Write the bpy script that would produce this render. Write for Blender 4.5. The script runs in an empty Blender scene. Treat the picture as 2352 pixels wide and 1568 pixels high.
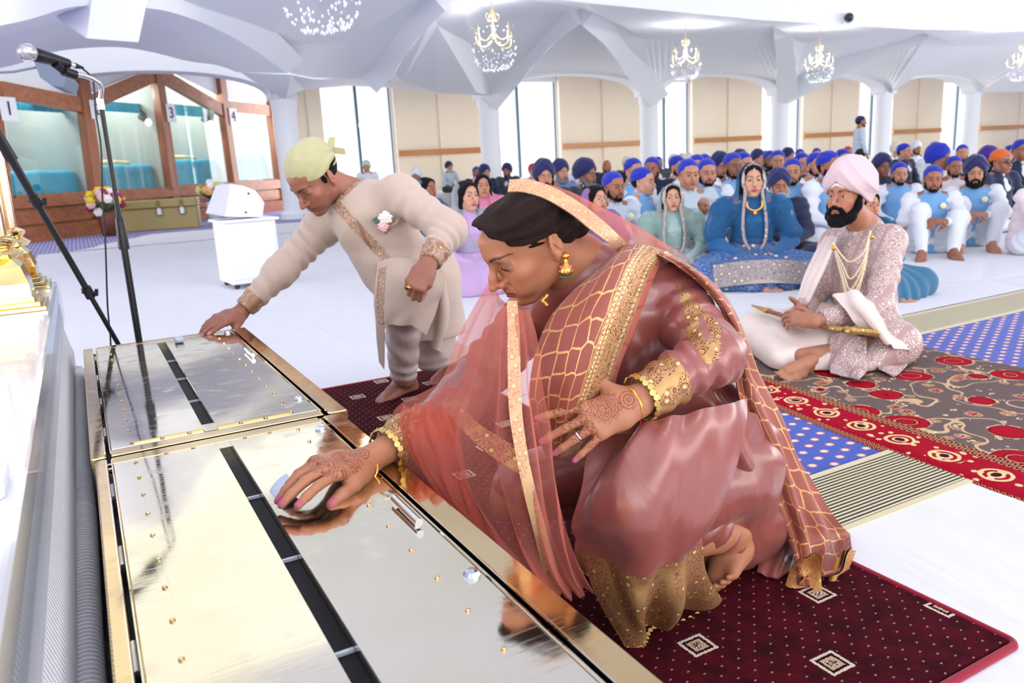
import bpy, math, random
import numpy as np
from mathutils import Vector, Matrix
S = bpy.context.scene
COL = S.collection
# ---------------------------------------------------------------- camera
F = 1800.0
YAW, PIT, ROL = math.radians(28.2), math.radians(12.7), math.radians(3.1)
HC = 0.98
cy, sy = math.cos(YAW), math.sin(YAW)
FWD = np.array([sy*math.cos(PIT), cy*math.cos(PIT), -math.sin(PIT)])
r0 = np.array([cy, -sy, 0.0]); d0 = np.cross(FWD, r0)
RT = math.cos(ROL)*r0 + math.sin(ROL)*d0
DN = -math.sin(ROL)*r0 + math.cos(ROL)*d0
EYE = np.array([0, 0, HC])
cam = bpy.data.cameras.new('camera'); camo = bpy.data.objects.new('camera', cam); COL.objects.link(camo)
cam.sensor_width = 36; cam.lens = F/2352*36; cam.clip_start = 0.05; cam.clip_end = 300
M = Matrix(((RT[0], -DN[0], -FWD[0], 0), (RT[1], -DN[1], -FWD[1], 0), (RT[2], -DN[2], -FWD[2], HC), (0, 0, 0, 1)))
camo.matrix_world = M
cam.dof.use_dof = True; cam.dof.focus_distance = 1.65; cam.dof.aperture_fstop = 6.3
S.camera = camo
S.view_settings.view_transform = 'Standard'; S.view_settings.look = 'None'
S.view_settings.exposure = 0.0; S.view_settings.gamma = 1.0; S.view_settings.use_curve_mapping = False
S.cycles.max_bounces = 8; S.cycles.diffuse_bounces = 4; S.cycles.glossy_bounces = 3
S.cycles.transmission_bounces = 4; S.cycles.transparent_max_bounces = 10
S.cycles.use_adaptive_sampling = True; S.cycles.adaptive_threshold = .02; S.cycles.sample_clamp_indirect = 6; S.cycles.use_denoising = True; S.cycles.caustics_reflective = False
# ---------------------------------------------------------------- world and lights
W = bpy.data.worlds.new('world'); S.world = W; W.use_nodes = True
W.node_tree.nodes['Background'].inputs[0].default_value = (0.97, 0.985, 1.0, 1)
W.node_tree.nodes['Background'].inputs[1].default_value = 1.0
def area(name, loc, tgt, sx, sy_, power, col):
    l = bpy.data.lights.new(name, 'AREA'); l.shape = 'RECTANGLE'; l.size = sx; l.size_y = sy_; l.energy = power; l.color = col
    o = bpy.data.objects.new(name, l); COL.objects.link(o); o.location = loc
    o.rotation_euler = (Vector(tgt)-Vector(loc)).to_track_quat('-Z', 'Y').to_euler(); return o
W.node_tree.nodes['Background'].inputs[1].default_value = 1.25
area('daylight_far_windows', (15, 24.6, 2.6), (15, 0, 1.9), 46, 4.5, 3600, (1.0, .998, .99))
area('added_fill_behind', (8, -9, 2.6), (8, 12, 4.2), 30, 4.5, 1300, (1.0, .99, .975))  # unseen fill added behind the camera to brighten the ceiling folds
area('added_fill_right', (30, -1, 2.6), (0, 2, 3.2), 20, 4.5, 1600, (1.0, .99, .975))  # side fill added out of view on the right, an invented source
area('added_fill_left', (-12, 6, 2.6), (10, 8, 3.6), 16, 4.5, 900, (1.0, .99, .975))  # invented fill from the left, added to lift upright faces and ceiling
area('bounced_flash', (-.6, -.6, 2.4), (-.2, .8, 6.0), .5, .5, 150, (1.0, .98, .95))
area('added_key_above', (3.4, .6, 5.9), (1.3, 1.7, .3), 1.4, 1.4, 70, (1.0, .97, .93))  # high area light added out of view to give the near figures directional shading


# ---------------------------------------------------------------- maths
def A(*v): return np.array(v, float)
def nrm(v): v = np.asarray(v, float); return v/np.linalg.norm(v)
def ray(x, y): return (x-1176)/F*RT + (y-784)/F*DN + FWD
def atz(x, y, z=0.0): r = ray(x, y); return EYE + r*((z-HC)/r[2])
def atd(x, y, d): return EYE + ray(x, y)*d
def onp(x, y, p0, n):            # where the line of sight through a pixel meets a real plane
    r = ray(x, y); return EYE + r*(np.dot(np.asarray(p0)-EYE, n)/np.dot(r, n))
def lin(c): return tuple((v/12.92 if v <= .04045 else ((v+.055)/1.055)**2.4) for v in c)
def rgb(r, g, b): return lin((r/255., g/255., b/255.))

# ---------------------------------------------------------------- node helper
class V:
    def __init__(s, g, k): s.g = g; s.k = k
    def _m(s, op, o=None, c=None):
        n = s.g.t.nodes.new('ShaderNodeMath'); n.operation = op
        s.g.put(n.inputs[0], s)
        if o is not None: s.g.put(n.inputs[1], o)
        if c is not None: s.g.put(n.inputs[2], c)
        return V(s.g, n.outputs[0])
    def __add__(s, o): return s._m('ADD', o)
    __radd__ = __add__
    def __sub__(s, o): return s._m('SUBTRACT', o)
    def __rsub__(s, o): return (s*-1.0)+o
    def __mul__(s, o): return s._m('MULTIPLY', o)
    __rmul__ = __mul__
    def __truediv__(s, o): return s._m('DIVIDE', o)
    def lt(s, o): return s._m('LESS_THAN', o)
    def gt(s, o): return s._m('GREATER_THAN', o)
    def sin(s): return s._m('SINE')
    def abs(s): return s._m('ABSOLUTE')
    def frac(s): return s._m('FRACT')
    def floor(s): return s._m('FLOOR')
    def max(s, o): return s._m('MAXIMUM', o)
    def min(s, o): return s._m('MINIMUM', o)
    def pow(s, o): return s._m('POWER', o)
    def sqrt(s): return s._m('SQRT')
    def clamp(s): n = s._m('ADD', 0.0); n.k.node.use_clamp = True; return n
    def step(s, a, b):           # smooth ramp a..b -> 0..1
        n = s.g.t.nodes.new('ShaderNodeMapRange'); n.interpolation_type = 'SMOOTHSTEP'
        s.g.put(n.inputs[0], s); s.g.put(n.inputs[1], a); s.g.put(n.inputs[2], b); return V(s.g, n.outputs[0])
class G:
    def __init__(s, name):
        s.m = bpy.data.materials.new(name); s.m.use_nodes = True; s.t = s.m.node_tree
        s.b = s.t.nodes['Principled BSDF']; s.out = s.t.nodes['Material Output']
    def put(s, i, v):
        if isinstance(v, V): s.t.links.new(v.k, i)
        elif isinstance(v, (tuple, list)): i.default_value = tuple(v)+((1,) if len(v) == 3 and i.type == 'RGBA' else ())
        else: i.default_value = v
    def coord(s, kind='Object'):
        n = s.t.nodes.new('ShaderNodeTexCoord'); return V(s, n.outputs[kind])
    def xyz(s, v):
        n = s.t.nodes.new('ShaderNodeSeparateXYZ'); s.put(n.inputs[0], v); return [V(s, o) for o in n.outputs]
    def vec(s, x, y, z=0.0):
        n = s.t.nodes.new('ShaderNodeCombineXYZ'); s.put(n.inputs[0], x); s.put(n.inputs[1], y); s.put(n.inputs[2], z); return V(s, n.outputs[0])
    def noise(s, v, scale, detail=3, rough=.5, dist=0., out=0):
        n = s.t.nodes.new('ShaderNodeTexNoise'); s.put(n.inputs['Vector'], v); n.inputs['Scale'].default_value = scale
        n.inputs['Detail'].default_value = detail; n.inputs['Roughness'].default_value = rough; n.inputs['Distortion'].default_value = dist
        return V(s, n.outputs[out])
    def voro(s, v, scale, feat='DISTANCE_TO_EDGE', rnd=1.0, out=None):
        n = s.t.nodes.new('ShaderNodeTexVoronoi'); n.feature = feat; s.put(n.inputs['Vector'], v)
        n.inputs['Scale'].default_value = scale; n.inputs['Randomness'].default_value = rnd
        return V(s, n.outputs[out or 'Distance'])
    def wave(s, v, scale, dist=0., detail=2, axis='X', ds=1.0, typ='BANDS'):
        n = s.t.nodes.new('ShaderNodeTexWave'); n.wave_type = typ; s.put(n.inputs['Vector'], v); n.inputs['Scale'].default_value = scale
        n.inputs['Distortion'].default_value = dist; n.inputs['Detail'].default_value = detail; n.inputs['Detail Scale'].default_value = ds
        if typ == 'BANDS': n.bands_direction = axis
        return V(s, n.outputs['Fac'])
    def scale(s, v, x, y, z=1.0):
        n = s.t.nodes.new('ShaderNodeVectorMath'); n.operation = 'MULTIPLY'; s.put(n.inputs[0], v); n.inputs[1].default_value = (x, y, z); return V(s, n.outputs[0])
    def addv(s, v, w):
        n = s.t.nodes.new('ShaderNodeVectorMath'); n.operation = 'ADD'; s.put(n.inputs[0], v); s.put(n.inputs[1], w); return V(s, n.outputs[0])
    def mix(s, f, a, b):
        n = s.t.nodes.new('ShaderNodeMix'); n.data_type = 'RGBA'; s.put(n.inputs[0], f); s.put(n.inputs[6], a); s.put(n.inputs[7], b); return V(s, n.outputs[2])
    def attr(s, name='col'):
        n = s.t.nodes.new('ShaderNodeAttribute'); n.attribute_name = name; return V(s, n.outputs[0])
    def bump(s, h, dist=.002, strength=1.0):
        n = s.t.nodes.new('ShaderNodeBump'); s.put(n.inputs['Height'], h); n.inputs['Distance'].default_value = dist; n.inputs['Strength'].default_value = strength
        s.t.links.new(n.outputs[0], s.b.inputs['Normal']); return s
    def set(s, **k):
        N = dict(col='Base Color', rough='Roughness', metal='Metallic', spec='Specular IOR Level', sheen='Sheen Weight', coat='Coat Weight', cr='Coat Roughness',
                 alpha='Alpha', sss='Subsurface Weight', trans='Transmission Weight', ior='IOR', emit='Emission Strength', ecol='Emission Color', aniso='Anisotropic')
        for a, v in k.items(): s.put(s.b.inputs[N[a]], v)
        if 'sss' in k: s.b.inputs['Subsurface Radius'].default_value = (.9, .35, .2); s.b.inputs['Subsurface Scale'].default_value = .008
        return s
MATS = {}
def plain(name, c, rough=.6, metal=0., **k):
    if name not in MATS: MATS[name] = G(name).set(col=c, rough=rough, metal=metal, **k).m
    return MATS[name]
def fabric(name, c, rough=.75, c2=None, amp=.4, scale=220, **k):
    if name in MATS: return MATS[name]
    g = G(name); o = g.coord()
    n = g.noise(g.scale(o, 1, 1, .25), 9, 3)
    f = g.noise(o, scale, 2)
    c2 = c2 or tuple(x*.86 for x in c)
    g.set(col=g.mix(f*.6+n*.4, c2, c), rough=rough, sheen=.25, spec=.3, **k); g.bump(f*.15+g.noise(o, 14, 3)*.9, .006, amp)
    MATS[name] = g.m; return g.m
# ---------------------------------------------------------------- mesh helper
def mesh(name, v, f, mats, parent=None, mi=None, smooth=True, uv=None, col=None):
    me = bpy.data.meshes.new(name)
    v = np.asarray(v, np.float32)
    if isinstance(f, np.ndarray):
        k = f.shape[1]; n = len(f)
        me.vertices.add(len(v)); me.vertices.foreach_set('co', v.ravel())
        me.loops.add(n*k); me.loops.foreach_set('vertex_index', f.ravel().astype(np.int32))
        me.polygons.add(n); me.polygons.foreach_set('loop_start', np.arange(0, n*k, k, dtype=np.int32))
        me.update(calc_edges=True)
    else: me.from_pydata([tuple(x) for x in v.tolist()], [], f); me.update()
    for m in (mats if isinstance(mats, (list, tuple)) else [mats]): me.materials.append(m)
    if mi is not None: me.polygons.foreach_set('material_index', np.asarray(mi, np.int32))
    me.polygons.foreach_set('use_smooth', np.full(len(me.polygons), smooth))
    if uv is not None:
        l = me.uv_layers.new(name='UVMap'); li = np.zeros(len(me.loops), np.int32); me.loops.foreach_get('vertex_index', li)
        l.data.foreach_set('uv', np.asarray(uv, np.float32)[li].ravel())
    if col is not None:
        a = me.color_attributes.new('col', 'FLOAT_COLOR', 'POINT'); c4 = np.ones((len(v), 4), np.float32); c4[:, :3] = col; a.data.foreach_set('color', c4.ravel())
    o = bpy.data.objects.new(name, me); COL.objects.link(o)
    if parent is not None:
        o.parent = parent
        if any(abs(x) > 1e-9 for x in parent.location) or any(parent.rotation_euler): o.matrix_parent_inverse = Matrix.LocRotScale(parent.location, parent.rotation_euler, None).inverted()
    return o
def tag(o, label=None, cat=None, group=None, kind=None):
    for k, x in (('label', label), ('category', cat), ('group', group), ('kind', kind)):
        if x: o[k] = x
    return o
def empty(name, loc, label, cat, group=None, rz=0):
    o = bpy.data.objects.new(name, None); COL.objects.link(o); o.location = tuple(float(x) for x in loc); o.rotation_euler = (0, 0, rz); o.empty_display_size = .1
    return tag(o, label, cat, group)
class MB:
    """collects simple shapes into ONE mesh"""
    def __init__(s): s.v = []; s.f = []; s.mi = []; s.n = 0; s.cur = 0; s.uv = []
    def add(s, v, f, uv=None):
        v = np.asarray(v, float); s.v.append(v); s.uv.append(np.asarray(uv, float) if uv is not None else np.zeros((len(v), 2)))
        for q in f: s.f.append(tuple(int(i)+s.n for i in q)); s.mi.append(s.cur)
        s.n += len(v); return s
    def box(s, c, size, R=None, bev=0.0):
        c = np.asarray(c, float); h = np.asarray(size, float)/2; R = np.eye(3) if R is None else R   # R rows = local axes in world
        if bev <= 0:
            p = np.array([[x, y, z] for x in (-1, 1) for y in (-1, 1) for z in (-1, 1)], float)*h
            return s.add(c+p@R, [(0, 1, 3, 2), (4, 6, 7, 5), (0, 4, 5, 1), (2, 3, 7, 6), (0, 2, 6, 4), (1, 5, 7, 3)])
        b = min(bev, *(h*.95)); p = []; idx = {}
        for x in (-1, 1):
            for y in (-1, 1):
                for z in (-1, 1):
                    for a in range(3):
                        q = np.array([x, y, z])*(h-b); q[a] += b*(x, y, z)[a]; idx[x, y, z, a] = len(p); p.append(q)
        f = []
        for a in range(3):
            u, w = (a+1) % 3, (a+2) % 3
            for sgn in (-1, 1):
                q = []
                for du, dw in ((-1, -1), (1, -1), (1, 1), (-1, 1)):
                    t = [0, 0, 0]; t[a] = sgn; t[u] = du; t[w] = dw; q.append(idx[(*t, a)])
                f.append(q if sgn > 0 else q[::-1])
            for su in (-1, 1):
                for sw in (-1, 1):
                    t0 = [0, 0, 0]; t1 = [0, 0, 0]; t0[a] = -1; t1[a] = 1; t0[u] = t1[u] = su; t0[w] = t1[w] = sw
                    q = [idx[(*t0, u)], idx[(*t1, u)], idx[(*t1, w)], idx[(*t0, w)]]; f.append(q if su*sw > 0 else q[::-1])
        for x in (-1, 1):
            for y in (-1, 1):
                for z in (-1, 1):
                    q = [idx[x, y, z, 0], idx[x, y, z, 1], idx[x, y, z, 2]]; f.append(q if x*y*z > 0 else q[::-1])
        return s.add(c+np.array(p)@R, f)
    def tube(s, pts, r, n=10, cap=True, flat=1.0, up=None, closed=False):
        pts = np.asarray(pts, float); m = len(pts); rs = np.broadcast_to(np.asarray(r, float), (m,))
        T = np.gradient(pts, axis=0) if m > 2 else np.repeat([pts[-1]-pts[0]], 2, 0)
        if closed: T = np.roll(pts, -1, 0)-np.roll(pts, 1, 0)
        T = T/np.maximum(np.linalg.norm(T, axis=1, keepdims=True), 1e-9)
        u = np.asarray(up, float) if up is not None else (A(0, 0, 1) if abs(T[0][2]) < .9 else A(1, 0, 0)); vs = []
        ang = np.arange(n)/n*2*math.pi
        for i in range(m):
            u = u-T[i]*np.dot(u, T[i]); u = u/max(np.linalg.norm(u), 1e-9); w = np.cross(T[i], u)
            vs.append(pts[i]+rs[i]*(np.cos(ang)[:, None]*u*flat+np.sin(ang)[:, None]*w))
        f = []
        for i in range(m if closed else m-1):
            i2 = (i+1) % m
            for j in range(n): f.append((i*n+j, i*n+(j+1) % n, i2*n+(j+1) % n, i2*n+j))
        if cap and not closed: f.append(tuple(range(n))[::-1]); f.append(tuple((m-1)*n+j for j in range(n)))
        vv = np.concatenate(vs); uv = np.column_stack([np.tile(np.arange(n)/n, m), np.repeat(np.arange(m)/max(m-1, 1), n)])
        return s.add(vv, f, uv)
    def lathe(s, c, prof, n=20, axis=None, sq=None):
        """prof = (radius, height) pairs about a vertical axis at c; sq = superellipse power for squarish plans"""
        c = np.asarray(c, float); ang = np.arange(n)/n*2*math.pi+(math.pi/4 if n == 4 else 0); R = np.eye(3)
        if axis is not None:
            a = nrm(axis); x = nrm(np.cross(a, A(0, 1, .1))); R = np.array([x, np.cross(a, x), a])
        vs = []
        for r, h in prof: vs.append(np.column_stack([r*np.cos(ang), r*np.sin(ang), np.full(n, h)]))
        m = len(prof); f = [(i*n+j, i*n+(j+1) % n, (i+1)*n+(j+1) % n, (i+1)*n+j) for i in range(m-1) for j in range(n)]
        f.append(tuple(range(n))[::-1]); f.append(tuple((m-1)*n+j for j in range(n)))
        return s.add(c+np.concatenate(vs)@R, f)
    def ball(s, c, r, n=10, R=None):
        r = np.broadcast_to(np.asarray(r, float), (3,)); c = np.asarray(c, float); m = max(4, n//2+1); vs = []
        for i in range(m+1):
            t = math.pi*i/m
            for j in range(n): a = 2*math.pi*j/n; vs.append((math.sin(t)*math.cos(a), math.sin(t)*math.sin(a), math.cos(t)))
        vs = np.array(vs)*r
        if R is not None: vs = vs@R
        return s.add(c+vs, [(i*n+j, (i+1)*n+j, (i+1)*n+(j+1) % n, i*n+(j+1) % n) for i in range(m) for j in range(n)])
    def prism(s, poly, ext):
        poly = np.asarray(poly, float); n = len(poly); e = np.asarray(ext, float)
        f = [tuple(range(n))[::-1], tuple(range(n, 2*n))]+[(i, (i+1) % n, n+(i+1) % n, n+i) for i in range(n)]
        return s.add(np.concatenate([poly, poly+e]), f)
    def grid(s, P, uv=None, thick=0.0):
        P = np.asarray(P, float); a, b = P.shape[:2]
        if uv is None: uv = np.stack(np.meshgrid(np.linspace(0, 1, a), np.linspace(0, 1, b), indexing='ij'), -1)
        f = [(i*b+j, (i+1)*b+j, (i+1)*b+j+1, i*b+j+1) for i in range(a-1) for j in range(b-1)]
        return s.add(P.reshape(-1, 3), f, uv.reshape(-1, 2))
    def build(s, name, mats, parent=None, smooth=False, auto=None):
        o = mesh(name, np.concatenate(s.v), s.f, mats, parent, s.mi, smooth, np.concatenate(s.uv))
        if auto is not None: o.data.set_sharp_from_angle(angle=math.radians(auto))
        return o
def resample(pts, n):
    """smooth curve through points (Catmull-Rom)"""
    P = np.asarray(pts, float); m = len(P); Q = np.vstack([2*P[0]-P[1], P, 2*P[-1]-P[-2]]); t = np.linspace(0, m-1-1e-9, n); i = t.astype(int); u = (t-i)[:, None]
    a, b, c, d = Q[i], Q[i+1], Q[i+2], Q[i+3]
    return .5*((2*b)+(c-a)*u+(2*a-5*b+4*c-d)*u**2+(3*b-a-3*c+d)*u**3)
def loft(curves, nu, nv):
    """surface through a list of control curves: grid nu (across curves) x nv (along)"""
    C = np.array([resample(c, nv) for c in curves]); return np.stack([resample(C[:, j], nu) for j in range(nv)], 1)
# ---------------------------------------------------------------- signed-distance bodies
def smin(a, b, k):
    if k <= 0: return np.minimum(a, b)
    h = np.maximum(k-np.abs(a-b), 0)/k; return np.minimum(a, b)-h*h*k*.25
def smax(a, b, k): return -smin(-a, -b, k)
def rc(P, a, b, ra, rb, flat=None):
    a = np.asarray(a); b = np.asarray(b); ab = b-a; L = float(ab@ab)+1e-12; q = P-a
    t = np.clip(q@ab/L, 0, 1); q = q-t[:, None]*ab
    if flat is not None:
        n, s_ = flat; q = q+(q@n)[:, None]*n*(1/s_-1)
        return (np.sqrt((q*q).sum(1))-(ra+(rb-ra)*t))*min(1, s_*1.25)
    return np.sqrt((q*q).sum(1))-(ra+(rb-ra)*t)
def el(P, c, r, R=None):
    q = P-np.asarray(c)
    if R is not None: q = q@np.asarray(R).T
    r = np.asarray(r, float); k0 = np.sqrt(((q/r)**2).sum(1)); k1 = np.sqrt(((q/(r*r))**2).sum(1)); return k0*(k0-1)/np.maximum(k1, 1e-6)
class Sdf:
    def __init__(s): s.ops = []
    def op(s, kind, c, R, fn, k): s.ops.append((kind, np.asarray(c, float), float(R), fn, float(k))); return s
    def cone(s, a, b, ra, rb=None, k=.02, kind='u', flat=None):
        rb = ra if rb is None else rb; a = A(*a); b = A(*b); c = (a+b)/2
        return s.op(kind, c, np.linalg.norm(b-a)/2+max(ra, rb)*1.1, lambda P: rc(P, a, b, ra, rb, flat), k)
    def chain(s, pts, rs, k=.02, k0=None, kind='u'):
        for i in range(len(pts)-1): s.cone(pts[i], pts[i+1], rs[i], rs[i+1], (k0 if i == 0 and k0 is not None else k), kind)
        return s
    def ell(s, c, r, R=None, k=.02, kind='u'):
        c = A(*c); return s.op(kind, c, max(r)*1.05, lambda P: el(P, c, r, R), k)
    def half(s, p, n, k=0.0):     # keep the side the normal points away from
        p = A(*p); n = nrm(n); return s.op('i', p, 99, lambda P: (P-p)@n, k)
    def disp(s, fn): return s.op('d', (0, 0, 0), 99, fn, 0)
    def place(s, o, R, sc=1.0, only=None):
        """local -> world: o origin, R rows = local axes in world"""
        o = A(*o); R = np.asarray(R, float); t = Sdf()
        for kind, c, r, fn, k in s.ops:
            t.op(kind, o+(c*sc)@R, r*sc, (lambda P, fn=fn: fn(((P-o)@R.T)/sc)*sc), k*sc)
        return t
    def join(s, o, k=None):
        s.ops += o.ops; return s
    def ev(s, P, cid=None, cen=None, half=0.):
        d = np.full(len(P), .6)
        for kind, c, R, fn, k in s.ops:
            if cen is not None and R < 50 and kind != 'i':
                rows = (np.abs(cen-c).max(1) < R+1.3*k+half+.02)
                sel = rows[cid]
                if not sel.any(): continue
                Q = P[sel]; e = fn(Q); w = d[sel]
            else: sel = slice(None); e = fn(P); w = d
            if kind == 'u': w = smin(w, e, k)
            elif kind == 's': w = smax(w, -e, k)
            elif kind == 'i': w = smax(w, e, k)
            elif kind == 'd': w = w+e
            d[sel] = w
        return d
    def bounds(s):
        lo = np.full(3, 1e9); hi = -lo
        for kind, c, R, fn, k in s.ops:
            if kind == 'u' and R < 50: lo = np.minimum(lo, c-R); hi = np.maximum(hi, c+R)
        return lo, hi
    def solve(s, res, lo=None, hi=None):
        a, b = s.bounds(); lo = a if lo is None else np.maximum(a, lo); hi = b if hi is None else np.minimum(b, hi)
        B = 8; lo = lo-res*2; nb = np.ceil((hi+res*2-lo)/(B*res)).astype(int)
        I = np.stack(np.meshgrid(*[np.arange(n) for n in nb], indexing='ij'), -1).reshape(-1, 3)
        cen = lo+(I+.5)*B*res; hb = B*res/2
        d = s.ev(cen, np.arange(len(cen)), cen, hb*1.8); keep = np.abs(d) < hb*1.9+.012; I = I[keep]; cen = cen[keep]
        n1 = B+1; L = np.stack(np.meshgrid(*[np.arange(n1)]*3, indexing='ij'), -1).reshape(-1, 3)
        K = len(I); D = np.empty((K, n1, n1, n1), np.float32)
        CH = 700
        for c0 in range(0, K, CH):
            c1 = min(K, c0+CH); gi = (I[c0:c1, None, :]*B+L[None]).reshape(-1, 3)
            P = lo+gi*res; D[c0:c1] = s.ev(P, np.repeat(np.arange(c1-c0), len(L)), cen[c0:c1], hb).reshape(-1, n1, n1, n1)
        ins = D < 0; cor = [(i, j, k) for i in (0, 1) for j in (0, 1) for k in (0, 1)]
        sl = lambda X, i, j, k: X[:, i:B+i, j:B+j, k:B+k]
        cnt = sum(sl(ins, *c).astype(np.int8) for c in cor); act = (cnt > 0) & (cnt < 8)
        w = np.argwhere(act); acc = np.zeros((len(w), 3)); ne = np.zeros(len(w)); kk, ii, jj, ll = w.T
        for a in range(3):
            for c in cor:
                if c[a]: continue
                e = list(c); e[a] = 1
                v0 = D[kk, ii+c[0], jj+c[1], ll+c[2]]; v1 = D[kk, ii+e[0], jj+e[1], ll+e[2]]
                m = (v0 < 0) != (v1 < 0); t = np.where(m, v0/np.where(m, v0-v1, 1), 0)
                q = np.array(c, float)[None].repeat(len(w), 0); q[:, a] = t; acc += q*m[:, None]; ne += m
        gl = I[kk]*B+w[:, 1:]; V_ = lo+(gl+acc/np.maximum(ne, 1)[:, None])*res
        N = int(nb.max()*B+4); key = (gl[:, 0]*N+gl[:, 1])*N+gl[:, 2]; order = np.argsort(key); ks = key[order]
        F_ = []
        for a in range(3):
            e = [0, 0, 0]; e[a] = 1
            s0 = sl(ins, 0, 0, 0); s1 = sl(ins, *e); w2 = np.argwhere(s0 != s1); g2 = I[w2[:, 0]]*B+w2[:, 1:]; sg = s0[tuple(w2.T)]
            u, v = (a+1) % 3, (a+2) % 3; q = []
            for du, dv in ((-1, -1), (0, -1), (0, 0), (-1, 0)):
                t = g2.copy(); t[:, u] += du; t[:, v] += dv; kq = (t[:, 0]*N+t[:, 1])*N+t[:, 2]
                p = np.searchsorted(ks, kq).clip(0, len(ks)-1); q.append(np.where(ks[p] == kq, order[p], -1))
            q = np.stack(q, 1); ok = (q >= 0).all(1); q = q[ok]; sg = sg[ok]; q[~sg] = q[~sg][:, ::-1]; F_.append(q)
        return V_, np.concatenate(F_)
def pn(P, s, seed=0, n=5):
    """cheap smooth noise"""
    r = np.random.RandomState(seed); o = 0
    for i in range(n):
        k = r.normal(size=3); k = k/np.linalg.norm(k)*s*(1+.35*i); o = o+np.sin(P@k+r.rand()*6.28+1.3*np.sin(P@np.roll(k, 1)*.7))
    return o/n
def gl(P, c, r): return np.exp(-((P-A(*c))**2).sum(1)/(r*r))      # soft ball of influence
def frame(f, u):
    """rows: right, forward, up"""
    f = nrm(f); r = nrm(np.cross(f, u)); return np.array([r, f, np.cross(r, f)])
# ---------------------------------------------------------------- heads, hands, feet
def head_sdf(fem=False, gaze=0.0, lo=False, jaw=1.0, nose=1.0, smile=0.0):
    """local frame: x right, y forward, z up, eyes at z=0, crown z=.118, chin z=-.115; gaze<0 looks down"""
    s = Sdf(); w = .93 if fem else 1.0
    s.ell((0, -.018 if not fem else -.012, .034 if not fem else .022), (.0745*w, .096 if not fem else .086, .084 if not fem else .067), k=0)
    s.ell((0, .028, .045 if not fem else .036), (.060*w, .058, .052 if not fem else .042), k=.03 if not fem else .02)
    s.ell((0, .036, -.028), (.056*w, .052, .074), k=.025)
    for x in (-1, 1):
        s.cone((x*.060*w, -.010, -.030), (x*.052*w*jaw, .004, -.066), .016, .014, k=.03)
        s.cone((x*.052*w*jaw, .004, -.066), (x*.018, .062, -.100), .013, .013, k=.028)
        s.ell((x*.041*w, .060, -.026), (.020, .019, .016), k=.024)       # cheekbone
        s.ell((x*.030, .066, -.056), (.018, .020, .024), k=.022)
    s.ell((0, .079, -.098), (.017, .0145, .015) if not fem else (.014, .013, .013), k=.024)
    s.cone((-.034*w, .081, .018), (.034*w, .081, .018), .0085 if not fem else .0055, k=.02)
    s.cone((0, .087, .024), (0, .082, .05), .012, k=.02)
    for x in (-1, 1):
        s.ell((x*.033*w, .101, -.001), (.019, .016, .0125), k=.014, kind='s')
    # nose
    n = nose
    s.cone((0, .087, .010), (0, .1035+.003*n, -.020), .0058, .0070, k=.014)
    s.cone((0, .1035+.003*n, -.020), (0, .1125+.004*n, -.0365), .0068, .0088*n, k=.010)
    s.cone((0, .105, -.0405), (0, .090, -.048), .0068, .0075, k=.007)
    for x in (-1, 1):
        s.ell((x*.0125, .0985, -.0385), (.0072, .0105, .0072), k=.006)
        s.ell((x*.0068, .1040, -.0485), (.0030, .0045, .0026), k=.002, kind='s')
    # mouth
    s.ell((0, .077, -.063), (.031, .0185, .024), k=.018)
    if not lo:
        z = -.0665; cz = .003*smile
        for x in (-1, 1):
            s.chain([(x*.0250, .0835, z+cz), (x*.012, .0935, z+.0032), (x*.004, .0968, z+.0045)], [.0016, .0040, .0044], k=.004)
            s.chain([(x*.0245, .0830, z-.001+cz), (x*.012, .0925, z-.0062), (0, .0955, z-.0075)], [.0016, .0048, .0056], k=.004)
            s.chain([(x*.027, .0865, z+.0005+cz), (x*.012, .0985, z-.0008), (0, .1020, z-.0005)], [.0009, .0011, .0010], k=.0025, kind='s')
        s.ell((0, .0965, -.0565), (.0035, .004, .008), k=.004, kind='s')
        s.ell((0, .095, -.0845), (.016, .006, .004), k=.008, kind='s')
        for x in (-1, 1): s.chain([(x*.019, .094, -.041), (x*.030, .082, -.058)], [.0018, .0010], k=.008, kind='s')
    # eyes: lids as shells with an opening
    op = 1.0+gaze
    for x in (-1, 1):
        c = A(x*.0315*w, .0725, -.001)
        s.ell(c, (.0168, .0150, .0138), k=.005)
        s.ell(c+A(0, .0125, -.0022+gaze*.0030), (.0128, .0085, max(.0008, .0046*op)), k=.0015, kind='s')
        if not lo: s.chain([c+A(-.0150*x, .0095, .0020), c+A(0, .0160, .0085+.0004*gaze), c+A(.0155*x, .0085, .004)], [.0007, .0010, .0007], k=.003, kind='s')
    # ears
    for x in (-1, 1):
        e = A(x*.0755*w, -.008, -.012); R = frame(A(x*.45, -.10, 0)+A(0, -1, 0), A(0, 0, 1)); R = np.array([nrm(A(x*.93, -.36, 0)), nrm(A(x*.36, .93, .12)), A(0, 0, 1)])
        s.ell(e+A(x*.004, -.006, .004), (.0055, .0170, .030), R, k=.006)
        s.ell(e+A(x*.001, .002, -.018), (.0055, .0090, .014), R, k=.006)
        if not lo:
            s.ell(e+A(x*.0135, -.006, .005), (.0095, .0105, .0205), R, k=.002, kind='s')
            s.cone(e+A(x*.0075, -.003, .012), e+A(x*.0085, -.009, -.008), .0028, .0030, k=.004)
            s.ell(e+A(x*.004, .009, -.006), (.004, .004, .006), R, k=.003)
    return s
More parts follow.
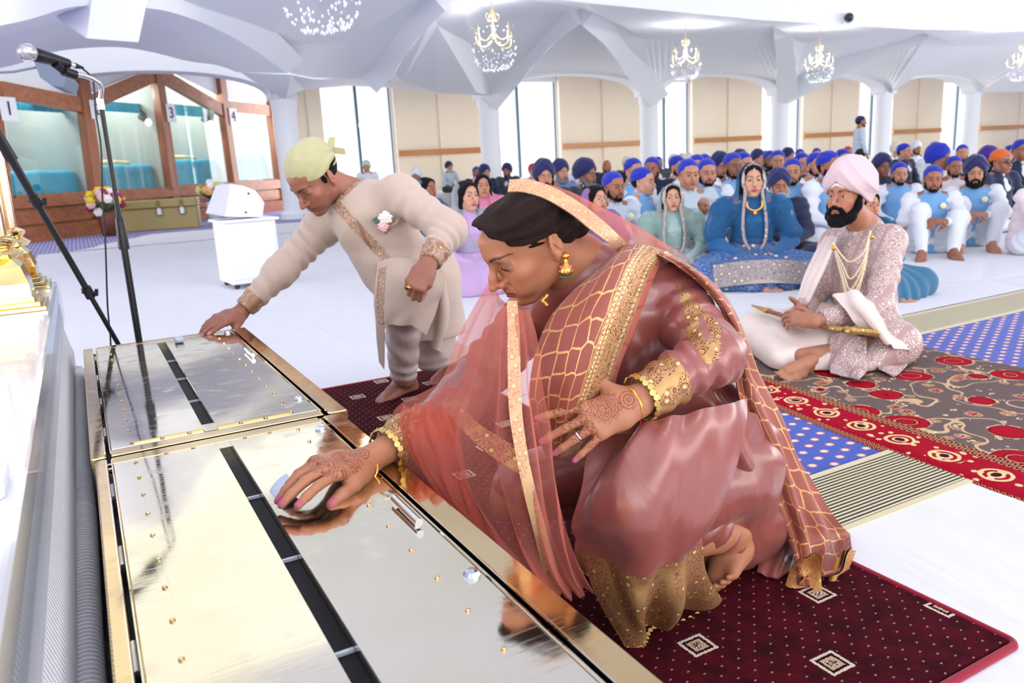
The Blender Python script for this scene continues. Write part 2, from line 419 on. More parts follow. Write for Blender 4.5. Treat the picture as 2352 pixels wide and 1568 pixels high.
def face_paint(P, base, lip=None, brow=None, stub=None, makeup=None, fem=False, thick=1.0):
    c = np.tile(np.array(base), (len(P), 1)); x, y, z = P.T; ax = np.abs(x)
    def bl(m, col):
        nonlocal c
        m = np.clip(m, 0, 1)[:, None]; c = c*(1-m)+np.array(col)*m
    b = np.array(base)
    fr = np.clip((y-.02)/.03, 0, 1)
    bl(.45*np.exp(-((ax-.040)/.02)**2-((z+.034)/.018)**2)*fr, b*A(1.05, .72, .66))
    bl(.35*np.exp(-(x/.012)**2-((z+.04)/.012)**2)*fr, b*A(1.0, .72, .66))
    bl(.30*np.exp(-((ax-.031)/.016)**2-((z+.010)/.009)**2)*fr, b*A(.78, .62, .60))
    if stub is not None:
        m = np.clip(((-.040-z)/.02), 0, 1)*np.clip((y+.012)/.012, 0, 1)*np.clip((-.030-z-(ax-.03)*.2)/.02, 0, 1)
        m = m*(1-np.exp(-((ax)/.02)**2-((z+.0675)/.006)**2)); bl(stub*m, b*A(.45, .42, .45))
    if lip is not None:
        zz = -.0668; up = np.clip(1-(ax/.0262)**2, 0, 1)
        m = (z < zz+.0072*up**.6-.0015*np.exp(-(x/.0035)**2)) & (z > zz-.0115*up**.8) & (ax < .0255) & (y > .082)
        bl(m*1.0, lip)
    if brow is not None:
        t = np.clip((ax-.012)/.038, 0, 1.0); ctr = .0185+.0085*np.sin(t*2.0)-.006*t*t; th = (.0046 if not fem else .0032)*thick*(1-t*.72)+.0006
        m = np.clip(1.5*(1-np.abs(z-ctr)/th)+.1, 0, 1)*((ax > .011) & (ax < .050)); bl(m*fr*.95, brow)
    w = .93 if fem else 1.0
    q = (P-np.column_stack([np.sign(x)*.0315*w, np.full(len(P), .0725), np.full(len(P), -.001)])); r = np.sqrt((q**2).sum(1))
    if makeup is not None: bl(((q[:, 2] > .001) & (q[:, 2] < .012) & (r < .021) & (y > .07))*.6, makeup)
    return c
def skinmat():
    if 'skin' in MATS: return MATS['skin']
    g = G('skin'); o = g.coord(); c = g.attr('col')
    g.set(col=g.mix(g.noise(o, 60, 4)*.28, c, g.mix(.5, c, rgb(120, 60, 50))), rough=.46, spec=.38, sss=.12); g.bump(g.noise(o, 500, 2)*.5+g.noise(o, 90, 2)*.5, .0012, .35)
    MATS['skin'] = g.m; return g.m
def hand_sdf(w, d, n, left=1, sc=1.0, curl=(.25, .25, .3, .35), spread=(.12, .02, -.08, -.2), thumb=(.75, .35, .1), thin=1.0, tc=.25):
    """w wrist, d towards the fingers, n out of the BACK of the hand, left=+1 puts the thumb on side cross(d,n)*left"""
    s = Sdf(); d = nrm(d); n = nrm(n-d*np.dot(n, d)); t = np.cross(d, n)*left; R = np.array([t, d, n]); q = lambda a, b, c: (A(a, b, c)*sc)
    tips = []
    k = [(.030, .088, 0), (.0095, .092, .002), (-.011, .087, .0), (-.029, .077, -.003)]
    L = [(.043, .026, .020), (.047, .030, .021), (.043, .028, .020), (.034, .021, .018)]; rr = [.0092, .0094, .0088, .0078]
    s.chain([q(.006, -.012, 0), q(.016, .03, -.001), q(*k[0])], [.019*sc, .0165*sc, .0115*sc], k=.02)
    for i in (1, 2, 3): s.chain([q(.006-.006*i, -.012, 0), q(.012-.011*i, .03, -.001), q(*k[i])], [.018*sc, .0155*sc, .0112*sc], k=.016*sc)
    s.ell(q(.022, .030, -.008), (.016*sc, .030*sc, .013*sc), k=.015*sc)
    for i in range(4):
        a = spread[i]; p = A(*k[i])*sc; c = curl[i] if not hasattr(curl[i], '__len__') else None
        cc = (c, c*1.1, c*.8) if c is not None else curl[i]; th = 0; pts = [p]; 
        for j in range(3):
            th += cc[j]; v = A(math.sin(a)*math.cos(th), math.cos(a)*math.cos(th), -math.sin(th)); p = p+v*L[i][j]*sc; pts.append(p)
        r_ = rr[i]*sc*thin
        s.chain(pts, [r_*1.06, r_*.98, r_*.92, r_*.76], k=.0035, k0=.008)
        tips.append((pts[-1], nrm(pts[-1]-pts[-2]), nrm(np.cross(np.cross(v, A(0, 0, 1)), v)), r_*.76))
    p = q(.022, .012, -.006); az, el_, bend = thumb; pts = [p]; aa = az
    for j, l in enumerate((.044, .034, .027)):
        v = A(math.sin(aa)*math.cos(el_), math.cos(aa)*math.cos(el_), -math.sin(el_)); p = p+v*l*sc; pts.append(p); aa -= bend+(.0 if j else .1); el_ += tc*.5
    s.chain(pts, [.0155*sc, .0125*sc, .0105*sc, .0085*sc], k=.006, k0=.014)
    tips.append((pts[-1], nrm(pts[-1]-pts[-2]), nrm(np.cross(np.cross(v, A(-.3, 0, 1)), v)), .0088*sc))
    T = s.place(w, R); return T, R, [(A(*w)+a@R, b@R, c@R, r) for a, b, c, r in tips]
def nail_paint(P, C, tips, col, l=.009):
    for p, v, u, r in tips:
        q = P-p; a = q@v; b = q@u; c_ = np.cross(v, u); e = np.abs(q@c_)
        m = (a > -l) & (a < r*1.4) & (b > r*.35) & (b < r*1.6) & (e < r*.85); C[m] = col
    return C
def foot_sdf(heel, d, up, sc=1.0, left=1, toe=0.0):
    """heel on the ground point, d towards the toes, toe>0 bends the ball of the foot (raised heel)"""
    s = Sdf(); d = nrm(d); t = nrm(np.cross(d, up)); u = np.cross(t, d); R = np.array([t, d, u]); q = lambda a, b, c: A(a*left, b, c)*sc
    s.ell(q(0, .0, .026), (.028*sc, .032*sc, .027*sc), k=0)
    s.chain([q(0, .02, .075), q(0, .07, .060), q(.010, .13, .034), q(.016, .172, .021)], [.030*sc, .027*sc, .024*sc, .018*sc], k=.03)
    s.chain([q(-.012, .01, .024), q(-.024, .09, .020), q(-.030, .150, .016)], [.020*sc, .018*sc, .015*sc], k=.03)
    s.chain([q(.0, .0, .024), q(.022, .165, .017)], [.020*sc, .017*sc], k=.03)
    ct, st = math.cos(toe), math.sin(toe)
    for i, (x, y, l, r) in enumerate(((.026, .188, .034, .0125), (.006, .192, .028, .0088), (-.009, .185, .025, .0082), (-.022, .174, .022, .0076), (-.034, .160, .020, .0074))):
        s.chain([q(x*.95, y-.03, .014), q(x, y, .013), q(x, y+l*ct, .0105+l*st)], [r*sc, r*sc, r*.92*sc], k=.003, k0=.008)
    return s.place(A(*heel), R)
def eyes(parent, o, R, sc, fem=False, gaze=0., side=0., hi=True):
    w = .93 if fem else 1.0
    for x in (-1, 1):
        c = A(x*.0315*w, .0725, -.001); m = MB(); f = nrm(A(side, 1, gaze*.75)); rr = .0133
        B = frame(f, A(0, 0, 1)); n = 20 if hi else 10; rings = []
        for i in range(13): rings.append((math.sin(i/12*math.pi)*rr, math.cos(i/12*math.pi)*rr))
        v = []; fa = []; mi = []
        for i, (rad, h) in enumerate(rings):
            for j in range(n): a = 2*math.pi*j/n; v.append(A(rad*math.cos(a), h, rad*math.sin(a)))
        for i in range(12):
            for j in range(n): fa.append((i*n+j, (i+1)*n+j, (i+1)*n+(j+1) % n, i*n+(j+1) % n)); mi.append(2 if i < 1 else (1 if i < 2 else 0))
        v = ((np.array(v)@B)+c)*sc@R+A(*o)
        mesh('eye', v, fa, [plain('eye_white', rgb(225, 215, 208), .25), plain('eye_brown', rgb(50, 28, 16), .15), plain('eye_pupil', (.004, .004, .004), .08)], parent, mi)
# ---------------------------------------------------------------- setting materials
def struct(o): o['kind'] = 'structure'; return o
def m_plaster():
    g = G('white_plaster'); o = g.coord(); g.set(col=g.mix(g.noise(o, .7, 3)*.5, rgb(236, 239, 245), rgb(243, 245, 249)), rough=.7, spec=.25); g.bump(g.noise(o, 6, 3), .01, .12); return g.m
PLAS = m_plaster()
def m_sheet():
    g = G('white_cotton_sheet'); o = g.coord(); w = g.noise(g.scale(o, 1, .25, 1), 1.6, 4, .55, .8); c = g.noise(o, 9, 4)
    g.set(col=g.mix(g.noise(o, .8, 3)*.6, rgb(222, 223, 229), rgb(232, 233, 237)), rough=.85, spec=.2)
    g.bump(w+c*.06+g.voro(o, .45, rnd=.8).step(0, .03)*.15, .05, .55); return g.m
SHEET = m_sheet()
def m_blue():
    g = G('blue_dotted_carpet'); o = g.coord(); x, y, z = g.xyz(o)
    def dots(px, py, ox, oy, rx, ry):
        u = ((x+ox)/px).frac()-.5; v = ((y+oy)/py).frac()-.5; return ((u*px/rx).pow(2)+(v*py/ry).pow(2)).sqrt()
    d = dots(.128, .062, 0, 0, .0145, .0125).min(dots(.128, .062, .064, .031, .0145, .0125))
    ln = (((x/.064).frac()-.5).abs()*.064).lt(.0012).max((((y/.062).frac()-.5).abs()*.062).lt(.001))
    n = g.noise(o, 300, 2)
    base = g.mix(n*.35, rgb(34, 74, 172), rgb(54, 98, 200))
    base = g.mix(ln*.55, base, rgb(150, 70, 90))
    c = g.mix(d.step(1.35, 1.05), base, rgb(190, 105, 105)); c = g.mix(d.step(.95, .7), c, rgb(243, 214, 196))
    g.set(col=c, rough=.95, spec=.1, sheen=.2); g.bump(n, .002, .5); return g.m
BLUE = m_blue()
def m_wood(name, a, b, sc=1.0, rough=.4, ax=0):
    if name in MATS: return MATS[name]
    g = G(name); o = g.coord(); s_ = [1, 1, 1]; s_[ax] = .07
    n = g.noise(g.scale(o, *s_), 14*sc, 5, .6, 1.2); n2 = g.noise(g.scale(o, *[v*3 for v in s_]), 40*sc, 3)
    g.set(col=g.mix((n*.8+n2*.3).step(.3, .8), a, b), rough=rough, spec=.4, coat=.15); g.bump(n2, .001, .3); MATS[name] = g.m; return g.m
WOOD = m_wood('red_brown_wood', rgb(142, 82, 54), rgb(182, 116, 80), .5, ax=0)
WOODV = m_wood('red_brown_wood_upright', rgb(136, 78, 52), rgb(174, 110, 76), .5, ax=2)
# ---------------------------------------------------------------- floor and coverings
mb = MB(); mb.add([(-14, -3, 0), (48, -3, 0), (48, 34, 0), (-14, 34, 0)], [(0, 1, 2, 3)]); struct(mb.build('floor', BLUE))
def sheetgrid(name, poly, z, label, nx=60, ny=60, seed=0, amp=.006, mat=None, wav=None, cat='floor sheet', group=None):
    """a cloth laid flat: bilinear patch of four corners, cut edges a little wavy"""
    p = [A(*q, 0)[:3] if len(q) == 2 else A(*q) for q in poly]; u = np.linspace(0, 1, nx)[:, None, None]; v = np.linspace(0, 1, ny)[None, :, None]
    P = (p[0]*(1-u)*(1-v)+p[1]*u*(1-v)+p[2]*u*v+p[3]*(1-u)*v)
    rs = np.random.RandomState(seed); Q = P.reshape(-1, 3)
    e = np.minimum(np.minimum(u, 1-u), np.minimum(v, 1-v)).reshape(-1)
    if wav: Q = Q+np.column_stack([pn(Q, 3.0/wav, seed), pn(Q, 3.0/wav, seed+1), Q[:, 0]*0])*wav*.12
    h = z+amp*np.maximum(0, pn(Q*A(1, .35, 1), 7, seed+2)+.5*pn(Q, 23, seed+3))+amp*.3
    Q = np.column_stack([Q[:, 0], Q[:, 1], h]); m = MB(); m.grid(Q.reshape(nx, ny, 3)); o = m.build(name, mat or SHEET, smooth=True)
    tag(o, label, cat, group); return o
s1 = sheetgrid('floor_sheet', [(-.62, 2.86), (34, 2.86), (34, 14.2), (-.62, 14.2)], .003, 'large white cotton sheet covering the hall floor behind the blue aisle', 150, 60, 1, .006)
s1b = sheetgrid('floor_sheet', [(-.15, 14.3), (34, 14.2), (34, 17.3), (1.2, 17.3)], .004, 'far white cotton sheet spread in front of the brown glazed rooms and columns', 90, 30, 2, .006, wav=.9)
s1c = sheetgrid('floor_sheet', [(1.2, 2.3), (2.98, 2.3), (2.98, 2.9), (1.2, 2.9)], .002, 'strip of white cotton sheet between the maroon carpet and the seated bearded man', 30, 10, 8, .003)
s2 = sheetgrid('floor_sheet', [(-2, -1.5), (3.6, -1.5), (3.6, 1.25), (-2, 1.25)], .003, 'white cotton sheet at the lower right, beside the maroon carpet', 60, 50, 3, .003)
s3 = sheetgrid('floor_sheet', [(-.9, 1.25), (1.22, 1.25), (1.22, 2.9), (-.9, 2.9)], .003, 'white cotton sheet under the gold boxes', 40, 40, 4, .003)
def m_grille():
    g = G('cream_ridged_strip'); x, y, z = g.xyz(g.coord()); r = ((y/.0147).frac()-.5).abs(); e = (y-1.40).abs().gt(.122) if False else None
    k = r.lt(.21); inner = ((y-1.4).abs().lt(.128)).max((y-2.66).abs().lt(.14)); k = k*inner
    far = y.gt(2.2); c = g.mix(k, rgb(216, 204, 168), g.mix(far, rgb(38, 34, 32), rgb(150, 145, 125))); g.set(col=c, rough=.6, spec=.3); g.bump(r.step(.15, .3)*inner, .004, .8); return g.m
GR = m_grille()
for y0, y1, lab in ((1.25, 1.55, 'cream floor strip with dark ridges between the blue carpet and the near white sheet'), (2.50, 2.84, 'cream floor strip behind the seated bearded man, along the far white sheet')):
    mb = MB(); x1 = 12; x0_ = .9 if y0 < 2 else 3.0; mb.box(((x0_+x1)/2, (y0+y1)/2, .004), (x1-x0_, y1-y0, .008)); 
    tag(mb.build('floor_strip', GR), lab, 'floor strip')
def m_maroon():
    g = G('maroon_dotted_carpet'); o = g.coord(); x, y, z = g.xyz(o); n = g.noise(o, 420, 3, .7); n2 = g.noise(o, 24, 3)
    base = g.mix((n*.7+n2*.5).step(.4, .8), rgb(38, 4, 13), rgb(92, 10, 28))
    P = .0435
    def tick(ox, oy):
        u = ((x+ox)/P).frac()-.5; v = ((y+oy)/P).frac()-.5; u = u*P; v = v*P
        return ((u-.0016).abs().lt(.0009)*v.abs().lt(.0020)).max((u+.0018).abs().lt(.0009)*(v+.0006).abs().lt(.0018))
    t = tick(0, 0).max(tick(P/2, P/2))
    c = g.mix(t, base, rgb(214, 176, 150))
    D = .348
    def med(ox, oy):
        u = (((x+ox)/D).frac()-.5)*D; v = (((y+oy)/(D*1.05)).frac()-.5)*D*1.05; return u.abs().max(v.abs()*1.05), u, v
    for ox, oy in ((.08, .02), (.08+D/2, .02+D*.525)):
        d, u, v = med(ox, oy); jag = (g.noise(o, 260, 1)-.5)*.006; d = d+jag
        c = g.mix(d.lt(.036), c, g.mix(n, rgb(58, 8, 20), rgb(90, 14, 28)))
        c = g.mix(d.lt(.0305)*d.gt(.0235), c, rgb(228, 214, 196)); c = g.mix(d.lt(.0235)*d.gt(.017), c, rgb(44, 10, 18))
        c = g.mix(d.lt(.017)*d.gt(.0105), c, rgb(216, 178, 140)); c = g.mix(d.lt(.0105)*g.noise(o, 330, 1).gt(.5), c, rgb(222, 214, 205))
    g.set(col=c, rough=.95, spec=.1, sheen=.0); g.bump(n+t*.4, .0045, .9); return g.m
mb = MB(); X0, X1, Y0, Y1 = .56, 1.49, .745, 3.50
mb.box(((X0+X1)/2, (Y0+Y1)/2, .010), (X1-X0-.02, Y1-Y0-.02, .012), bev=.002)
run = mb.build('carpet_runner', m_maroon()); tag(run, 'maroon carpet with small cream dots and square medallions under the kneeling woman', 'carpet')
mb = MB(); c = .02; pts = []
for (cx, cy_, a0) in ((X1-c, Y1-c, 0), (X0+c, Y1-c, 90), (X0+c, Y0+c, 180), (X1-c, Y0+c, 270)):
    for k in range(7): a = math.radians(a0+15*k); pts.append((cx+c*math.cos(a), cy_+c*math.sin(a), .010))
mb.tube(pts, .0085, 8, closed=True); mb.build('bound_edge', fabric('crimson_binding', rgb(150, 10, 44), .9), run, smooth=True)
# flowered rug under the groom (local frame: s along the rug, t across)
def m_rug():
    g = G('flowered_rug'); o = g.coord('UV'); u, v, _ = g.xyz(o); P = g.vec(u, v); n = g.noise(g.coord(), 380, 2)
    wob = g.noise(P, 7, 2, out=1); Pw = g.addv(P, g.scale(wob, .05, .05, 0))
    fld = g.mix(g.noise(P, 90, 3), rgb(92, 78, 76), rgb(124, 106, 102))
    # vines
    vn = ((g.noise(P, 4.2, 1)-.5).abs()).lt(.0085); c = g.mix(vn, fld, rgb(208, 176, 136))
    lf = g.voro(Pw, 17, 'F1', 1.0); lp = g.voro(Pw, 60, 'F1'); c = g.mix(lf.lt(.26)*lp.lt(.5), c, rgb(222, 200, 160))
    lf2 = g.voro(g.addv(Pw, (.31, .17, 0)), 9.5, 'F1', 1.0); c = g.mix(lf2.lt(.30)*g.wave(P, 26, 3).gt(.35), c, rgb(206, 160, 120)); c = g.mix(lf2.lt(.19)*g.wave(P, 20, 4).gt(.3), c, rgb(176, 16, 42))
    rs = g.voro(g.addv(P, g.scale(wob, .03, .03, 0)), 4.6, 'F1', .55); ring = (rs*34+g.noise(P, 12, 2)*3).sin()
    rose = g.mix(ring.gt(.35), rgb(168, 6, 34), rgb(120, 4, 26)); rose = g.mix(ring.gt(.93), rose, rgb(205, 130, 105)); c = g.mix(rs.lt(.37), c, rose); c = g.mix(rs.gt(.37)*rs.lt(.40)*g.noise(P, 30, 1).gt(.5), c, rgb(215, 180, 140))
    # border band
    b = v.lt(.235); red = g.mix(g.noise(P, 70, 2), rgb(150, 4, 30), rgb(178, 12, 44))
    su = (u/.17).frac()-.5; sv = (v-.105)/.17
    r1 = ((su*su+sv*sv).sqrt()); petal = (r1*(1.0)+ (g.noise(P, 26, 1)-.5)*.16)
    leafy = petal.lt(.33)*((r1*46+g.noise(P, 14, 1)*5).sin().gt(.05)); tiny = g.voro(Pw, 26, 'F1').lt(.27)*v.gt(.03)*v.lt(.18)
    bc = g.mix(leafy.max(tiny), red, rgb(228, 204, 150)); bc = g.mix(petal.lt(.09), bc, rgb(60, 16, 24))
    e1 = v.gt(.186); cell = (((u/.024).frac()-.5).pow(2)*1.6+((v-.21)/.05).pow(2)).sqrt()
    ch = g.mix((cell*16).sin().gt(.1), rgb(80, 8, 22), rgb(196, 140, 100)); bc = g.mix(e1, bc, ch)
    e2 = v.lt(.026); cell2 = ((((u/.02).frac()-.5).pow(2)+((v-.013)/.026).pow(2)).sqrt()*20).sin().gt(.2); bc = g.mix(e2, bc, g.mix(cell2, rgb(96, 4, 24), rgb(206, 140, 96)))
    c = g.mix(b, c, bc); g.set(col=c, rough=.95, spec=.1, sheen=.0); g.bump(n+rs.lt(.37)*.6, .003, .7); return g.m
ra, rb_ = atz(1800, 950), atz(2352, 1145); sd = nrm(rb_-ra); sd[2] = 0; td = A(-sd[1], sd[0], 0)
if td[0] < 0: td = -td
r0_ = ra-sd*1.0; ns, nt = 90, 30; L, Wd = 3.4, 1.22; G_ = np.zeros((ns, nt, 3)); UV = np.zeros((ns, nt, 2))
for i in range(ns):
    for j in range(nt):
        s_ = L*i/(ns-1); t_ = Wd*j/(nt-1); p = r0_+sd*s_+td*(t_-.10*math.sin(min(s_, 1.6)*.9+.2)*0-0)
        p = p+td*(.045*math.sin(s_*2.1+.7)*(1-t_/Wd)); h = .014+.004*math.sin(s_*9+t_*5)*math.exp(-t_*5)
        if j == 0: h = .001
        G_[i, j] = (p[0], p[1], h); UV[i, j] = (s_, t_)
mb = MB(); mb.grid(G_, UV); o = mb.build('rug', m_rug(), smooth=True)
tag(o, 'grey and crimson flowered rug with a red leaf border under the seated bearded man', 'rug')
# ---------------------------------------------------------------- arcade, far wall
CX = [-.75, 4.55, 9.86, 15.16, 20.54, 25.67, 30.9, 36.2]; CY = 19.0; ZS = 2.70
for i, x in enumerate(CX[1:7]):
    m = MB(); m.lathe((x, CY, 0), [(.36, 0), (.36, .12), (.27, .2), (.265, 2.45), (.29, 2.5), (.30, ZS+.02), (.36, ZS+.03)], 28)
    struct(m.build('trim_%d' % (i+1), PLAS, smooth=True, auto=40))
m = MB()
for i in range(len(CX)-1):     # arched wall above the columns
    x0, x1 = CX[i]+.30, CX[i+1]-.30; n = 20; top = 4.2; pts = []
    for k in range(n+1):
        a = math.pi*(1-k/n); pts.append(((x0+x1)/2+(x1-x0)/2*math.cos(a), ZS+.60*math.sin(a)**.8))
    for yy, fl in ((CY-.28, 0), (CY+.28, 1)):
        v = [(p[0], yy, p[1]) for p in pts]+[(p[0], yy, top) for p in pts]; f = [(k, k+1, n+2+k, n+1+k) for k in range(n)]
        m.add(v, [q[::-1] for q in f] if fl else f)
    m.add([(p[0], yy, p[1]) for p in pts for yy in (CY-.28, CY+.28)], [(2*k, 2*k+1, 2*k+3, 2*k+2) for k in range(n)])
    m.box((CX[i+1], CY, (ZS+top)/2), (.62, .56, top-ZS))
struct(m.build('wall_arcade', PLAS))
WY = 22.4
def wx(px): p = onp(px, 300, (0, WY, 0), A(0, 1, 0)); return p[0]
def m_cream():
    g = G('cream_wall_panel'); o = g.coord(); g.set(col=g.mix(g.noise(o, .9, 3), rgb(236, 220, 194), rgb(244, 231, 210)), rough=.55, spec=.3); return g.m
CREAM = m_cream(); STRIP = m_wood('orange_brown_wood', rgb(176, 112, 52), rgb(196, 134, 76), .3)
panels = [(676, 742), (909, 1102), (1287, 1474), (1590, 1746), (1843, 1968), (2048, 2158), (2247, 2420)]
m = MB(); s_ = MB()
edges = []
for a, b in panels:
    x0, x1 = wx(a), wx(b); edges.append((x0, x1)); m.cur = 0
    w = (x1-x0); zf = .0
    for q in range(2): m.box((x0+w*(.25+.5*q), WY+.12-.06*q, 2.4), (w/2, .24, 4.8))
    s_.box(((x0+x1)/2, WY-.05, 1.47), (w, .10, .17)); s_.box(((x0+x1)/2, WY-.04, .14), (w, .08, .28))
struct(m.build('wall_far', CREAM)); struct(s_.build('trim_7', STRIP))
GLA = G('window_glass'); GLA.t.nodes.remove(GLA.b); tr = GLA.t.nodes.new('ShaderNodeBsdfTransparent'); gg = GLA.t.nodes.new('ShaderNodeBsdfGlossy'); gg.inputs['Roughness'].default_value = .02
mx = GLA.t.nodes.new('ShaderNodeMixShader'); mx.inputs[0].default_value = .06; GLA.t.links.new(tr.outputs[0], mx.inputs[1]); GLA.t.links.new(gg.outputs[0], mx.inputs[2]); GLA.t.links.new(mx.outputs[0], GLA.out.inputs[0]); GLA = GLA.m
DK = plain('dark_window_bar', rgb(70, 96, 112), .5); WHT = plain('white_paint', rgb(236, 238, 245), .5)
for i in range(len(edges)-1):
    x0, x1 = edges[i][1], edges[i+1][0]; m = MB(); m.box(((x0+x1)/2, WY+.2, .28), (x1-x0, .12, .56)); m.box(((x0+x1)/2, WY+.2, 4.2), (x1-x0, .12, 1.4))
    for xx in (x0+.03, x1-.03): m.box((xx, WY+.2, 2.3), (.06, .1, 3.6))
    w = struct(m.build('window_%d' % (i+1), WHT)); m = MB(); m.box(((x0+x1)/2+(0 if i != 1 else 0), WY+.2, 2.0), (.075, .07, 3.0)); m.box((x1-.08, WY+.2, 2.0), (.03, .05, 3.0)); m.build('window_bar', DK, w)
    m = MB(); m.box(((x0+x1)/2, WY+.22, 2.1), (x1-x0-.02, .012, 3.1)); m.build('pane', GLA, w)
m = MB(); m.box((22.1, 20.2, .19), (32, 5.6, .38)); struct(m.build('trim_8', plain('pale_step', rgb(226, 222, 220), .7)))   # low step along the far wall
# ---------------------------------------------------------------- ceiling: folded white facets, shared corners at real heights
m = MB(); m.add([(-14, CY, 4.0), (48, CY, 4.0), (48, 26, 4.0), (-14, 26, 4.0)], [(0, 1, 2, 3)]); struct(m.build('ceiling', PLAS))
cv = {}
def cpt(k, x, y, d): cv[k] = atd(x, y, d)
for k, x in enumerate(CX): cv['c%d' % k] = A(x, CY-.3, ZS+.03)
for k, x, y, d in (('P1', 1335, 22, 15.5), ('V1', 1482, 90, 18.0), ('P2', 1797, 60, 18.0), ('V2', 1852, 98, 20.0), ('P3', 2128, 78, 21.5), ('V3', 2200, 106, 23.), ('E3', 2420, 100, 25.), ('V0', 1150, 46, 15.5),
                   ('D0', 1120, -20, 12.), ('D1', 1340, 6, 12.5), ('D2', 1745, 46, 14.5), ('D3', 2110, 68, 17.), ('D4', 2420, 72, 19.),
                   ('T0', 1120, -420, 11.5), ('T1', 1340, -420, 12.), ('T2', 1745, -420, 14.), ('T3', 2110, -420, 16.5), ('T4', 2420, -420, 18.5),
                   ('R0', 1060, -10, 12.), ('R1', 1000, 30, 13.), ('R2', 925, 186, 17.), ('R3', 835, 180, 16.), ('R4', 965, -10, 11.), ('R5', 880, 140, 15.5), ('R6', 1005, 60, 14.), ('Q0', 1000, 212, 18.0), ('Q1', 1095, 212, 18.5), ('R8', 1080, 100, 16.5),
                   ('L0', 335, -20, 9.), ('L1', 500, 52, 10.5), ('L2', 600, 108, 12.), ('L3', 668, 168, 13.5), ('L4', 720, 178, 14.5), ('M0', 700, -20, 9.5), ('M1', 800, 95, 13.), ('M2', 985, -20, 10.)): cpt(k, x, y, d)
m = MB()
def tri(*ks):
    v = [cv[k] for k in ks]; m.add(v, [tuple(range(len(v)))])
def bay(k, ta, tb, n=20):      # folded facet that comes down on to the arch between columns k and k+1
    x0, x1 = CX[k]+.0, CX[k+1]-.0; ar = [A((x0+x1)/2+(x1-x0)/2*math.cos(math.pi*(1-q/n)), CY-.29, ZS+.03+.62*math.sin(math.pi*q/n)**.8) for q in range(n+1)]
    tp_ = [cv[ta]*(1-q/n)+cv[tb]*q/n for q in range(n+1)]; m.grid(np.stack([np.array(tp_), np.array(ar)], 1))
bay(2, 'P1', 'P1'); tri('P1', 'c3', 'V1'); bay(3, 'V1', 'P2'); tri('P2', 'c4', 'V2'); bay(4, 'V2', 'P3'); tri('P3', 'c5', 'V3'); bay(5, 'V3', 'E3'); tri('E3', 'c6', 'c7')
tri('D0', 'D1', 'P1', 'V0'); tri('D1', 'D2', 'V1'); tri('D1', 'V1', 'P1'); tri('D2', 'P2', 'V1'); tri('D2', 'D3', 'V2'); tri('D2', 'V2', 'P2'); tri('D3', 'P3', 'V2'); tri('D3', 'D4', 'V3'); tri('D3', 'V3', 'P3'); tri('D4', 'E3', 'V3')
tri('T0', 'D0', 'D1', 'T1'); tri('T1', 'D1', 'D2', 'T2'); tri('T2', 'D2', 'D3', 'T3'); tri('T3', 'D3', 'D4', 'T4')
tri('V0', 'P1', 'c2'); tri('R0', 'D0', 'V0'); tri('R0', 'V0', 'R8'); tri('V0', 'c2', 'R8'); tri('R8', 'c2', 'Q1'); tri('R6', 'R8', 'Q1', 'Q0'); tri('R6', 'R0', 'R8'); tri('R1', 'R0', 'R6'); tri('R5', 'R1', 'R2'); tri('R1', 'R6', 'R2'); tri('R6', 'Q0', 'R2')
tri('R4', 'R0', 'R1', 'R5', 'R3'); tri('R3', 'R5', 'R2'); tri('M1', 'M2', 'R4', 'R3'); tri('M2', 'R0', 'R4'); tri('M0', 'M2', 'M1'); tri('L1', 'L0', 'M0'); tri('L1', 'M0', 'L2'); tri('L2', 'M0', 'M1'); tri('L2', 'M1', 'L3'); tri('L3', 'M1', 'L4'); tri('L4', 'M1', 'R3')
struct(m.build('ceiling_fold', PLAS)).name = 'ceiling_2'
def beam(name, pts, w, t, mat=None):        # a flat white rib, real width and thickness
    P = resample(pts, 9); T = np.gradient(P, axis=0); m = MB(); v = []
    for i in range(len(P)):
        tt = nrm(T[i]); sd_ = nrm(np.cross(tt, P[i]-EYE)); nn = nrm(np.cross(sd_, tt)); nn = nn if nn@(P[i]-EYE) < 0 else -nn
        for a, b in ((-1, -.2), (1, -.2), (1, 1), (-1, 1)): v.append(P[i]+sd_*a*w[i*len(w)//len(P)]/2+nn*b*t)
    f = [(i*4+j, i*4+(j+1) % 4, i*4+4+(j+1) % 4, i*4+4+j) for i in range(len(P)-1) for j in range(4)]+[(0, 1, 2, 3), (len(P)*4-4, len(P)*4-3, len(P)*4-2, len(P)*4-1)]
    m.add(v, f); return struct(m.build(name, mat or PLAS))
def mid(a, b, t, up): return cv[a]*(1-t)+cv[b]*t+A(0, 0, up)
n_ = 9
for a, b in (('P1', 'c2'), ('P1', 'c3'), ('P2', 'c4'), ('P3', 'c4')):
    beam('trim_%d' % n_, [cv[a], mid(a, b, .35, .16), mid(a, b, .7, .12), cv[b]], [.42, .5, .6, .6], .24); n_ += 1
if 0: beam('trim_14', [atd(1800, 60, 17.6), atd(1720, 100, 17.8), atd(1630, 150, 18.2), atd(1560, 190, 18.6)], [.2, .16, .12, .1], .1)
if 0: beam('trim_15', [atd(2125, 78, 21), atd(2080, 120, 20.8), atd(2050, 170, 20.5), atd(2035, 215, 20.2)], [.75, .6, .5, .4], .1)
beam('trim_16', [atd(1012, -10, 11.), atd(930, 80, 13), atd(880, 150, 15), atd(850, 185, 15.8)], [.36, .42, .5, .5], .1)
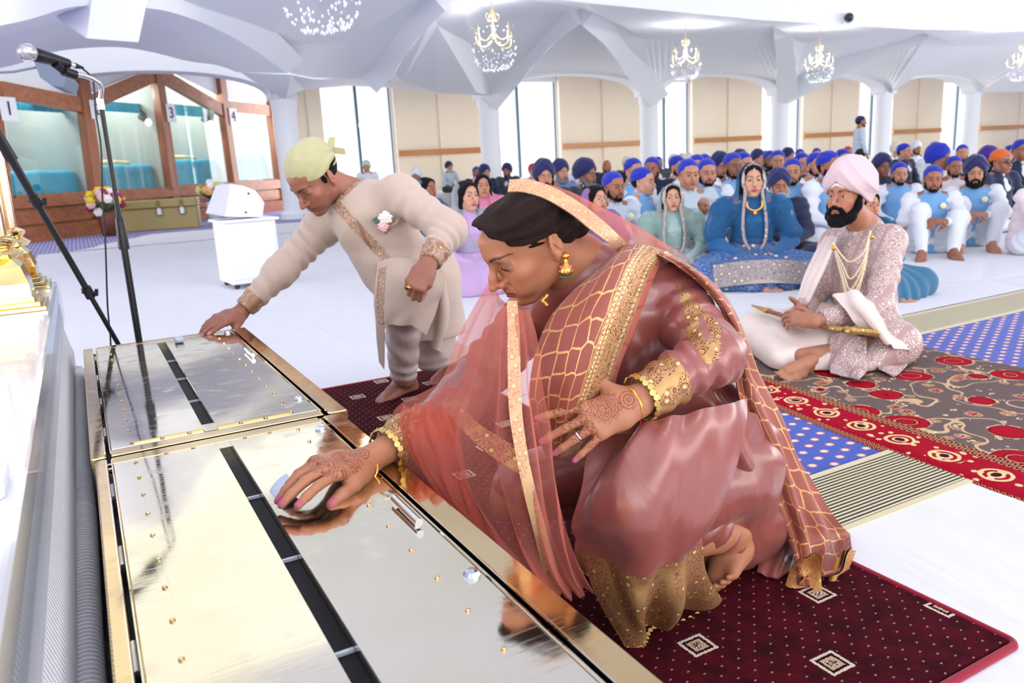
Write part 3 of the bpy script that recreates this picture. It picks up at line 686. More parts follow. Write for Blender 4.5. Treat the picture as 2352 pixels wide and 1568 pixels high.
# great arch over the left side: curved front edge, curved soffit, lower vault
OUT = resample([atd(-80, 75, 7.6), atd(60, 46, 7.6), atd(180, 14, 8.), atd(335, 18, 8.8), atd(420, 36, 9.6), atd(500, 68, 10.4), atd(580, 112, 11.4), atd(660, 168, 13.)], 40)
INN = resample([atd(-80, 112, 10.), atd(60, 70, 10.), atd(180, 50, 10.4), atd(330, 52, 11.2), atd(400, 80, 12.), atd(450, 112, 12.6), atd(500, 140, 13.4), atd(552, 166, 14.4)], 40)
TOP = resample([atd(-80, -200, 7.), atd(60, -200, 7.), atd(180, -200, 7.2), atd(335, -60, 8.6), atd(430, -60, 9.2), atd(520, -10, 9.8), atd(620, 60, 11.), atd(700, 140, 12.8)], 40)
LOW = resample([atd(-80, 170, 12.), atd(30, 150, 12.4), atd(130, 118, 13.), atd(260, 108, 13.6), atd(350, 120, 14.), atd(430, 140, 14.6), atd(500, 150, 15.2), atd(545, 166, 15.8)], 40)
m = MB(); m.grid(np.stack([TOP, OUT], 1)); m.grid(np.stack([OUT, INN], 1)); m.grid(np.stack([INN, LOW], 1)); struct(m.build('ceiling_3', PLAS, smooth=True, auto=25))
m = MB(); a, b, c_, d_ = atd(215, -30, 8.0), atd(345, -30, 8.4), atd(318, 97, 8.6), atd(199, 88, 8.2); nn = nrm(np.cross(b-a, d_-a)); nn = nn if nn@(a-EYE) > 0 else -nn
m.prism([a, b, c_, d_], nn*.7); struct(m.build('ceiling_4', PLAS))
m = MB(); v = [LOW[-1], atd(660, 168, 15.), atd(700, 186, 16.), atd(800, 195, 17.4), atd(920, 203, 18.), cv['c1'], cv['c2']]
LS = [atd(552, 166, 15.5), atd(668, 172, 14.), atd(720, 182, 15.0), atd(835, 184, 16.2), atd(925, 190, 17.2), cv['Q0'], cv['Q1']]
LB = [atd(640, 225, 20.), A(4.55, CY-.3, ZS), atd(700, 205, 18.0), atd(800, 197, 18.4), atd(920, 203, 18.6), atd(1000, 214, 19.), A(9.86, CY-.32, ZS+.02)]
m.grid(np.stack([np.array(LS), np.array(LB)], 1)); struct(m.build('ceiling_5', PLAS))

# plain ceiling over the near part of the hall and side wall
m = MB(); m.box((8, -.25, 6.1), (44, 19.5, .2)); m.box((16.1, 12.25, 6.1), (27.8, 5.5, .2)); m.box((-8, 12.25, 6.1), (12, 5.5, .2))   # open roof light in between
struct(m.build('ceiling_6', PLAS))
# ---------------------------------------------------------------- glazed rooms along the left wall
WP = atz(45, 560); WQ = atd(655, 472, 24.0); wd = WQ-WP; wd[2] = 0; wd = nrm(wd); wn = A(-wd[1], wd[0], 0)     # wn points into the rooms
if wn@(WP-EYE) < 0: wn = -wn
def wp(x, y, off=0.0): return onp(x, y, WP+wn*off, wn)
def bar(m, p, q, w, off=.0, dep=.16, z0=None):
    """timber between two photo points on the wall plane, w = width in metres"""
    a, b = wp(*p), wp(*q)
    if z0 is not None: b = b.copy(); b[2] = z0
    t = nrm(b-a); s_ = nrm(np.cross(t, wn))*w/2; o_ = -wn*(dep*.5+off)
    m.prism([a-s_+o_, a+s_+o_, b+s_+o_, b-s_+o_], wn*dep)
m = MB(); m.add([wp(-260, -60, .02), wp(700, 40, .02), wp(700, 260, .02), wp(628, 252, .02), wp(508, 222, .02), wp(361, 150, .02), wp(212, 212, .02), wp(186, 226, .02), wp(-260, 160, .02)], [tuple(range(9))])
p0 = wp(625, 250, .02); p1 = wp(720, 250, .02); b0 = p0.copy(); b1 = p1.copy(); b0[2] = b1[2] = 0; m.add([p0, p1, b1, b0], [(0, 1, 2, 3)])
p0 = wp(-300, 160, .02); p1 = wp(2, 200, .02); b1 = wp(42, 560, .02); b0 = wp(-260, 620, .02); m.add([p0, p1, b1, b0], [(0, 1, 2, 3)])
struct(m.build('wall_left', PLAS))
posts = [((-14, 215), (30, 560), .14), ((178, 130), (230, 520), .26), ((355, 150), (401, 480), .25), ((499, 150), (544, 470), .25), ((618, 232), (648, 470), .24)]
room = [('1', (6, 470, 30, 446)), ('2', ()), ('3', ()), ('4', ())]
rooms = []
lowY = {0: 556, 1: 532, 2: 505, 3: 480, 4: 472}
BED = fabric('turquoise_satin', rgb(0, 170, 206), .45, rgb(20, 196, 224), .8, 60)
GOLDCL = fabric('gold_cloth', rgb(226, 196, 120), .4, rgb(245, 226, 170), .8, 60)
PAPER = plain('paper_white', rgb(238, 240, 246), .7); INK = plain('ink_black', rgb(30, 30, 36), .7)
tops = [((0, 206), (190, 242)), ((190, 242), (361, 168)), ((361, 168), (522, 262)), ((514, 244), (628, 256))]
wins = [((6, 224), (176, 234), (212, 438), (38, 450)), ((206, 245), (352, 190), (384, 430), (238, 436)), ((372, 196), (502, 262), (526, 418), (406, 424)), ((524, 252), (614, 256), (634, 410), (542, 414))]
labs = ['leftmost glazed timber room front, number 1 on its glass', 'glazed timber room front with number 2 and a rising slanted head beam', 'glazed timber room front with number 3 and a falling slanted head beam', 'rightmost small glazed timber room front, number 4 on its glass']
GL2 = G('room_glass'); GL2.t.nodes.remove(GL2.b); tr = GL2.t.nodes.new('ShaderNodeBsdfTransparent'); gg = GL2.t.nodes.new('ShaderNodeBsdfGlossy'); gg.inputs['Roughness'].default_value = .01; tr.inputs[0].default_value = (.9, .95, .97, 1)
mx = GL2.t.nodes.new('ShaderNodeMixShader'); mx.inputs[0].default_value = .08; GL2.t.links.new(tr.outputs[0], mx.inputs[1]); GL2.t.links.new(gg.outputs[0], mx.inputs[2]); GL2.t.links.new(mx.outputs[0], GL2.out.inputs[0]); GL2 = GL2.m
def txt(s_, loc, ex, ey, h, mat, parent=None, name='number'):
    c = bpy.data.curves.new(name, 'FONT'); c.body = s_; c.size = h*1.38; c.align_x = 'CENTER'; c.align_y = 'CENTER'; c.extrude = .002
    o = bpy.data.objects.new(name+'_tmp', c); COL.objects.link(o); bpy.context.view_layer.update()
    me = bpy.data.meshes.new_from_object(o.evaluated_get(bpy.context.evaluated_depsgraph_get())); bpy.data.objects.remove(o); me.materials.clear(); me.materials.append(mat)
    o = bpy.data.objects.new(name, me); COL.objects.link(o); ez = np.cross(ex, ey); M_ = Matrix([[ex[i], ey[i], ez[i], loc[i]] for i in range(3)]+[[0, 0, 0, 1]]); me.transform(M_)
    if parent is not None:
        o.parent = parent; o.matrix_parent_inverse = Matrix.LocRotScale(parent.location, parent.rotation_euler, None).inverted()
    return o
for i in range(4):
    base = wp(*((posts[i][1][0]+posts[i+1][1][0])/2, (posts[i][1][1]+posts[i+1][1][1])/2)); base[2] = 0
    e = empty('glazed_room_front', base, labs[i], 'glazed partition', 'glazed room fronts')
    m = MB(); t0, t1 = tops[i]; bar(m, t0, t1, .30); w_ = wins[i]
    bar(m, (w_[3][0]-8, w_[3][1]+8), (w_[2][0]+8, w_[2][1]+8), .15, .02)
    a, b = posts[i], posts[i+1]; bar(m, *a[:2], a[2]*.95, z0=0) if i == 0 else None
    m.build('frame', WOOD, e)
    m = MB(); bar(m, *b[:2], b[2], .01, .2, z0=0); m.build('post', WOODV, e)
    m = MB(); y0 = (w_[3][1]+w_[2][1])/2; lx, rx = posts[i][1][0], posts[i+1][1][0]
    q = [wp(w_[3][0]-6, w_[3][1]), wp(w_[2][0]+6, w_[2][1])]; v = []
    f0, f1 = wp(w_[3][0]-6, w_[3][1]+5), wp(w_[2][0]+6, w_[2][1]+5); H = min(f0[2], f1[2]); p0, p1 = wp(lx, lowY[i]), wp(rx, lowY[i+1])
    for z0, z1, off in ((0, .30, .12), (.34, .62, .02), (.66, .92, .08), (0, H, -.04)):
        if z1 > H and off > -.01: z1 = H
        a = p0.copy(); b = p1.copy(); a[2] = b[2] = z0; m.prism([a-wn*(off+.05), b-wn*(off+.05), b+A(0, 0, z1-z0)-wn*(off+.05), a+A(0, 0, z1-z0)-wn*(off+.05)], wn*.08)
    m.build('base_panel', WOOD, e)
    m = MB(); P = [wp(*k) for k in w_]; m.prism([p-wn*.01 for p in P], wn*.015); m.build('pane', GL2, e)
    # the room behind: walls, couch with turquoise cover, valance
    c0, c1 = wp(w_[3][0]-6, w_[3][1], .05), wp(w_[2][0]+6, w_[2][1], .05)
    m = MB(); D = 2.4; za = 0; zb = 3.6; a = c0.copy(); b = c1.copy(); a[2] = b[2] = za; up = A(0, 0, zb)
    m.add([a+wn*D, b+wn*D, b+wn*D+up, a+wn*D+up], [(0, 1, 2, 3)]); m.add([a, a+wn*D, a+wn*D+up, a+up], [(0, 1, 2, 3)]); m.add([b, b+wn*D, b+wn*D+up, b+up], [(0, 1, 2, 3)])
    m.add([a, b, b+wn*D, a+wn*D], [(0, 1, 2, 3)]); struct(m.build('wall_inner_%d' % (i+1), plain('room_grey', rgb(172, 176, 170), .8)))
    L = np.linalg.norm(b-a); ce = (a+b)/2; Rb = np.array([wd, wn, A(0, 0, 1)]); zt = wp((w_[3][0]+w_[2][0])/2, w_[3][1]-60, .6)[2]
    s_ = Sdf(); hw = L*.50
    s_.op('u', (0, 0, 0), 2, lambda P, hw=hw, zt=zt: (np.maximum(np.abs(P-A(0, 0, zt/2))-A(hw-.1, .55, zt/2-.12), 0)**2).sum(1)**.5-.11+.02*pn(P, 6, 3), 0)
    s_.ops[0] = (s_.ops[0][0], A(0, 0, zt/2), max(hw, zt)+.1, s_.ops[0][3], 0)
    v, f = s_.solve(.07); couch = mesh('bed', v@Rb+ce+wn*1.0, f, BED)
    tag(couch, ['turquoise draped bed in the leftmost glazed room', 'turquoise draped bed with a gold cloth behind the microphone pole', 'turquoise draped bed right of the tall centre post', 'turquoise draped bed in the rightmost glazed room'][i], 'bed', 'beds in the glazed rooms')
    if i in (1, 2):
        s_ = Sdf(); s_.ell((0, 0, zt+.02), (hw*.7, .35, .09), k=0); s_.disp(lambda P: .02*pn(P, 9, 5)); v, f = s_.solve(.05)
        tag(mesh('folded_cloth', v@Rb+ce+wn*.8, f, GOLDCL), 'crumpled gold cloth lying on the %s turquoise bed' % ('second' if i == 1 else 'third'), 'cloth')
    m = MB(); tl = wp(w_[0][0], w_[0][1]+(4 if i != 1 else 10), .3); n = 40; zz = [wp(w_[0][0], 226 if i == 0 else (228 if i == 1 else (236 if i == 2 else 250)), .5)[2], wp(w_[0][0], 250 if i == 0 else (252 if i == 1 else (262 if i == 2 else 262)), .5)[2]]
    for k in range(n+1): p = a+(b-a)*k/n+wn*(.5+.03*math.sin(k*1.9)); m.add([(p[0], p[1], zz[1]), (p[0], p[1], zz[0])], [])
    m.f = [(2*k, 2*k+2, 2*k+3, 2*k+1) for k in range(n)]; m.mi = [0]*n
    tag(m.build('valance', BED, smooth=True), 'turquoise pelmet cloth across the top of room %s' % 'one two three four'.split()[i], 'valance', 'pelmet cloths in the glazed rooms')
    # number card on the glass
    cc = [(20, 250), (222, 252), (393, 260), (536, 268)][i]; sz = [(38, 53), (28, 42), (20, 40), (17, 38)][i]
    A0, B0, C0 = wp(cc[0]-sz[0]/2, cc[1], -.13), wp(cc[0]+sz[0]/2, cc[1], -.13), wp(cc[0], cc[1]-sz[1]/2, -.13); ctr = wp(*cc, -.13); wid = np.linalg.norm(B0-A0); hei = np.linalg.norm(C0-ctr)*2
    m = MB(); m.box(ctr, (wid, .012, hei), Rb); crd = m.build('number_card', PAPER)
    tag(crd, 'white card with the number %s on the glass' % ['one, leftmost', 'two, behind the microphone pole', 'three, right of the tall centre post', 'four, on the rightmost pane'][i], 'sign', 'numbered cards on the glass')
    txt(str(i+1), ctr-wn*.016, wd if wd@RT > 0 else -wd, A(0, 0, 1), hei*.62, INK, crd, 'numeral')
    rl = bpy.data.lights.new('room_lamp', 'POINT'); rl.energy = 120; rl.shadow_soft_size = .2; rl.color = (1, .94, .85); ro = bpy.data.objects.new('room_lamp', rl); COL.objects.link(ro); ro.location = ce+wn*1.0+A(0, 0, 3.2)
    if i in (1, 2):
        lp = wp(*[(340, 278), (482, 282)][i-1], .4); m = MB(); m.lathe(lp, [(.05, 0), (.09, .12), (.10, .22)], 12, axis=wn*.5+A(0, 0, .4)); m.tube([lp+A(0, 0, .15), lp+A(.0, .0, .35)+wn*.3], .025, 6)
        sl = tag(m.build('spotlight', plain('dark_grey_metal', rgb(70, 76, 84), .5)), 'small dark spotlight seen through the %s pane' % ('left slanted' if i == 1 else 'right slanted'), 'lamp', 'spotlights in the glazed rooms')
        m = MB(); m.ball(lp-A(0, 0, .03)-wn*.02, .085, 12); m.build('bulb', plain('lit_bulb', (1, 1, 1), .5, emit=6.0, ecol=(1, .93, .8)), sl, smooth=True)
# white doorway side panel at far left and column base
# grey wall loudspeaker
m = MB(); d = 7.4; q = [atd(78, 140, d), atd(128, 148, d), atd(152, 178, d), atd(145, 201, d), atd(118, 196, d), atd(92, 178, d)]; m.prism(q, FWD*.22+RT*.0)
sp = m.build('wall_loudspeaker', plain('grey_loudspeaker', rgb(112, 124, 142), .6)); tag(sp, 'grey boxy loudspeaker hanging high behind the microphone', 'loudspeaker')
m = MB(); m.tube([atd(82, 155, d+.1), atd(30, 165, d+.4), atd(-30, 168, d+.6)], .012, 6); m.build('bracket', plain('grey_loudspeaker', None), sp)
m = MB(); q = [atd(676, 232, 21.9), atd(686, 232, 21.9), atd(686, 262, 21.9), atd(678, 262, 21.9)]; m.prism(q, FWD*.15); tag(m.build('wall_loudspeaker', MATS['grey_loudspeaker']), 'small grey loudspeaker on the far wall beside the left column', 'loudspeaker')
# khaki strong box with hasps
m = MB(); a = atz(284, 534); b = atz(459, 522); H = atd(300, 462, np.dot(a-EYE, FWD))[2]; t = nrm(b-a); nn = A(-t[1], t[0], 0)
if nn@FWD < 0: nn = -nn
L = np.linalg.norm(b-a); Rb = np.array([t, nn, A(0, 0, 1)]); KH = plain('khaki_metal', rgb(166, 148, 92), .45)
m.box((a+b)/2+nn*.30+A(0, 0, H*.36), (L, .6, H*.72), Rb, bev=.02); ch = m.build('strongbox', KH); tag(ch, 'long khaki metal strongbox with two hanging locks in front of the glazed rooms', 'chest')
m = MB(); m.box((a+b)/2+nn*.30+A(0, 0, H*.865), (L+.03, .64, H*.27), Rb, bev=.02); m.build('lid', KH, ch)
for u in (.50, .80):
    p = a+(b-a)*u-nn*.03; m = MB(); m.box(p+A(0, 0, H*.80), (.06, .04, .22), Rb); hs = m.build('hasp', plain('bronze_metal', rgb(120, 100, 70), .4, .8), ch); m = MB(); m.box(p+A(0, 0, H*.60)-nn*.02, (.11, .06, .16), Rb, bev=.02); m.tube([p+A(0, 0, H*.66)+t*.04*s for s in (-1, 1)]+[p+A(0, 0, H*.8)], .012, 6); m.build('padlock', plain('steel', rgb(190, 190, 195), .25, 1.), hs)
def bouquet(c, r, h, cols, label, seed, vase):
    rs = np.random.RandomState(seed); e = empty('flower_bouquet', c, label, 'flowers', 'bouquets by the glazed rooms')
    m = MB(); m.lathe(c, [(r*.35, 0), (r*.5, h*.5), (r*.42, h*.55)], 14); m.build('pot', vase, e, smooth=True)
    m = MB()
    for k in range(26):
        d_ = nrm(rs.normal(size=3)*A(1, 1, .5)+A(0, 0, .5)); p = A(*c)+A(0, 0, h*.6)+d_*r*1.1; w = np.cross(d_, A(.3, .2, 1)); m.add([A(*c)+A(0, 0, h*.55), p*.5+.5*(A(*c)+A(0, 0, h*.55))+w*.05, p+d_*.08, p*.5+.5*(A(*c)+A(0, 0, h*.55))-w*.05], [(0, 1, 2, 3)])
    m.build('leaf', plain('leaf_green', rgb(70, 104, 62), .7), e)
    for ci, cc in enumerate(cols):
        m = MB()
        for k in range(7):
            d_ = nrm(rs.normal(size=3)*A(1, 1, .7)+A(0, -.3, .5)); p = A(*c)+A(0, 0, h*.75)+d_*r*A(.85, .85, .65)
            for j in range(6): a_ = j*1.047; m.ball(p+A(math.cos(a_), 0, math.sin(a_))*r*.13, r*.13, 6)
            m.ball(p-A(0, r*.1, 0), r*.1, 6)
        m.build('blossom', plain('petal_%d_%d' % (cc[0], cc[2]), rgb(*cc), .6), e, smooth=True)
bouquet(atz(258, 541)+A(-.05, -.1, 0), .36, .9, [(240, 205, 40), (245, 240, 235), (170, 30, 90), (230, 190, 190)], 'bouquet of yellow, white and magenta flowers left of the khaki strongbox', 1, plain('brown_pot', rgb(110, 62, 44), .5))
bouquet(A(*(b+t*.35)), .32, 1.0, [(240, 240, 235), (230, 170, 110), (200, 205, 120)], 'bouquet of white and orange flowers right of the khaki strongbox', 2, plain('clear_vase', rgb(200, 205, 205), .2))
bouquet(atz(582, 488), .33, 1.0, [(180, 60, 100), (240, 235, 225), (120, 190, 200)], 'bouquet behind the white loudspeaker', 3, MATS['brown_pot'])
# white cabinet and wedge loudspeaker
pl, pm, pr = atz(500, 655), atz(537, 668), atz(640, 655); dp = np.dot(pm-EYE, FWD); tt = nrm((pr-pm)*A(1, 1, 0)); nn = A(-tt[1], tt[0], 0); nn = nn if nn@FWD > 0 else -nn
wL = (onp(634, 520, pm, nn)-pm)@tt; Ht = onp(530, 512, pm, nn)[2]; Rb = np.array([tt, nn, A(0, 0, 1)]); dl = .50
ct = pm+tt*wL/2+nn*dl/2
m = MB(); m.box(ct+A(0, 0, .05+(Ht-.05)/2), (wL, dl, Ht-.05), Rb, bev=.006); cab = m.build('white_cabinet', WHT); tag(cab, 'plain white wheeled cabinet standing on the floor sheet', 'cabinet')
m = MB(); m.box(ct+A(0, 0, Ht+.012), (wL+.06, dl+.06, .024), Rb, bev=.004); m.build('top_board', WHT, cab)
m = MB(); m.box(ct-nn*(dl/2+.004)+A(0, 0, .05+(Ht-.05)/2), (wL*.9, .008, (Ht-.1)*.94), Rb, bev=.003); m.build('door', WHT, cab)
for a_ in (-1, 1):
    for b_ in (-1, 1):
        m = MB(); p = ct+tt*a_*(wL/2-.05)+nn*b_*(dl/2-.06); m.lathe(p+A(0, -.015, .026), [(.024, 0), (.024, .03)], 12, axis=nn); m.box(p+A(0, 0, .055), (.05, .05, .02), Rb); m.build('caster', plain('dark_rubber', rgb(50, 52, 60), .6), cab)
z0 = Ht+.026; dd = np.dot(ct-EYE, FWD)
def sq(x, y): return onp(x, y, pm+nn*.06, nn)
side = [sq(518, 507), sq(531, 432), sq(560, 436), sq(588, 447), sq(608, 474), sq(604, 508)]; dz = z0-min(p[2] for p in side); side = [p+A(0, 0, dz) for p in side]
m = MB(); m.prism(side, nn*.34); spk = m.build('wedge_loudspeaker', plain('white_plastic', rgb(232, 232, 242), .5)); tag(spk, 'white wedge loudspeaker tilted on top of the white cabinet', 'loudspeaker')
m = MB(); gr = [side[0], side[1]]; ou = -tt*.09
m.prism([gr[0], gr[1], gr[1]+ou*.6+A(0, 0, -.01), gr[0]+ou+A(0, 0, .03)], nn*.34); m.build('grille', fabric('white_grille', rgb(222, 222, 234), .6, rgb(190, 190, 205), .8, 400), spk)
for x, y in ((572, 454), (566, 497)): m = MB(); p = sq(x, y)+A(0, 0, dz); m.ball(p-nn*.0, .010, 8); m.build('fixing_bolt', INK, spk)
# ---------------------------------------------------------------- gold boxes
def m_brass(name, a, b, rough=.045, sc=.25):
    g = G(name); o = g.coord(); s1_ = g.noise(g.scale(o, 3, 60, 3), 5, 3, .6); s2_ = g.noise(o, 3.5, 3); sm = g.noise(o, 18, 4)
    g.set(col=g.mix(s2_.step(.35, .65), a, b), metal=1.0, rough=(s1_-.5).max(0.)*.5+rough+sm.step(.5, .75)*.10); g.bump(g.noise(o, 2.2, 2)*1.0+s1_*.012, .006, sc); return g.m
BR = m_brass('mirror_brass', rgb(246, 238, 218), rgb(240, 229, 200)); BRD = m_brass('brass_edge', rgb(204, 170, 118), rgb(186, 152, 104), .25); BRG = m_brass('brass_frame', rgb(228, 198, 146), rgb(236, 210, 160), .07)
STL = plain('chrome', rgb(220, 222, 228), .12, 1.0); BLK = plain('slot_black', rgb(14, 13, 20), .55, spec=.2); GEM = plain('lock_crystal', rgb(214, 220, 232), .08, .9)
def gold_box(y0, y1, lab, near):
    xa, xb, z = (-.052, .487, .44) if not near else (-.044, .468, .44)
    e = empty('offering_box', ((xa+xb)/2, (y0+y1)/2, 0), lab, 'offering box', 'gold offering boxes')
    m = MB(); m.box(((xa+xb)/2, (y0+y1)/2, .19), (xb-xa-.01, y1-y0-.006, .36), bev=.004)
    for xx in (xa+.01, xb-.01): m.box((xx, (y0+y1)/2, .39), (.012, y1-y0-.006, .06))
    for yy in (y0+.01, y1-.01): m.box(((xa+xb)/2, yy, .39), (xb-xa-.01, .012, .06))
    m.build('body', BRG, e)
    ym, L = (y0+y1)/2, y1-y0; sx = .175 if not near else .183; sw = .028
    xl, xr = -.018, xb-.052
    m = MB(); zt = z-.012
    m.box(((xa+xl-.004)/2, ym, zt), (xl-.004-xa, L-.004, .024), bev=.003); m.box(((xr+.008+xb)/2, ym, zt), (xb-xr-.008, L-.004, .024), bev=.003)
    for yy in (y0+.022, y1-.022): m.box(((xl+xr)/2, yy, zt), (xr-xl-.008, .04, .024), bev=.002)
    m.build('top_frame', BRG, e)
    ya, yb = y0+.046, y1-.046; sa, sb = ya+.055, yb-.04
    m = MB(); m.cur = 0
    m.box(((xl+.006+sx)/2, (ya+yb)/2, zt+.001), (sx-xl-.006, yb-ya, .022), bev=.0015); m.box(((sx+sw+xr-.006)/2, (ya+yb)/2, zt+.001), (xr-.006-sx-sw, yb-ya, .022), bev=.0015)
    for c0, c1 in ((ya, sa), (sb, yb)): m.box((sx+sw/2, (c0+c1)/2, zt+.001), (sw-.0005, c1-c0, .022))
    m.build('lid', BR, e)
    # cover plate with rounded screws around
    px0, px1 = xl+.052, xr-.07; m = MB(); h = zt+.0128
    m.box(((px0+sx)/2, (ya+yb)/2, h), (sx-px0, yb-ya-.03, .003)); m.box(((sx+sw+px1)/2, (ya+yb)/2, h), (px1-sx-sw, yb-ya-.03, .003)); pt = m.build('cover_plate', BR, e)
    m = MB(); m.box(((px0+sx)/2, ya+.013, h), (sx-px0, .003, .004)); m.box(((sx+sw+px1)/2, ya+.013, h), (px1-sx-sw, .003, .004)); m.build('plate_edge', BRD, pt)
    n = 13
    for k in range(n):
        yy = ya+.02+(yb-ya-.04)*k/(n-1)
        for xx in (px0-.006, px1+.006): m = MB(); m.lathe((xx, yy, h-.001), [(.0037, 0), (.0037, .0025), (.002, .004)], 8); m.build('screw', BRG, e)
    for k in range(1, 6):
        xx = px0+(px1-px0)*k/6
        if abs(xx-sx-sw/2) < .02: continue
        for yy in (ya+.006, yb-.004): m = MB(); m.lathe((xx, yy, h-.001), [(.0042, 0), (.0042, .0025), (.0022, .004)], 8); m.build('screw', BRG, e)
    m = MB(); m.box((sx+sw/2, (sa+sb)/2, z-.022), (sw-.001, sb-sa-.001, .014))
    sl = m.build('slot', BLK, e)
    for k in range(1, 4): m = MB(); yy = sa+(sb-sa)*k/4; m.box((sx+sw/2, yy, z-.0135), (sw-.001, .005, .006)); m.build('divider', plain('pale_divider', rgb(200, 205, 220), .4), sl)
    m = MB(); m.box((xr+.001, ym, z-.03), (.012, L-.05, .004)); m.box((xl-.001, ym, z-.03), (.006, L-.05, .004)); m.build('gap_lining', BLK, e)
    for xx in (xr-.0045, xr+.0055, xl+.004, xl-.006):
        m = MB(); m.box((xx, ym, z+.001), (.0022, L-.05, .004)); m.build('edge_bead', BR, e)
    for k in range(4): m = MB(); yy = ya+(yb-ya)*(k+.5)/4; m.tube([(xl-.001, yy-.035, z-.004), (xl-.001, yy+.035, z-.004)], .0035, 8); m.build('hinge', STL, e)
    hy = ym+(.13 if not near else .02); m = MB(); hx = xr-.026; m.tube([(hx, hy-.055, z+.0095), (hx, hy+.055, z+.0095)], .0065, 12)
    for yy in (hy-.045, hy+.045): m.tube([(hx, yy, z), (hx, yy, z+.014)], .004, 8)
    m.build('handle', STL, e, smooth=True, auto=40)
    for yy in ((ya+.12, yb-.03) if not near else (ya+.03+.35, yb-.05)):
        m = MB(); m.lathe((xr-.022, yy, z), [(.0125, 0), (.0125, .003), (.009, .008), (.004, .009)], 10); m.build('lock_knob', GEM, e)
gold_box(1.742, 3.02, 'farther gold mirror-polished box, the bending man reaching onto it', False)
gold_box(.46, 1.733, 'nearer gold mirror-polished box under the kneeling woman\'s hand', True)
# ---------------------------------------------------------------- white marble ledge, skirt, gold pillars
g = G('white_marble'); o_ = g.coord(); g.set(col=g.mix(g.noise(g.scale(o_, 1, .3, 1), 3, 5, .6, 1.5).step(.55, .8)*.5, rgb(240, 240, 248), rgb(226, 224, 236)), rough=.12, spec=.5, coat=.4); MARB = g.m
ZT = .655
e = empty('altar_ledge', (-.7, 1.4, 0), 'white polished marble ledge along the left edge carrying the gold pillars', 'ledge')
m = MB(); m.box((-.785, 1.2, ZT-.03), (1.37, 4.2, .06), bev=.008); m.build('top_slab', MARB, e)
m = MB(); m.box((-.83, 1.2, .30), (1.30, 4.1, .58)); m.build('plinth', MARB, e)
g = G('acrylic_sheet'); g.t.nodes.remove(g.b); tr = g.t.nodes.new('ShaderNodeBsdfTransparent'); tr.inputs[0].default_value = (.95, .97, .99, 1); gg = g.t.nodes.new('ShaderNodeBsdfGlossy'); gg.inputs['Roughness'].default_value = .08; mx = g.t.nodes.new('ShaderNodeMixShader'); mx.inputs[0].default_value = .2
g.t.links.new(tr.outputs[0], mx.inputs[1]); g.t.links.new(gg.outputs[0], mx.inputs[2]); g.t.links.new(mx.outputs[0], g.out.inputs[0]); ACR = g.m
m = MB(); m.box((-.0965, 1.2, ZT-.055), (.005, 4.15, .13)); m.build('acrylic_edge', ACR, e)
g = G('ribbed_grey_cloth'); o_ = g.coord(); x, y, z = g.xyz(o_); rp = ((y*520)+g.noise(o_, 6, 2)*5+z*26).sin()*.5+.5
g.set(col=g.mix(rp, rgb(205, 203, 212), rgb(250, 250, 252)), rough=.6, spec=.3); g.bump(rp, .004, .8); RIB = g.m
m = MB(); n = 220; P = np.zeros((n, 14, 3))
for i in range(n):
    yy = -.6+3.9*i/(n-1)
    for j in range(14):
        zz = .62*(1-j/13.); P[i, j] = (-.116+.026*math.sin(min(1, j/7.)*1.57)+.006*math.sin(j*1.6+.4*math.sin(yy*1.3)), yy, zz)
m.grid(P); m.build('skirt_cloth', RIB, e, smooth=True)
m = MB(); pts = [(-.082+.002*math.sin(k), -.5+3.7*k/24, .33+.004*math.sin(k*2)) for k in range(25)]; m.tube(pts, .024, 16); m.build('padded_roll', RIB, e, smooth=True)
GP = m_brass('polished_gold', rgb(250, 226, 170), rgb(240, 206, 140), .06, .1)
for (bx, by, lab) in ((-.232, 2.62, 'nearer gold pillar with stepped base on the marble ledge'), (-.236, 3.21-.04, 'farther gold pillar with stepped base at the end of the marble ledge')):
    e = empty('gold_pillar', (bx, by, ZT), lab, 'pillar', 'gold pillars'); h = .235
    m = MB()
    for k, (w, t) in enumerate(((.240, .012), (.215, .012), (.19, .014))): m.box((bx, by, ZT+.006+.0125*k), (w, w, t), bev=.002)
    m.build('step_base', GP, e)
    m = MB(); m.lathe((bx, by, ZT+.036), [(.125, 0), (.125, .01), (.122, .04), (.105, .085), (.078, .105), (.07, .11)], 4); m.build('pedestal', GP, e)
    m = MB(); m.lathe((bx, by, ZT+.145), [(.075, 0), (.085, .012), (.07, .024), (.062, .03), (.072, .04), (.074, .05), (.055, .062)], 28); m.build('ring_moulding', GP, e, smooth=True, auto=50)
    for q in range(5):
        a_ = q*1.2566; m = MB(); cx_, cy2 = bx+.034*math.cos(a_), by+.034*math.sin(a_); m.tube([(cx_, cy2, ZT+.20), (cx_, cy2, ZT+1.35)], .0175, 14); m.build('shaft', plain('rose_gold', rgb(236, 200, 170), .12, 1.0), e, smooth=True, auto=40)
# a slip of folded white paper on the ledge
pp = atz(8, 1120, ZT); m = MB(); m.box(pp+A(-.02, 0, .012), (.05, .09, .022), bev=.004); tag(m.build('paper_packet', PAPER), 'small white packet lying on the marble ledge at the left edge', 'packet')
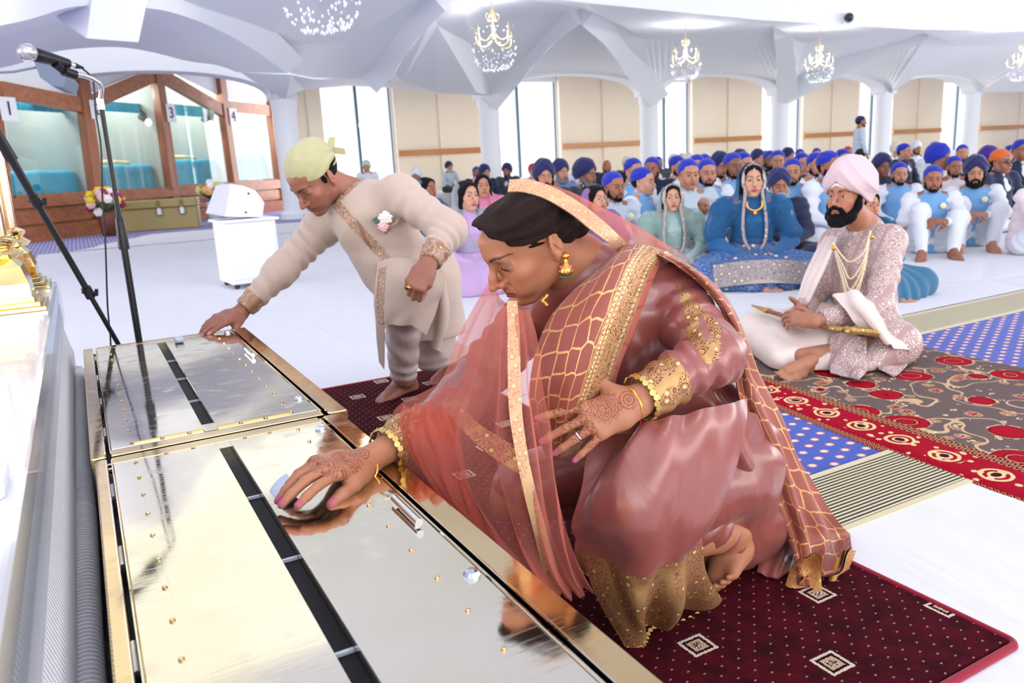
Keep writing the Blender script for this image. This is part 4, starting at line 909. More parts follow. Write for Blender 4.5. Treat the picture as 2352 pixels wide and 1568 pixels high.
# ---------------------------------------------------------------- microphone stands
BKM = plain('black_metal', rgb(28, 28, 34), .35, .3)
def pt(x, y, Y): return onp(x, y, (0, Y, 0), A(0, 1, 0))
Yp = 3.30; q = pt(300, 700, Yp); px_, py_ = q[0], q[1]; top = pt(237, 232, Yp); px_ = (px_+top[0])/2
e = empty('microphone_stand', (px_, py_, 0), 'upright black microphone stand with chrome gooseneck behind the gold box', 'microphone stand')
m = MB(); m.lathe((px_, py_, 0), [(.125, 0), (.125, .012), (.03, .022), (.02, .05)], 24); m.build('base', BKM, e, smooth=True, auto=40)
zm = pt(285, 560, Yp)[2]; zt2 = top[2]
m = MB(); m.tube([(px_, py_, .03), (px_, py_, zm)], .0125, 14); m.build('pole', BKM, e, smooth=True, auto=40)
m = MB(); m.tube([(px_, py_, zm-.02), (px_, py_, zm+.005), (px_, py_, zm+.09), (px_, py_, zm+.10)], [.019, .019, .015, .011], 14); m.build('clutch', BKM, e, smooth=True, auto=40)
m = MB(); m.tube([(px_, py_, zm+.05), (px_, py_, zt2)], .0085, 12); m.build('upper_pole', BKM, e, smooth=True, auto=40)
m = MB(); m.tube([(px_, py_, zt2-.03), (px_, py_, zt2+.01)], .012, 12); m.build('ferrule', STL, e, smooth=True, auto=40)
gn = resample([(px_, py_, zt2), pt(232, 200, Yp-.02), pt(215, 183, Yp-.05), pt(190, 173, Yp-.08), pt(172, 169, Yp-.10)], 60)
m = MB(); m.tube(gn, [.0082+.0009*(k % 2) for k in range(60)], 12); m.build('gooseneck', STL, e, smooth=True)
m = MB(); cp = pt(150, 160, Yp-.13); ax = nrm(pt(168, 170, Yp-.10)-pt(140, 155, Yp-.14)); m.tube([pt(172, 172, Yp-.10), pt(146, 163, Yp-.13)], .017, 10); m.tube([pt(150, 166, Yp-.12), pt(126, 145, Yp-.15)], [.012, .016], 8); m.build('clip', BKM, e, smooth=True, auto=40)
h0, h1 = pt(76, 124, Yp-.20), pt(166, 149, Yp-.09); hd = nrm(h1-h0)
e2 = empty('microphone', h0, 'black handheld microphone with silver mesh head clipped to the gooseneck', 'microphone')
m = MB(); Lh = np.linalg.norm(h1-h0); m.lathe(h0, [(.021, 0), (.0235, .01), (.0225, .03), (.019, Lh*.6), (.0165, Lh*.88), (.012, Lh*.9)], 20, axis=hd); m.build('handle', BKM, e2, smooth=True, auto=50)
m = MB(); m.lathe(h0-hd*.052, [(.004, 0), (.015, .003), (.0235, .014), (.0275, .03)], 20, axis=hd); m.lathe(h0-hd*.018, [(.0275, 0), (.025, .012), (.021, .018)], 20, axis=hd)
g = G('silver_mesh'); o_ = g.coord(); g.set(col=g.mix(g.voro(o_, 700).step(.0, .1), rgb(120, 120, 130), rgb(205, 205, 212)), rough=.35, metal=.8); m.build('mesh_head', g.m, e2, smooth=True, auto=60)
m = MB(); m.lathe(h0-hd*.024, [(.0285, 0), (.0285, .008)], 20, axis=hd); m.build('silver_ring', STL, e2, smooth=True, auto=40)
m = MB(); m.lathe(h1-hd*.03, [(.0105, 0), (.0105, .035), (.009, .036)], 12, axis=hd); m.build('plug', STL, e2, smooth=True, auto=40)
m = MB(); m.lathe(h1+hd*.005, [(.0105, 0), (.0095, .012), (.004, .042)], 12, axis=hd); m.build('plug_sleeve', BKM, e2, smooth=True, auto=60)
cb = resample([h1+hd*.04, pt(213, 185, Yp-.04), pt(220, 260, Yp-.06), pt(232, 340, Yp-.06), pt(235, 450, Yp-.05), pt(242, 560, Yp-.04), pt(247, 700, Yp-.02), (pt(249, 780, Yp)[0], Yp+.02, .35), (px_-.16, Yp+.05, .06), (px_-.10, Yp+.3, .012), (px_-.3, Yp+.8, .012)], 90)
m = MB(); m.tube(cb, .0032, 8); tag(m.build('microphone_cable', plain('black_cable', rgb(30, 28, 40), .5), smooth=True), 'thin black cable hanging down from the microphone', 'cable')
# leaning stand: boom that crosses the lower left
Ya = Yp-.35; foot = A(px_-.0, Yp-.06, .18); far_ = atd(-40, 250, 2.35); d_ = nrm(far_-foot); Lb = np.linalg.norm(far_-foot)
e = empty('microphone_boom', foot, 'black telescopic boom leaning across in front of the glazed rooms', 'boom stand')
def along(x, y):   # the point of the boom nearest a photo point
    r = ray(x, y); w0 = foot-EYE; a_, b_, c_ = d_@d_, d_@r, r@r; d2, e_ = d_@w0, r@w0; return foot+d_*((b_*e_-c_*d2)/(a_*c_-b_*b_))
k1, k2, k3 = along(230, 660), along(97, 457), along(20, 345)
m = MB(); m.tube([foot, k1], .0085, 12); m.build('lower_tube', BKM, e, smooth=True, auto=40)
m = MB(); m.tube([k1, k2], .0105, 12); m.build('middle_tube', BKM, e, smooth=True, auto=40)
m = MB(); m.tube([k2, k3], .0125, 12); m.tube([k3-d_*.03, k3+d_*.04, far_], [.018, .016, .014], 12); m.build('upper_tube', BKM, e, smooth=True, auto=40)
for kk in (k1, k2):
    m = MB(); m.tube([kk-d_*.02, kk+d_*.02], .0165, 12); m.tube([kk, kk+RT*.032+A(0, 0, -.004)], [.008, .006], 8); m.tube([kk+RT*.026-A(0, 0, .012), kk+RT*.03+A(0, 0, .012)], .006, 8); m.tube([kk, kk-RT*.022], [.007, .005], 8); m.build('clamp', BKM, e, smooth=True, auto=40)
m = MB()
for a_ in (0, 2.1, 4.2): m.tube([foot+A(0, 0, -.02), A(foot[0]+.22*math.cos(a_+.5), foot[1]+.22*math.sin(a_+.5)+.1, .012)], .008, 8)
m.build('foot_leg', BKM, e, smooth=True, auto=40)
# ---------------------------------------------------------------- chandeliers, security camera
GC = plain('chandelier_gold', rgb(236, 212, 170), .35, .6); CR = plain('crystal', rgb(246, 248, 252), .05, 0., coat=1.0)
def chandelier(c, s_, lab, first):
    pl_ = bpy.data.lights.new('chandelier_lamp', 'POINT'); pl_.energy = 40; pl_.shadow_soft_size = .15*s_; po = bpy.data.objects.new('chandelier_lamp', pl_); COL.objects.link(po); po.location = A(*c)+A(0, 0, .8*s_)
    """c = bottom of the crystals"""
    e = empty('chandelier', c, lab, 'chandelier', 'chandeliers'); C = A(*c); rs = np.random.RandomState(5)
    H = 1.75*s_
    m = MB(); m.lathe(C+A(0, 0, .62*s_), [(.02*s_, 0), (.07*s_, .04*s_), (.03*s_, .1*s_), (.05*s_, .16*s_), (.015*s_, .25*s_), (.012*s_, .45*s_), (.05*s_, .52*s_), (.06*s_, .6*s_), (.015*s_, .68*s_), (.012*s_, 1.1*s_)], 14); m.build('stem', GC, e, smooth=True)
    for k in range(8):
        a_ = k*math.pi/4+.2; u = A(math.cos(a_), math.sin(a_), 0); R_ = (.52 if k % 2 == 0 else .34)*s_; zz = (.62 if k % 2 == 0 else .78)*s_
        m = MB(); m.tube(resample([C+A(0, 0, zz+.05*s_), C+u*R_*.45+A(0, 0, zz-.12*s_), C+u*R_*.9+A(0, 0, zz-.08*s_), C+u*R_+A(0, 0, zz+.12*s_)], 12), .014*s_, 6); m.lathe(C+u*R_+A(0, 0, zz+.12*s_), [(.012*s_, 0), (.05*s_, .02*s_), (.016*s_, .03*s_), (.014*s_, .12*s_)], 8)
        m.build('arm', GC, e, smooth=True)
    for k in range(4):
        a_ = k*math.pi/2; u = A(math.cos(a_), math.sin(a_), 0); m = MB(); m.tube(resample([C+A(0, 0, 1.1*s_), C+u*.1*s_+A(0, 0, 1.05*s_), C+u*.17*s_+A(0, 0, 1.16*s_), C+u*.10*s_+A(0, 0, 1.22*s_)], 8), .010*s_, 5); m.build('scroll', GC, e, smooth=True)
    m = MB()
    for k in range(150):
        t_ = rs.rand(); r = .50*s_*math.sqrt(max(0, 1-((1-t_)*.98)**1.4)); a_ = rs.rand()*6.283; z = .55*s_*t_*t_+.0
        p = C+A(r*math.cos(a_), r*math.sin(a_), z+.03*s_*rs.rand()); rr = s_*(.012+.012*rs.rand()); m.lathe(p-A(0, 0, rr*1.5), [(.0005, 0), (rr, rr*1.2), (.0005, rr*2.6)], 6)
    for k in range(36):
        a_ = k*.1745*2; R_ = .36*s_+.16*s_*(k % 3 == 0); p = C+A(R_*math.cos(a_), R_*math.sin(a_), (.62+.25*(k % 2))*s_); rr = .018*s_; m.lathe(p, [(.0005, 0), (rr, rr), (.0005, rr*2)], 6)
    o = m.build('crystal_drop', CR, e); o['kind'] = 'stuff'
chs = [((745, 74), 8.4, .86, 'largest chandelier at the top, its crystal drops cut by the picture edge'), ((1138, 163), 13.0, .74, 'gold chandelier in front of the second column'), ((1575, 184), 15.5, .62, 'chandelier between the second and third ribs'),
       ((1880, 190), 16.5, .61, 'chandelier right of the third column'), ((2345, 186), 18.0, .64, 'farthest chandelier, partly out of the right edge')]
for (px, py), d, s_, lab in chs: chandelier(atd(px, py, d), s_, lab, 0)
m = MB(); p = atd(1950, 40, 15.6); m.ball(p, .09, 14); sc_ = m.build('security_camera', plain('dark_dome', rgb(40, 44, 54), .3), smooth=True); tag(sc_, 'small dark dome camera on the white drum wall', 'camera'); m = MB(); m.lathe(p+FWD*.16, [(.12, 0), (.12, .12)], 16, axis=-FWD); m.build('camera_mount', WHT, sc_)
# ---------------------------------------------------------------- cloth materials for the people
def m_satin(name, c, dark=.72, rough=.33):
    if name in MATS: return MATS[name]
    g = G(name); o = g.coord(); n = g.noise(g.scale(o, 1, 1, .6), 5, 3, .5, .6); w = g.noise(o, 600, 2)
    g.set(col=g.mix(n, tuple(x*dark for x in c), c), rough=rough, spec=.8, sheen=.1, coat=.25, cr=.3, aniso=.4)
    g.bump(g.noise(g.scale(o, 1.6, 1, .5), 7, 2, .4, 1.6)*1.0+w*.006, .012, .55); MATS[name] = g.m; return g.m
def m_embroid(name, ground, gold, uv=False, sc=1.0, shine=.55, seqc=None):
    """dense gold thread work: rows of scrolls, beads and sequins"""
    if name in MATS: return MATS[name]
    g = G(name); o = g.coord('UV' if uv else 'Object'); x, y, z = g.xyz(o)
    k = 110*sc
    r = g.voro(o, k*.45, 'F1', .35); ring = (r*30).sin(); f = g.voro(g.addv(o, (.37, .11, .2)), k*1.6, 'F1', .5); fil = (f*9+r*16).sin(); thr = g.noise(g.scale(o, 1, 1, 1), 900*sc, 2)
    m = ring.gt(.15).max(fil.gt(.55)); seq = r.lt(.17)
    rows = ((x*k*.5).sin().abs()).lt(.16) if uv else ((y*k*.9).sin()).lt(-.9)
    m = m.max(rows)
    c = g.mix(m, ground, g.mix(thr, tuple(v*.62 for v in gold), gold)); c = g.mix(seq, c, seqc or rgb(250, 226, 160))
    g.set(col=c, rough=g_m(g, m, .62, .36), metal=m*shine, spec=.4); g.bump(m*.8+thr*.35+seq*.4, .0016, .9); MATS[name] = g.m; return g.m
def g_m(g, f, a, b): return f*(b-a)+a
def m_hexnet(name, c, gold, border=None, b0=.62, b1=.93, hs=22):
    """woven net of gold honeycomb lines; UV in metres along y, 0..1 across x"""
    if name in MATS: return MATS[name]
    g = G(name); o = g.coord('UV'); x, y, z = g.xyz(o); P = g.vec(x*.34+g.noise(o, 9, 2)*.016, y+g.noise(o, 8, 2)*.016)
    e = g.voro(g.scale(P, 1.0, .8), hs, 'DISTANCE_TO_EDGE', .32); wob = g.noise(P, 150, 2)*.05
    ln = (e-wob).lt(.022); n = g.noise(P, 14, 3); th = g.noise(g.scale(P, 1, .2), 600, 2)
    base = g.mix(n*.7+th*.3, tuple(v*.62 for v in c), c); col = g.mix(ln, base, gold); met = ln*.55; h = ln*.8+th*.15
    if border:
        B = (x.gt(b0))*(x.lt(b1)); t = (x-b0)*(1/(b1-b0))
        U = g.vec(t*.075, y); r = g.voro(U, 40, 'F1', .5); f = g.voro(U, 170, 'F1', .7); sc = ((r*32+f*3).sin()).gt(.1).max((f*10+r*20).sin().gt(.5))
        bead = g.voro(U, 95, 'F1', .0).lt(.33)*((t-.12).abs().lt(.05).max((t-.30).abs().lt(.03)).max((t-.84).abs().lt(.04)))
        rows = ((t*40).sin()).gt(.86); m = sc.max(rows); bc = g.mix(m, rgb(122, 66, 40), g.mix(th, rgb(178, 128, 78), rgb(226, 178, 118))); bc = g.mix(bead, bc, rgb(255, 232, 170))
        col = g.mix(B, col, bc); met = g_m(g, B, met, m*.5+bead*.4); h = g_m(g, B, h, m+bead*.8)
        rim = x.gt(b1); col = g.mix(rim, col, tuple(v*1.25 for v in c))
    g.set(col=col, rough=.5, metal=met, spec=.4, sheen=.15); g.bump(h+g.noise(P, 12, 3)*1.2, .0022, .8); MATS[name] = g.m; return g.m
def m_sheer(name, c, op=.45, fres=.35, pat=None):
    if name in MATS: return MATS[name]
    g = G(name); t = g.t; L = t.links
    tr = t.nodes.new('ShaderNodeBsdfTransparent'); df = t.nodes.new('ShaderNodeBsdfDiffuse'); tl = t.nodes.new('ShaderNodeBsdfTranslucent'); df.inputs[0].default_value = (*c, 1); tl.inputs[0].default_value = (*c, 1); tr.inputs[0].default_value = (1, .93, .92, 1)
    a = t.nodes.new('ShaderNodeMixShader'); a.inputs[0].default_value = .4; L.new(df.outputs[0], a.inputs[1]); L.new(tl.outputs[0], a.inputs[2])
    lw = t.nodes.new('ShaderNodeLayerWeight'); lw.inputs[0].default_value = .35
    f = V(g, lw.outputs['Facing'])*fres+op; o = g.coord('UV'); f = f+g.noise(g.scale(o, 60, 2.5), 1.0, 3)*.16-.08
    if pat is not None: f = f+g.voro(g.coord(), pat, 'F1', .9).lt(.2)*.35
    b = t.nodes.new('ShaderNodeMixShader'); g.put(b.inputs[0], f.clamp()); L.new(tr.outputs[0], b.inputs[1]); L.new(a.outputs[0], b.inputs[2]); L.new(b.outputs[0], g.out.inputs[0]); MATS[name] = g.m; return g.m
def m_hair(name, c, sc=1.0):
    if name in MATS: return MATS[name]
    g = G(name); o = g.coord('Generated'); s1_ = g.noise(g.scale(o, 3, 3, 26), 5*sc, 5, .7, 1.2); s2_ = g.noise(g.coord(), 260, 3, .7)
    g.set(col=g.mix((s1_*.6+s2_*.4).step(.35, .75), tuple(v*.45 for v in c), c), rough=.6, spec=.12); g.bump(s1_*1.0+s2_*.5, .004, .9); MATS[name] = g.m; return g.m
def px3(L): return [atd(*q) for q in L]
def cloth(name, rows, mats, parent, nu=40, nv=60, waves=(), thick=0., mi=None, uvm=True, extra=None):
    """sheet through control rows; each row a list of points"""
    C = [resample(r, nv) for r in rows]; P = np.stack([resample(np.array([c[j] for c in C]), nu) for j in range(nv)], 1)   # nu x nv
    N = np.cross(np.gradient(P, axis=0), np.gradient(P, axis=1)); N /= np.maximum(np.linalg.norm(N, axis=2, keepdims=True), 1e-9)
    c = P.mean((0, 1)); 
    if (N*(EYE-P)).sum(2).mean() < 0: N = -N
    u = np.linspace(0, 1, nu)[:, None]*np.ones(nv); v = np.ones((nu, 1))*np.linspace(0, 1, nv)
    d = np.zeros((nu, nv))
    for w in waves: d = d+w(u, v, P)
    P = P+N*d[..., None]
    len_v = np.linalg.norm(np.diff(P[nu//2], axis=0), axis=1).sum(); len_u = np.linalg.norm(np.diff(P[:, nv//2], axis=0), axis=1).sum()
    if extra: P = extra(P, u, v)
    UV = np.stack([v, u*len_u], -1) if uvm else np.stack([v*len_v, u*len_u], -1)
    m = MB(); m.grid(P, UV)
    if thick > 0: m.grid((P-N*thick)[::-1], UV[::-1])
    o = m.build(name, mats, parent, smooth=True)
    if mi is not None:
        k = np.array([mi((i+.5)/(nu-1), (j+.5)/(nv-1)) for i in range(nu-1) for j in range(nv-1)], np.int32)
        if thick > 0: k = np.concatenate([k, k[::-1]])
        o.data.polygons.foreach_set('material_index', k)
    return o
def wv(fu, fv, amp, ph=0., mask=None, wob=.0):
    def f(u, v, P):
        q = np.sin(2*math.pi*(fu*u+fv*v)+ph+wob*np.sin(5*u+3*v)); q = q*amp
        return q*(mask(u, v) if mask else 1)
    return f
def noisew(s, amp, seed=0): return lambda u, v, P: amp*pn(P.reshape(-1, 3), s, seed).reshape(u.shape)
def solve_obj(name, s, res, mats, parent, mi=None, col=None, off=None, post=None):
    v, f = s.solve(res)
    if post is not None: v = post(v)
    c = v[f].mean(1)
    o = mesh(name, v, f, mats, parent, mi(c) if mi else None, col=col(v) if col else None); return o
def along_t(P, a, b): a = A(*a); b = A(*b); ab = b-a; return ((P-a)@ab)/(ab@ab)
def wrink(P, a, b, f, amp, seed=0):
    """rings of creases round a sleeve or leg between a and b"""
    a = A(*a); b = A(*b); L = np.linalg.norm(b-a); t = along_t(P, a, b); m = np.clip(1-np.abs(t-.5)*1.7, 0, 1); q = P-a-(t[:, None])*(b-a); rr = np.linalg.norm(q, axis=1)
    w = np.clip(1.5-rr/.12, 0, 1)
    return amp*m*w*np.sin(t*f*6.28+3.2*pn(P, 13, seed)+np.arctan2(q[:, 0], q[:, 1])*1.0)
# ---------------------------------------------------------------- the kneeling woman
ROSE = rgb(158, 82, 74); SAT = m_satin('rose_satin', ROSE); GOLDT = rgb(214, 168, 112); EMB = m_embroid('gold_embroidery', rgb(128, 66, 48), GOLDT)
LH = A(.767, 1.34, .841); LR = np.array([np.cross([-.832, .082, -.549], [-.555, -.14, .82]), [-.832, .082, -.549], [-.555, -.14, .82]]); LR = frame(LR[1], LR[2])
def lh(x, y, z): return LH+A(x, y, z)@LR
J = dict(neck=A(.885, 1.36, .775), shL=atd(1535, 665, 1.68), shR=atd(1215, 735, 1.74), elL=atd(1642, 815, 1.51), wrL=atd(1452, 925, 1.42),
         elR=atd(1035, 945, 1.62), wrR=atd(822, 1070, 1.435), pel=A(1.24, 1.38, .32), hiL=A(1.22, 1.26, .28), hiR=A(1.22, 1.48, .28), knL=A(.84, 1.22, .20), knR=A(.82, 1.56, .20), anL=atd(1690, 1225, 1.80), anR=A(1.22, 1.52, .08), waist=A(1.12, 1.38, .50), chest=A(1.00, 1.375, .66))
SKL = rgb(184, 124, 92)
e = empty('person', (1.1, 1.35, 0), 'woman in rose satin and sheer pink veil crouching to lean over the nearer gold box', 'person')
# body: head, neck, hands, foot and the body under the clothes in one mesh
s = Sdf(); hd = head_sdf(True, -.62, jaw=.95, nose=1.0); s.join(hd.place(LH, LR))
s.cone(lh(0, -.035, -.055), J['neck'], .050, .052, k=.03); s.cone(lh(.02, .0, -.08), J['neck']+A(-.03, -.02, -.02), .022, .03, k=.03)
s.chain([J['neck'], J['chest'], J['waist'], J['pel']], [.055, .10, .095, .12], k=.04)
s.cone(J['neck'], J['shL'], .05, .045, k=.03); s.cone(J['neck'], J['shR'], .05, .045, k=.03)
for a in 'LR': s.chain([J['sh'+a], J['el'+a], J['wr'+a]], [.045, .036, .0245], k=.02); s.chain([J['hi'+a], J['kn'+a], J['an'+a]], [.09, .052, .036], k=.03)
tipL = atd(1290, 998, 1.385); h1, HR1, tp1 = hand_sdf(J['wrL'], tipL-J['wrL'], -FWD*1.0+A(0, 0, .35), 1, .97, curl=(.14, .24, .24, .18), spread=(.24, .0, -.12, -.30), thumb=(1.05, .1, .55), thin=.90)
tipR = atz(640, 1135, .485); h2, HR2, tp2 = hand_sdf(J['wrR'], tipR-J['wrR']+A(0, 0, .045), A(.0, -.25, 1), -1, 1.08, curl=((.42, .25, .1), (.46, .28, .12), (.50, .36, .2), (.6, .4, .2)), spread=(.04, .0, -.05, -.10), thumb=(.42, .25, .1), thin=.90)
s.join(h1); s.join(h2)
toeP = atz(1660, 1336, .030); heel = toeP+nrm(atd(1728, 1225, 1.86)-toeP)*.150
# flexed foot: heel high, toes pressed on the carpet
fd = nrm(toeP-heel); fs = foot_sdf(heel+RT*.012, fd, -RT*1.0-FWD*.45, .92, 1, toe=.75); s.join(fs); s.cone(heel-RT*.055-FWD*.01, atd(1655, 1215, 1.78), .032, .038, k=.03)
def lady_col(P):
    q = (P-LH)@LR.T; C = face_paint(q, SKL, lip=rgb(140, 62, 56), brow=rgb(46, 28, 22), makeup=rgb(112, 70, 64), fem=True, thick=1.35)
    n = nail_paint(P, C, tp1, rgb(204, 104, 138), .010); n = nail_paint(P, n, tp2, rgb(190, 92, 118), .009)
    for w, R_, sg in ((J['wrL'], HR1, 1), (J['wrR'], HR2, -1)):      # henna
        q = (P-w)@R_.T; x, y, z = q[:, 0], q[:, 1], q[:, 2]; on = (z > -.004) & (y > -.02) & (y < .2) & (np.abs(x) < .07)
        r = np.hypot(x-.012, y-.055); fl = (np.abs(np.sin(r*520+2*np.sin(np.arctan2(x-.012, y-.055)*6))) > .72) & (r < .030); 
        r2 = np.hypot(x-.004, y-.012); fl |= (np.abs(np.sin(r2*480)) > .78) & (r2 < .020)
        st = (np.abs(np.sin(y*310+4*np.sin(x*260))) > .80) & (y > .085) & (y < .165); n[on & (fl | st)] = n[on & (fl | st)]*.25+np.array(rgb(128, 46, 28))*.75
    v_ = P[:, 2] < .30; n[v_] = n[v_]*A(.98, .92, .88); return n
body = None
v, f = s.solve(.0026); body = mesh('body', v, f, skinmat(), e, col=lady_col(v))
eyes(e, LH, LR, 1.0, True, -.62)
# lashes
m = MB(); w = .93
for sx in (-1, 1):
    c = A(sx*.0315*w, .0725, -.001); pts = [lh(*(c+A(math.sin(a)*.0150, .0145*math.cos(a)**.6+.001, -.0052+.0022*math.cos(a)))) for a in np.linspace(-1.05, 1.05, 14)]
    m.tube(pts, [.0006]+[.0014]*12+[.0008], 6)
m.build('eyelashes', plain('lash', rgb(20, 14, 14), .5), body, smooth=True)
# hair
h = Sdf(); h.ell((0, -.012, .026), (.077, .092, .076), k=0); h.ell((0, .040, .056), (.062, .064, .047), k=.015); h.ell((-.008, .074, .074), (.052, .032, .022), k=.02); h.ell((-.052, .005, .058), (.034, .07, .042), k=.02); h.ell((.048, .005, .036), (.032, .07, .042), k=.01)
for x in (-1, 1): h.cone((x*.066, .030, .040), (x*.074, -.020, .030), .018, .020, k=.02)
h.ell((0, -.078, .000), (.060, .046, .050), k=.015); h.ell((-.052, -.070, .014), (.024, .030, .032), k=.006); h.ell((-.066, -.036, .012), (.020, .030, .034), k=.01); h.ell((-.034, -.088, -.030), (.034, .034, .034), k=.010); h.ell((.02, -.088, -.03), (.038, .034, .034), k=.015); h.ell((-.052, -.055, -.010), (.022, .030, .044), k=.02); h.ell((.052, -.055, -.01), (.022, .03, .044), k=.02)
h.disp(lambda P: .009-.0022*np.sin((P[:, 2]-.3*P[:, 1])*260+pn(P, 25, 2)*5)*np.clip((P[:, 2]+.12)*8, 0, 1)-.0035*pn(P*A(1, .35, 1.2), 60, 3))
h.op('s', (0, .10, -.035), .2, lambda P: el(P, (0, .112, -.022), (.088, .080, .118)), .010)
for x in (-1, 1): h.ell((x*.086, .006, -.024), (.026, .024, .032), k=.006, kind='s'); h.ell((x*.075, .03, -.03), (.03, .03, .035), k=.01, kind='s')
h = h.place(LH, LR); solve_obj('hair', h, .003, m_hair('dark_brown_hair', rgb(64, 44, 40)), e)
# earring
ec = lh(-.079, -.012, -.050); m = MB(); m.ball(ec+A(0, 0, .012), .006, 10); m.lathe(ec+A(0, 0, -.024), [(.0005, 0), (.0125, .001), (.0130, .004), (.0115, .013), (.006, .021), (.003, .028), (.004, .032)], 18); m.lathe(ec+A(0, 0, .004), [(.003, 0), (.010, .006), (.003, .014)], 6); er = m.build('earring', plain('jewel_gold', rgb(226, 170, 84), .25, .9), e, smooth=True)
m = MB()
for k in range(14): a = k*.449; m.ball(ec+A(.012*math.cos(a), .012*math.sin(a), -.029), .0022, 8)
m.build('green_bead', plain('green_enamel', rgb(60, 120, 84), .3), er, smooth=True); m = MB()
for k in range(12):
    a = k*.524; m.ball(ec+A(.0105*math.cos(a), .0105*math.sin(a), -.010), .0021, 8); m.ball(ec+A(.0125*math.cos(a+.2), .0125*math.sin(a+.2), -.018), .0020, 8)
m.build('pink_stone', plain('pink_enamel', rgb(236, 140, 130), .25), er, smooth=True)
m = MB(); nk = atd(1252, 686, 1.50)
for k in range(7): m.ball(nk+RT*(.004*math.cos(k))+DN*(.003*k-.006), .0042, 8)
m.build('necklace', MATS['jewel_gold'], e, smooth=True)
# kurta bodice and sleeves
def kurta():
    s = Sdf(); s.chain([J['neck']+A(.02, 0, -.03), J['chest'], J['waist'], J['pel']], [.075, .128, .128, .165], k=.06)
    s.cone(J['neck']+A(.02, -.01, -.03), J['shL']+A(0, 0, -.01), .062, .066, k=.05); s.cone(J['neck']+A(.02, 0, -.03), J['shR'], .062, .062, k=.05)
    s.ell(J['chest']+A(-.06, -.05, -.06), (.08, .08, .09), k=.06)
    s.cone(J['pel'], J['pel']+A(.05, 0, -.18), .17, .20, k=.06)
    s.chain([J['hiL'], J['knL']+A(.03, 0, .02)], [.13, .070], k=.06); s.chain([J['hiR'], J['knR']+A(.02, 0, .02)], [.13, .080], k=.06)
    s.chain([J['shL'], J['elL']+A(.0, 0, 0)], [.070, .064], k=.03); cl = J['wrL']+(J['elL']-J['wrL'])*.13
    s.cone(J['elL'], cl, .062, .0485, k=.02)
    s.chain([J['shR'], J['elR']], [.068, .060], k=.03); cr = J['wrR']+(J['elR']-J['wrR'])*.30; s.cone(J['elR'], cr, .060, .046, k=.02)
    s.disp(lambda P: .007+wrink(P, J['shL'], J['elL'], 5, .0035, 1)+wrink(P, J['elL']+(J['elL']-cl)*.3, cl, 6, .005, 2)+wrink(P, J['shR'], J['elR'], 6, .005, 3)+wrink(P, J['elR']+(J['elR']-J['shR'])*.2, cr, 6, .005, 4)
           +.006*np.sin((P@A(.5, .3, 1))*62+3*pn(P, 6, 5))*np.clip(1-np.abs(P[:, 2]-.42)*5, 0, 1)+.003*pn(P, 22, 7))
    for a, b in ((cl, J['wrL']), (cr, J['wrR'])):
        n = nrm(b-a); s.op('s', a, .075, lambda P, a=a, n=n: np.where(((P-a)**2).sum(1) < .0056, -(((P-a)@n)), .3), .0)
    return s, cl, cr
s, cl, cr = kurta()
up_c = J['shL']*.50+J['elL']*.50; axn = nrm(J['elL']-J['shL']); outw = nrm(-FWD-axn*np.dot(-FWD, axn)); sidew = np.cross(axn, outw)
pc = atd(1612, 745, 1.5)
def kmi(c):
    t = along_t(c, J['elL'], cl); q = c-J['elL']-t[:, None]*(cl-J['elL']); k = (t > .60) & (np.linalg.norm(q, axis=1) < .09) & (t < 1.2)
    t2 = along_t(c, J['elR'], cr); q2 = c-J['elR']-t2[:, None]*(cr-J['elR']); k |= (t2 > .50) & (np.linalg.norm(q2, axis=1) < .09) & (t2 < 1.2)
    d = c-EYE; z = d@FWD; X = d@RT/z*F+1176; Y = d@DN/z*F+784
    # paisley on the upper sleeve, measured on the arm itself
    r = c-pc; a = r@DN; b = r@RT; near = (np.abs(r@FWD) < .09); a = a/.074; b = b/.046; w = b-.45*np.clip(-a, -1, 1.6)*-1*.0
    bod = ((b+.55*np.clip(-a-.1, 0, 2)*1.0)/(np.clip(.62-.50*np.clip(-a, 0, 1.25), .10, 1)))**2+(np.clip(a, 0, 9)/1.0)**2 < 1
    bod &= (a > -1.35) & ~(((b-.02)/.16)**2+((a-.1)/.34)**2 < 1); k |= bod & near
    return k.astype(np.int32)
solve_obj('kurta', s, .0058, [SAT, EMB], e, mi=kmi)
# coin fringes at the cuffs
COIN = plain('coin_gold', rgb(214, 186, 110), .3, .9)
for a, b, r, lab in ((cl, J['wrL'], .044, 0), (cr, J['wrR'], .041, 1)):
    n = nrm(b-a); x = nrm(np.cross(n, A(0, 0, 1))); y = np.cross(n, x); m = MB()
    for k in range(26): t = k/26*6.283; d = x*math.cos(t)+y*math.sin(t); m.lathe(a+d*r+n*(.004+.003*(k % 2)), [(.0058, 0), (.0058, .0012)], 10, axis=d+.3*n)
    m.build('coin_fringe', COIN, e)
# bangles
for w, R_, off, r in ((J['wrL'], HR1, .002, .0325), (J['wrR'], HR2, -.012, .037)):
    n = nrm(R_[1]+(.25*R_[2] if r else 0)); x = nrm(R_[0]-n*np.dot(R_[0], n)); y = np.cross(n, x); m = MB()
    pts = [w+n*off+x*math.cos(t)*r*.95+y*math.sin(t)*r*.82 for t in np.linspace(0, 6.283, 60, endpoint=False)]
    m.tube(pts, [.0026+.0009*(k % 2) for k in range(60)], 8, closed=True); bz = m.build('bangle', MATS['jewel_gold'], e, smooth=True)
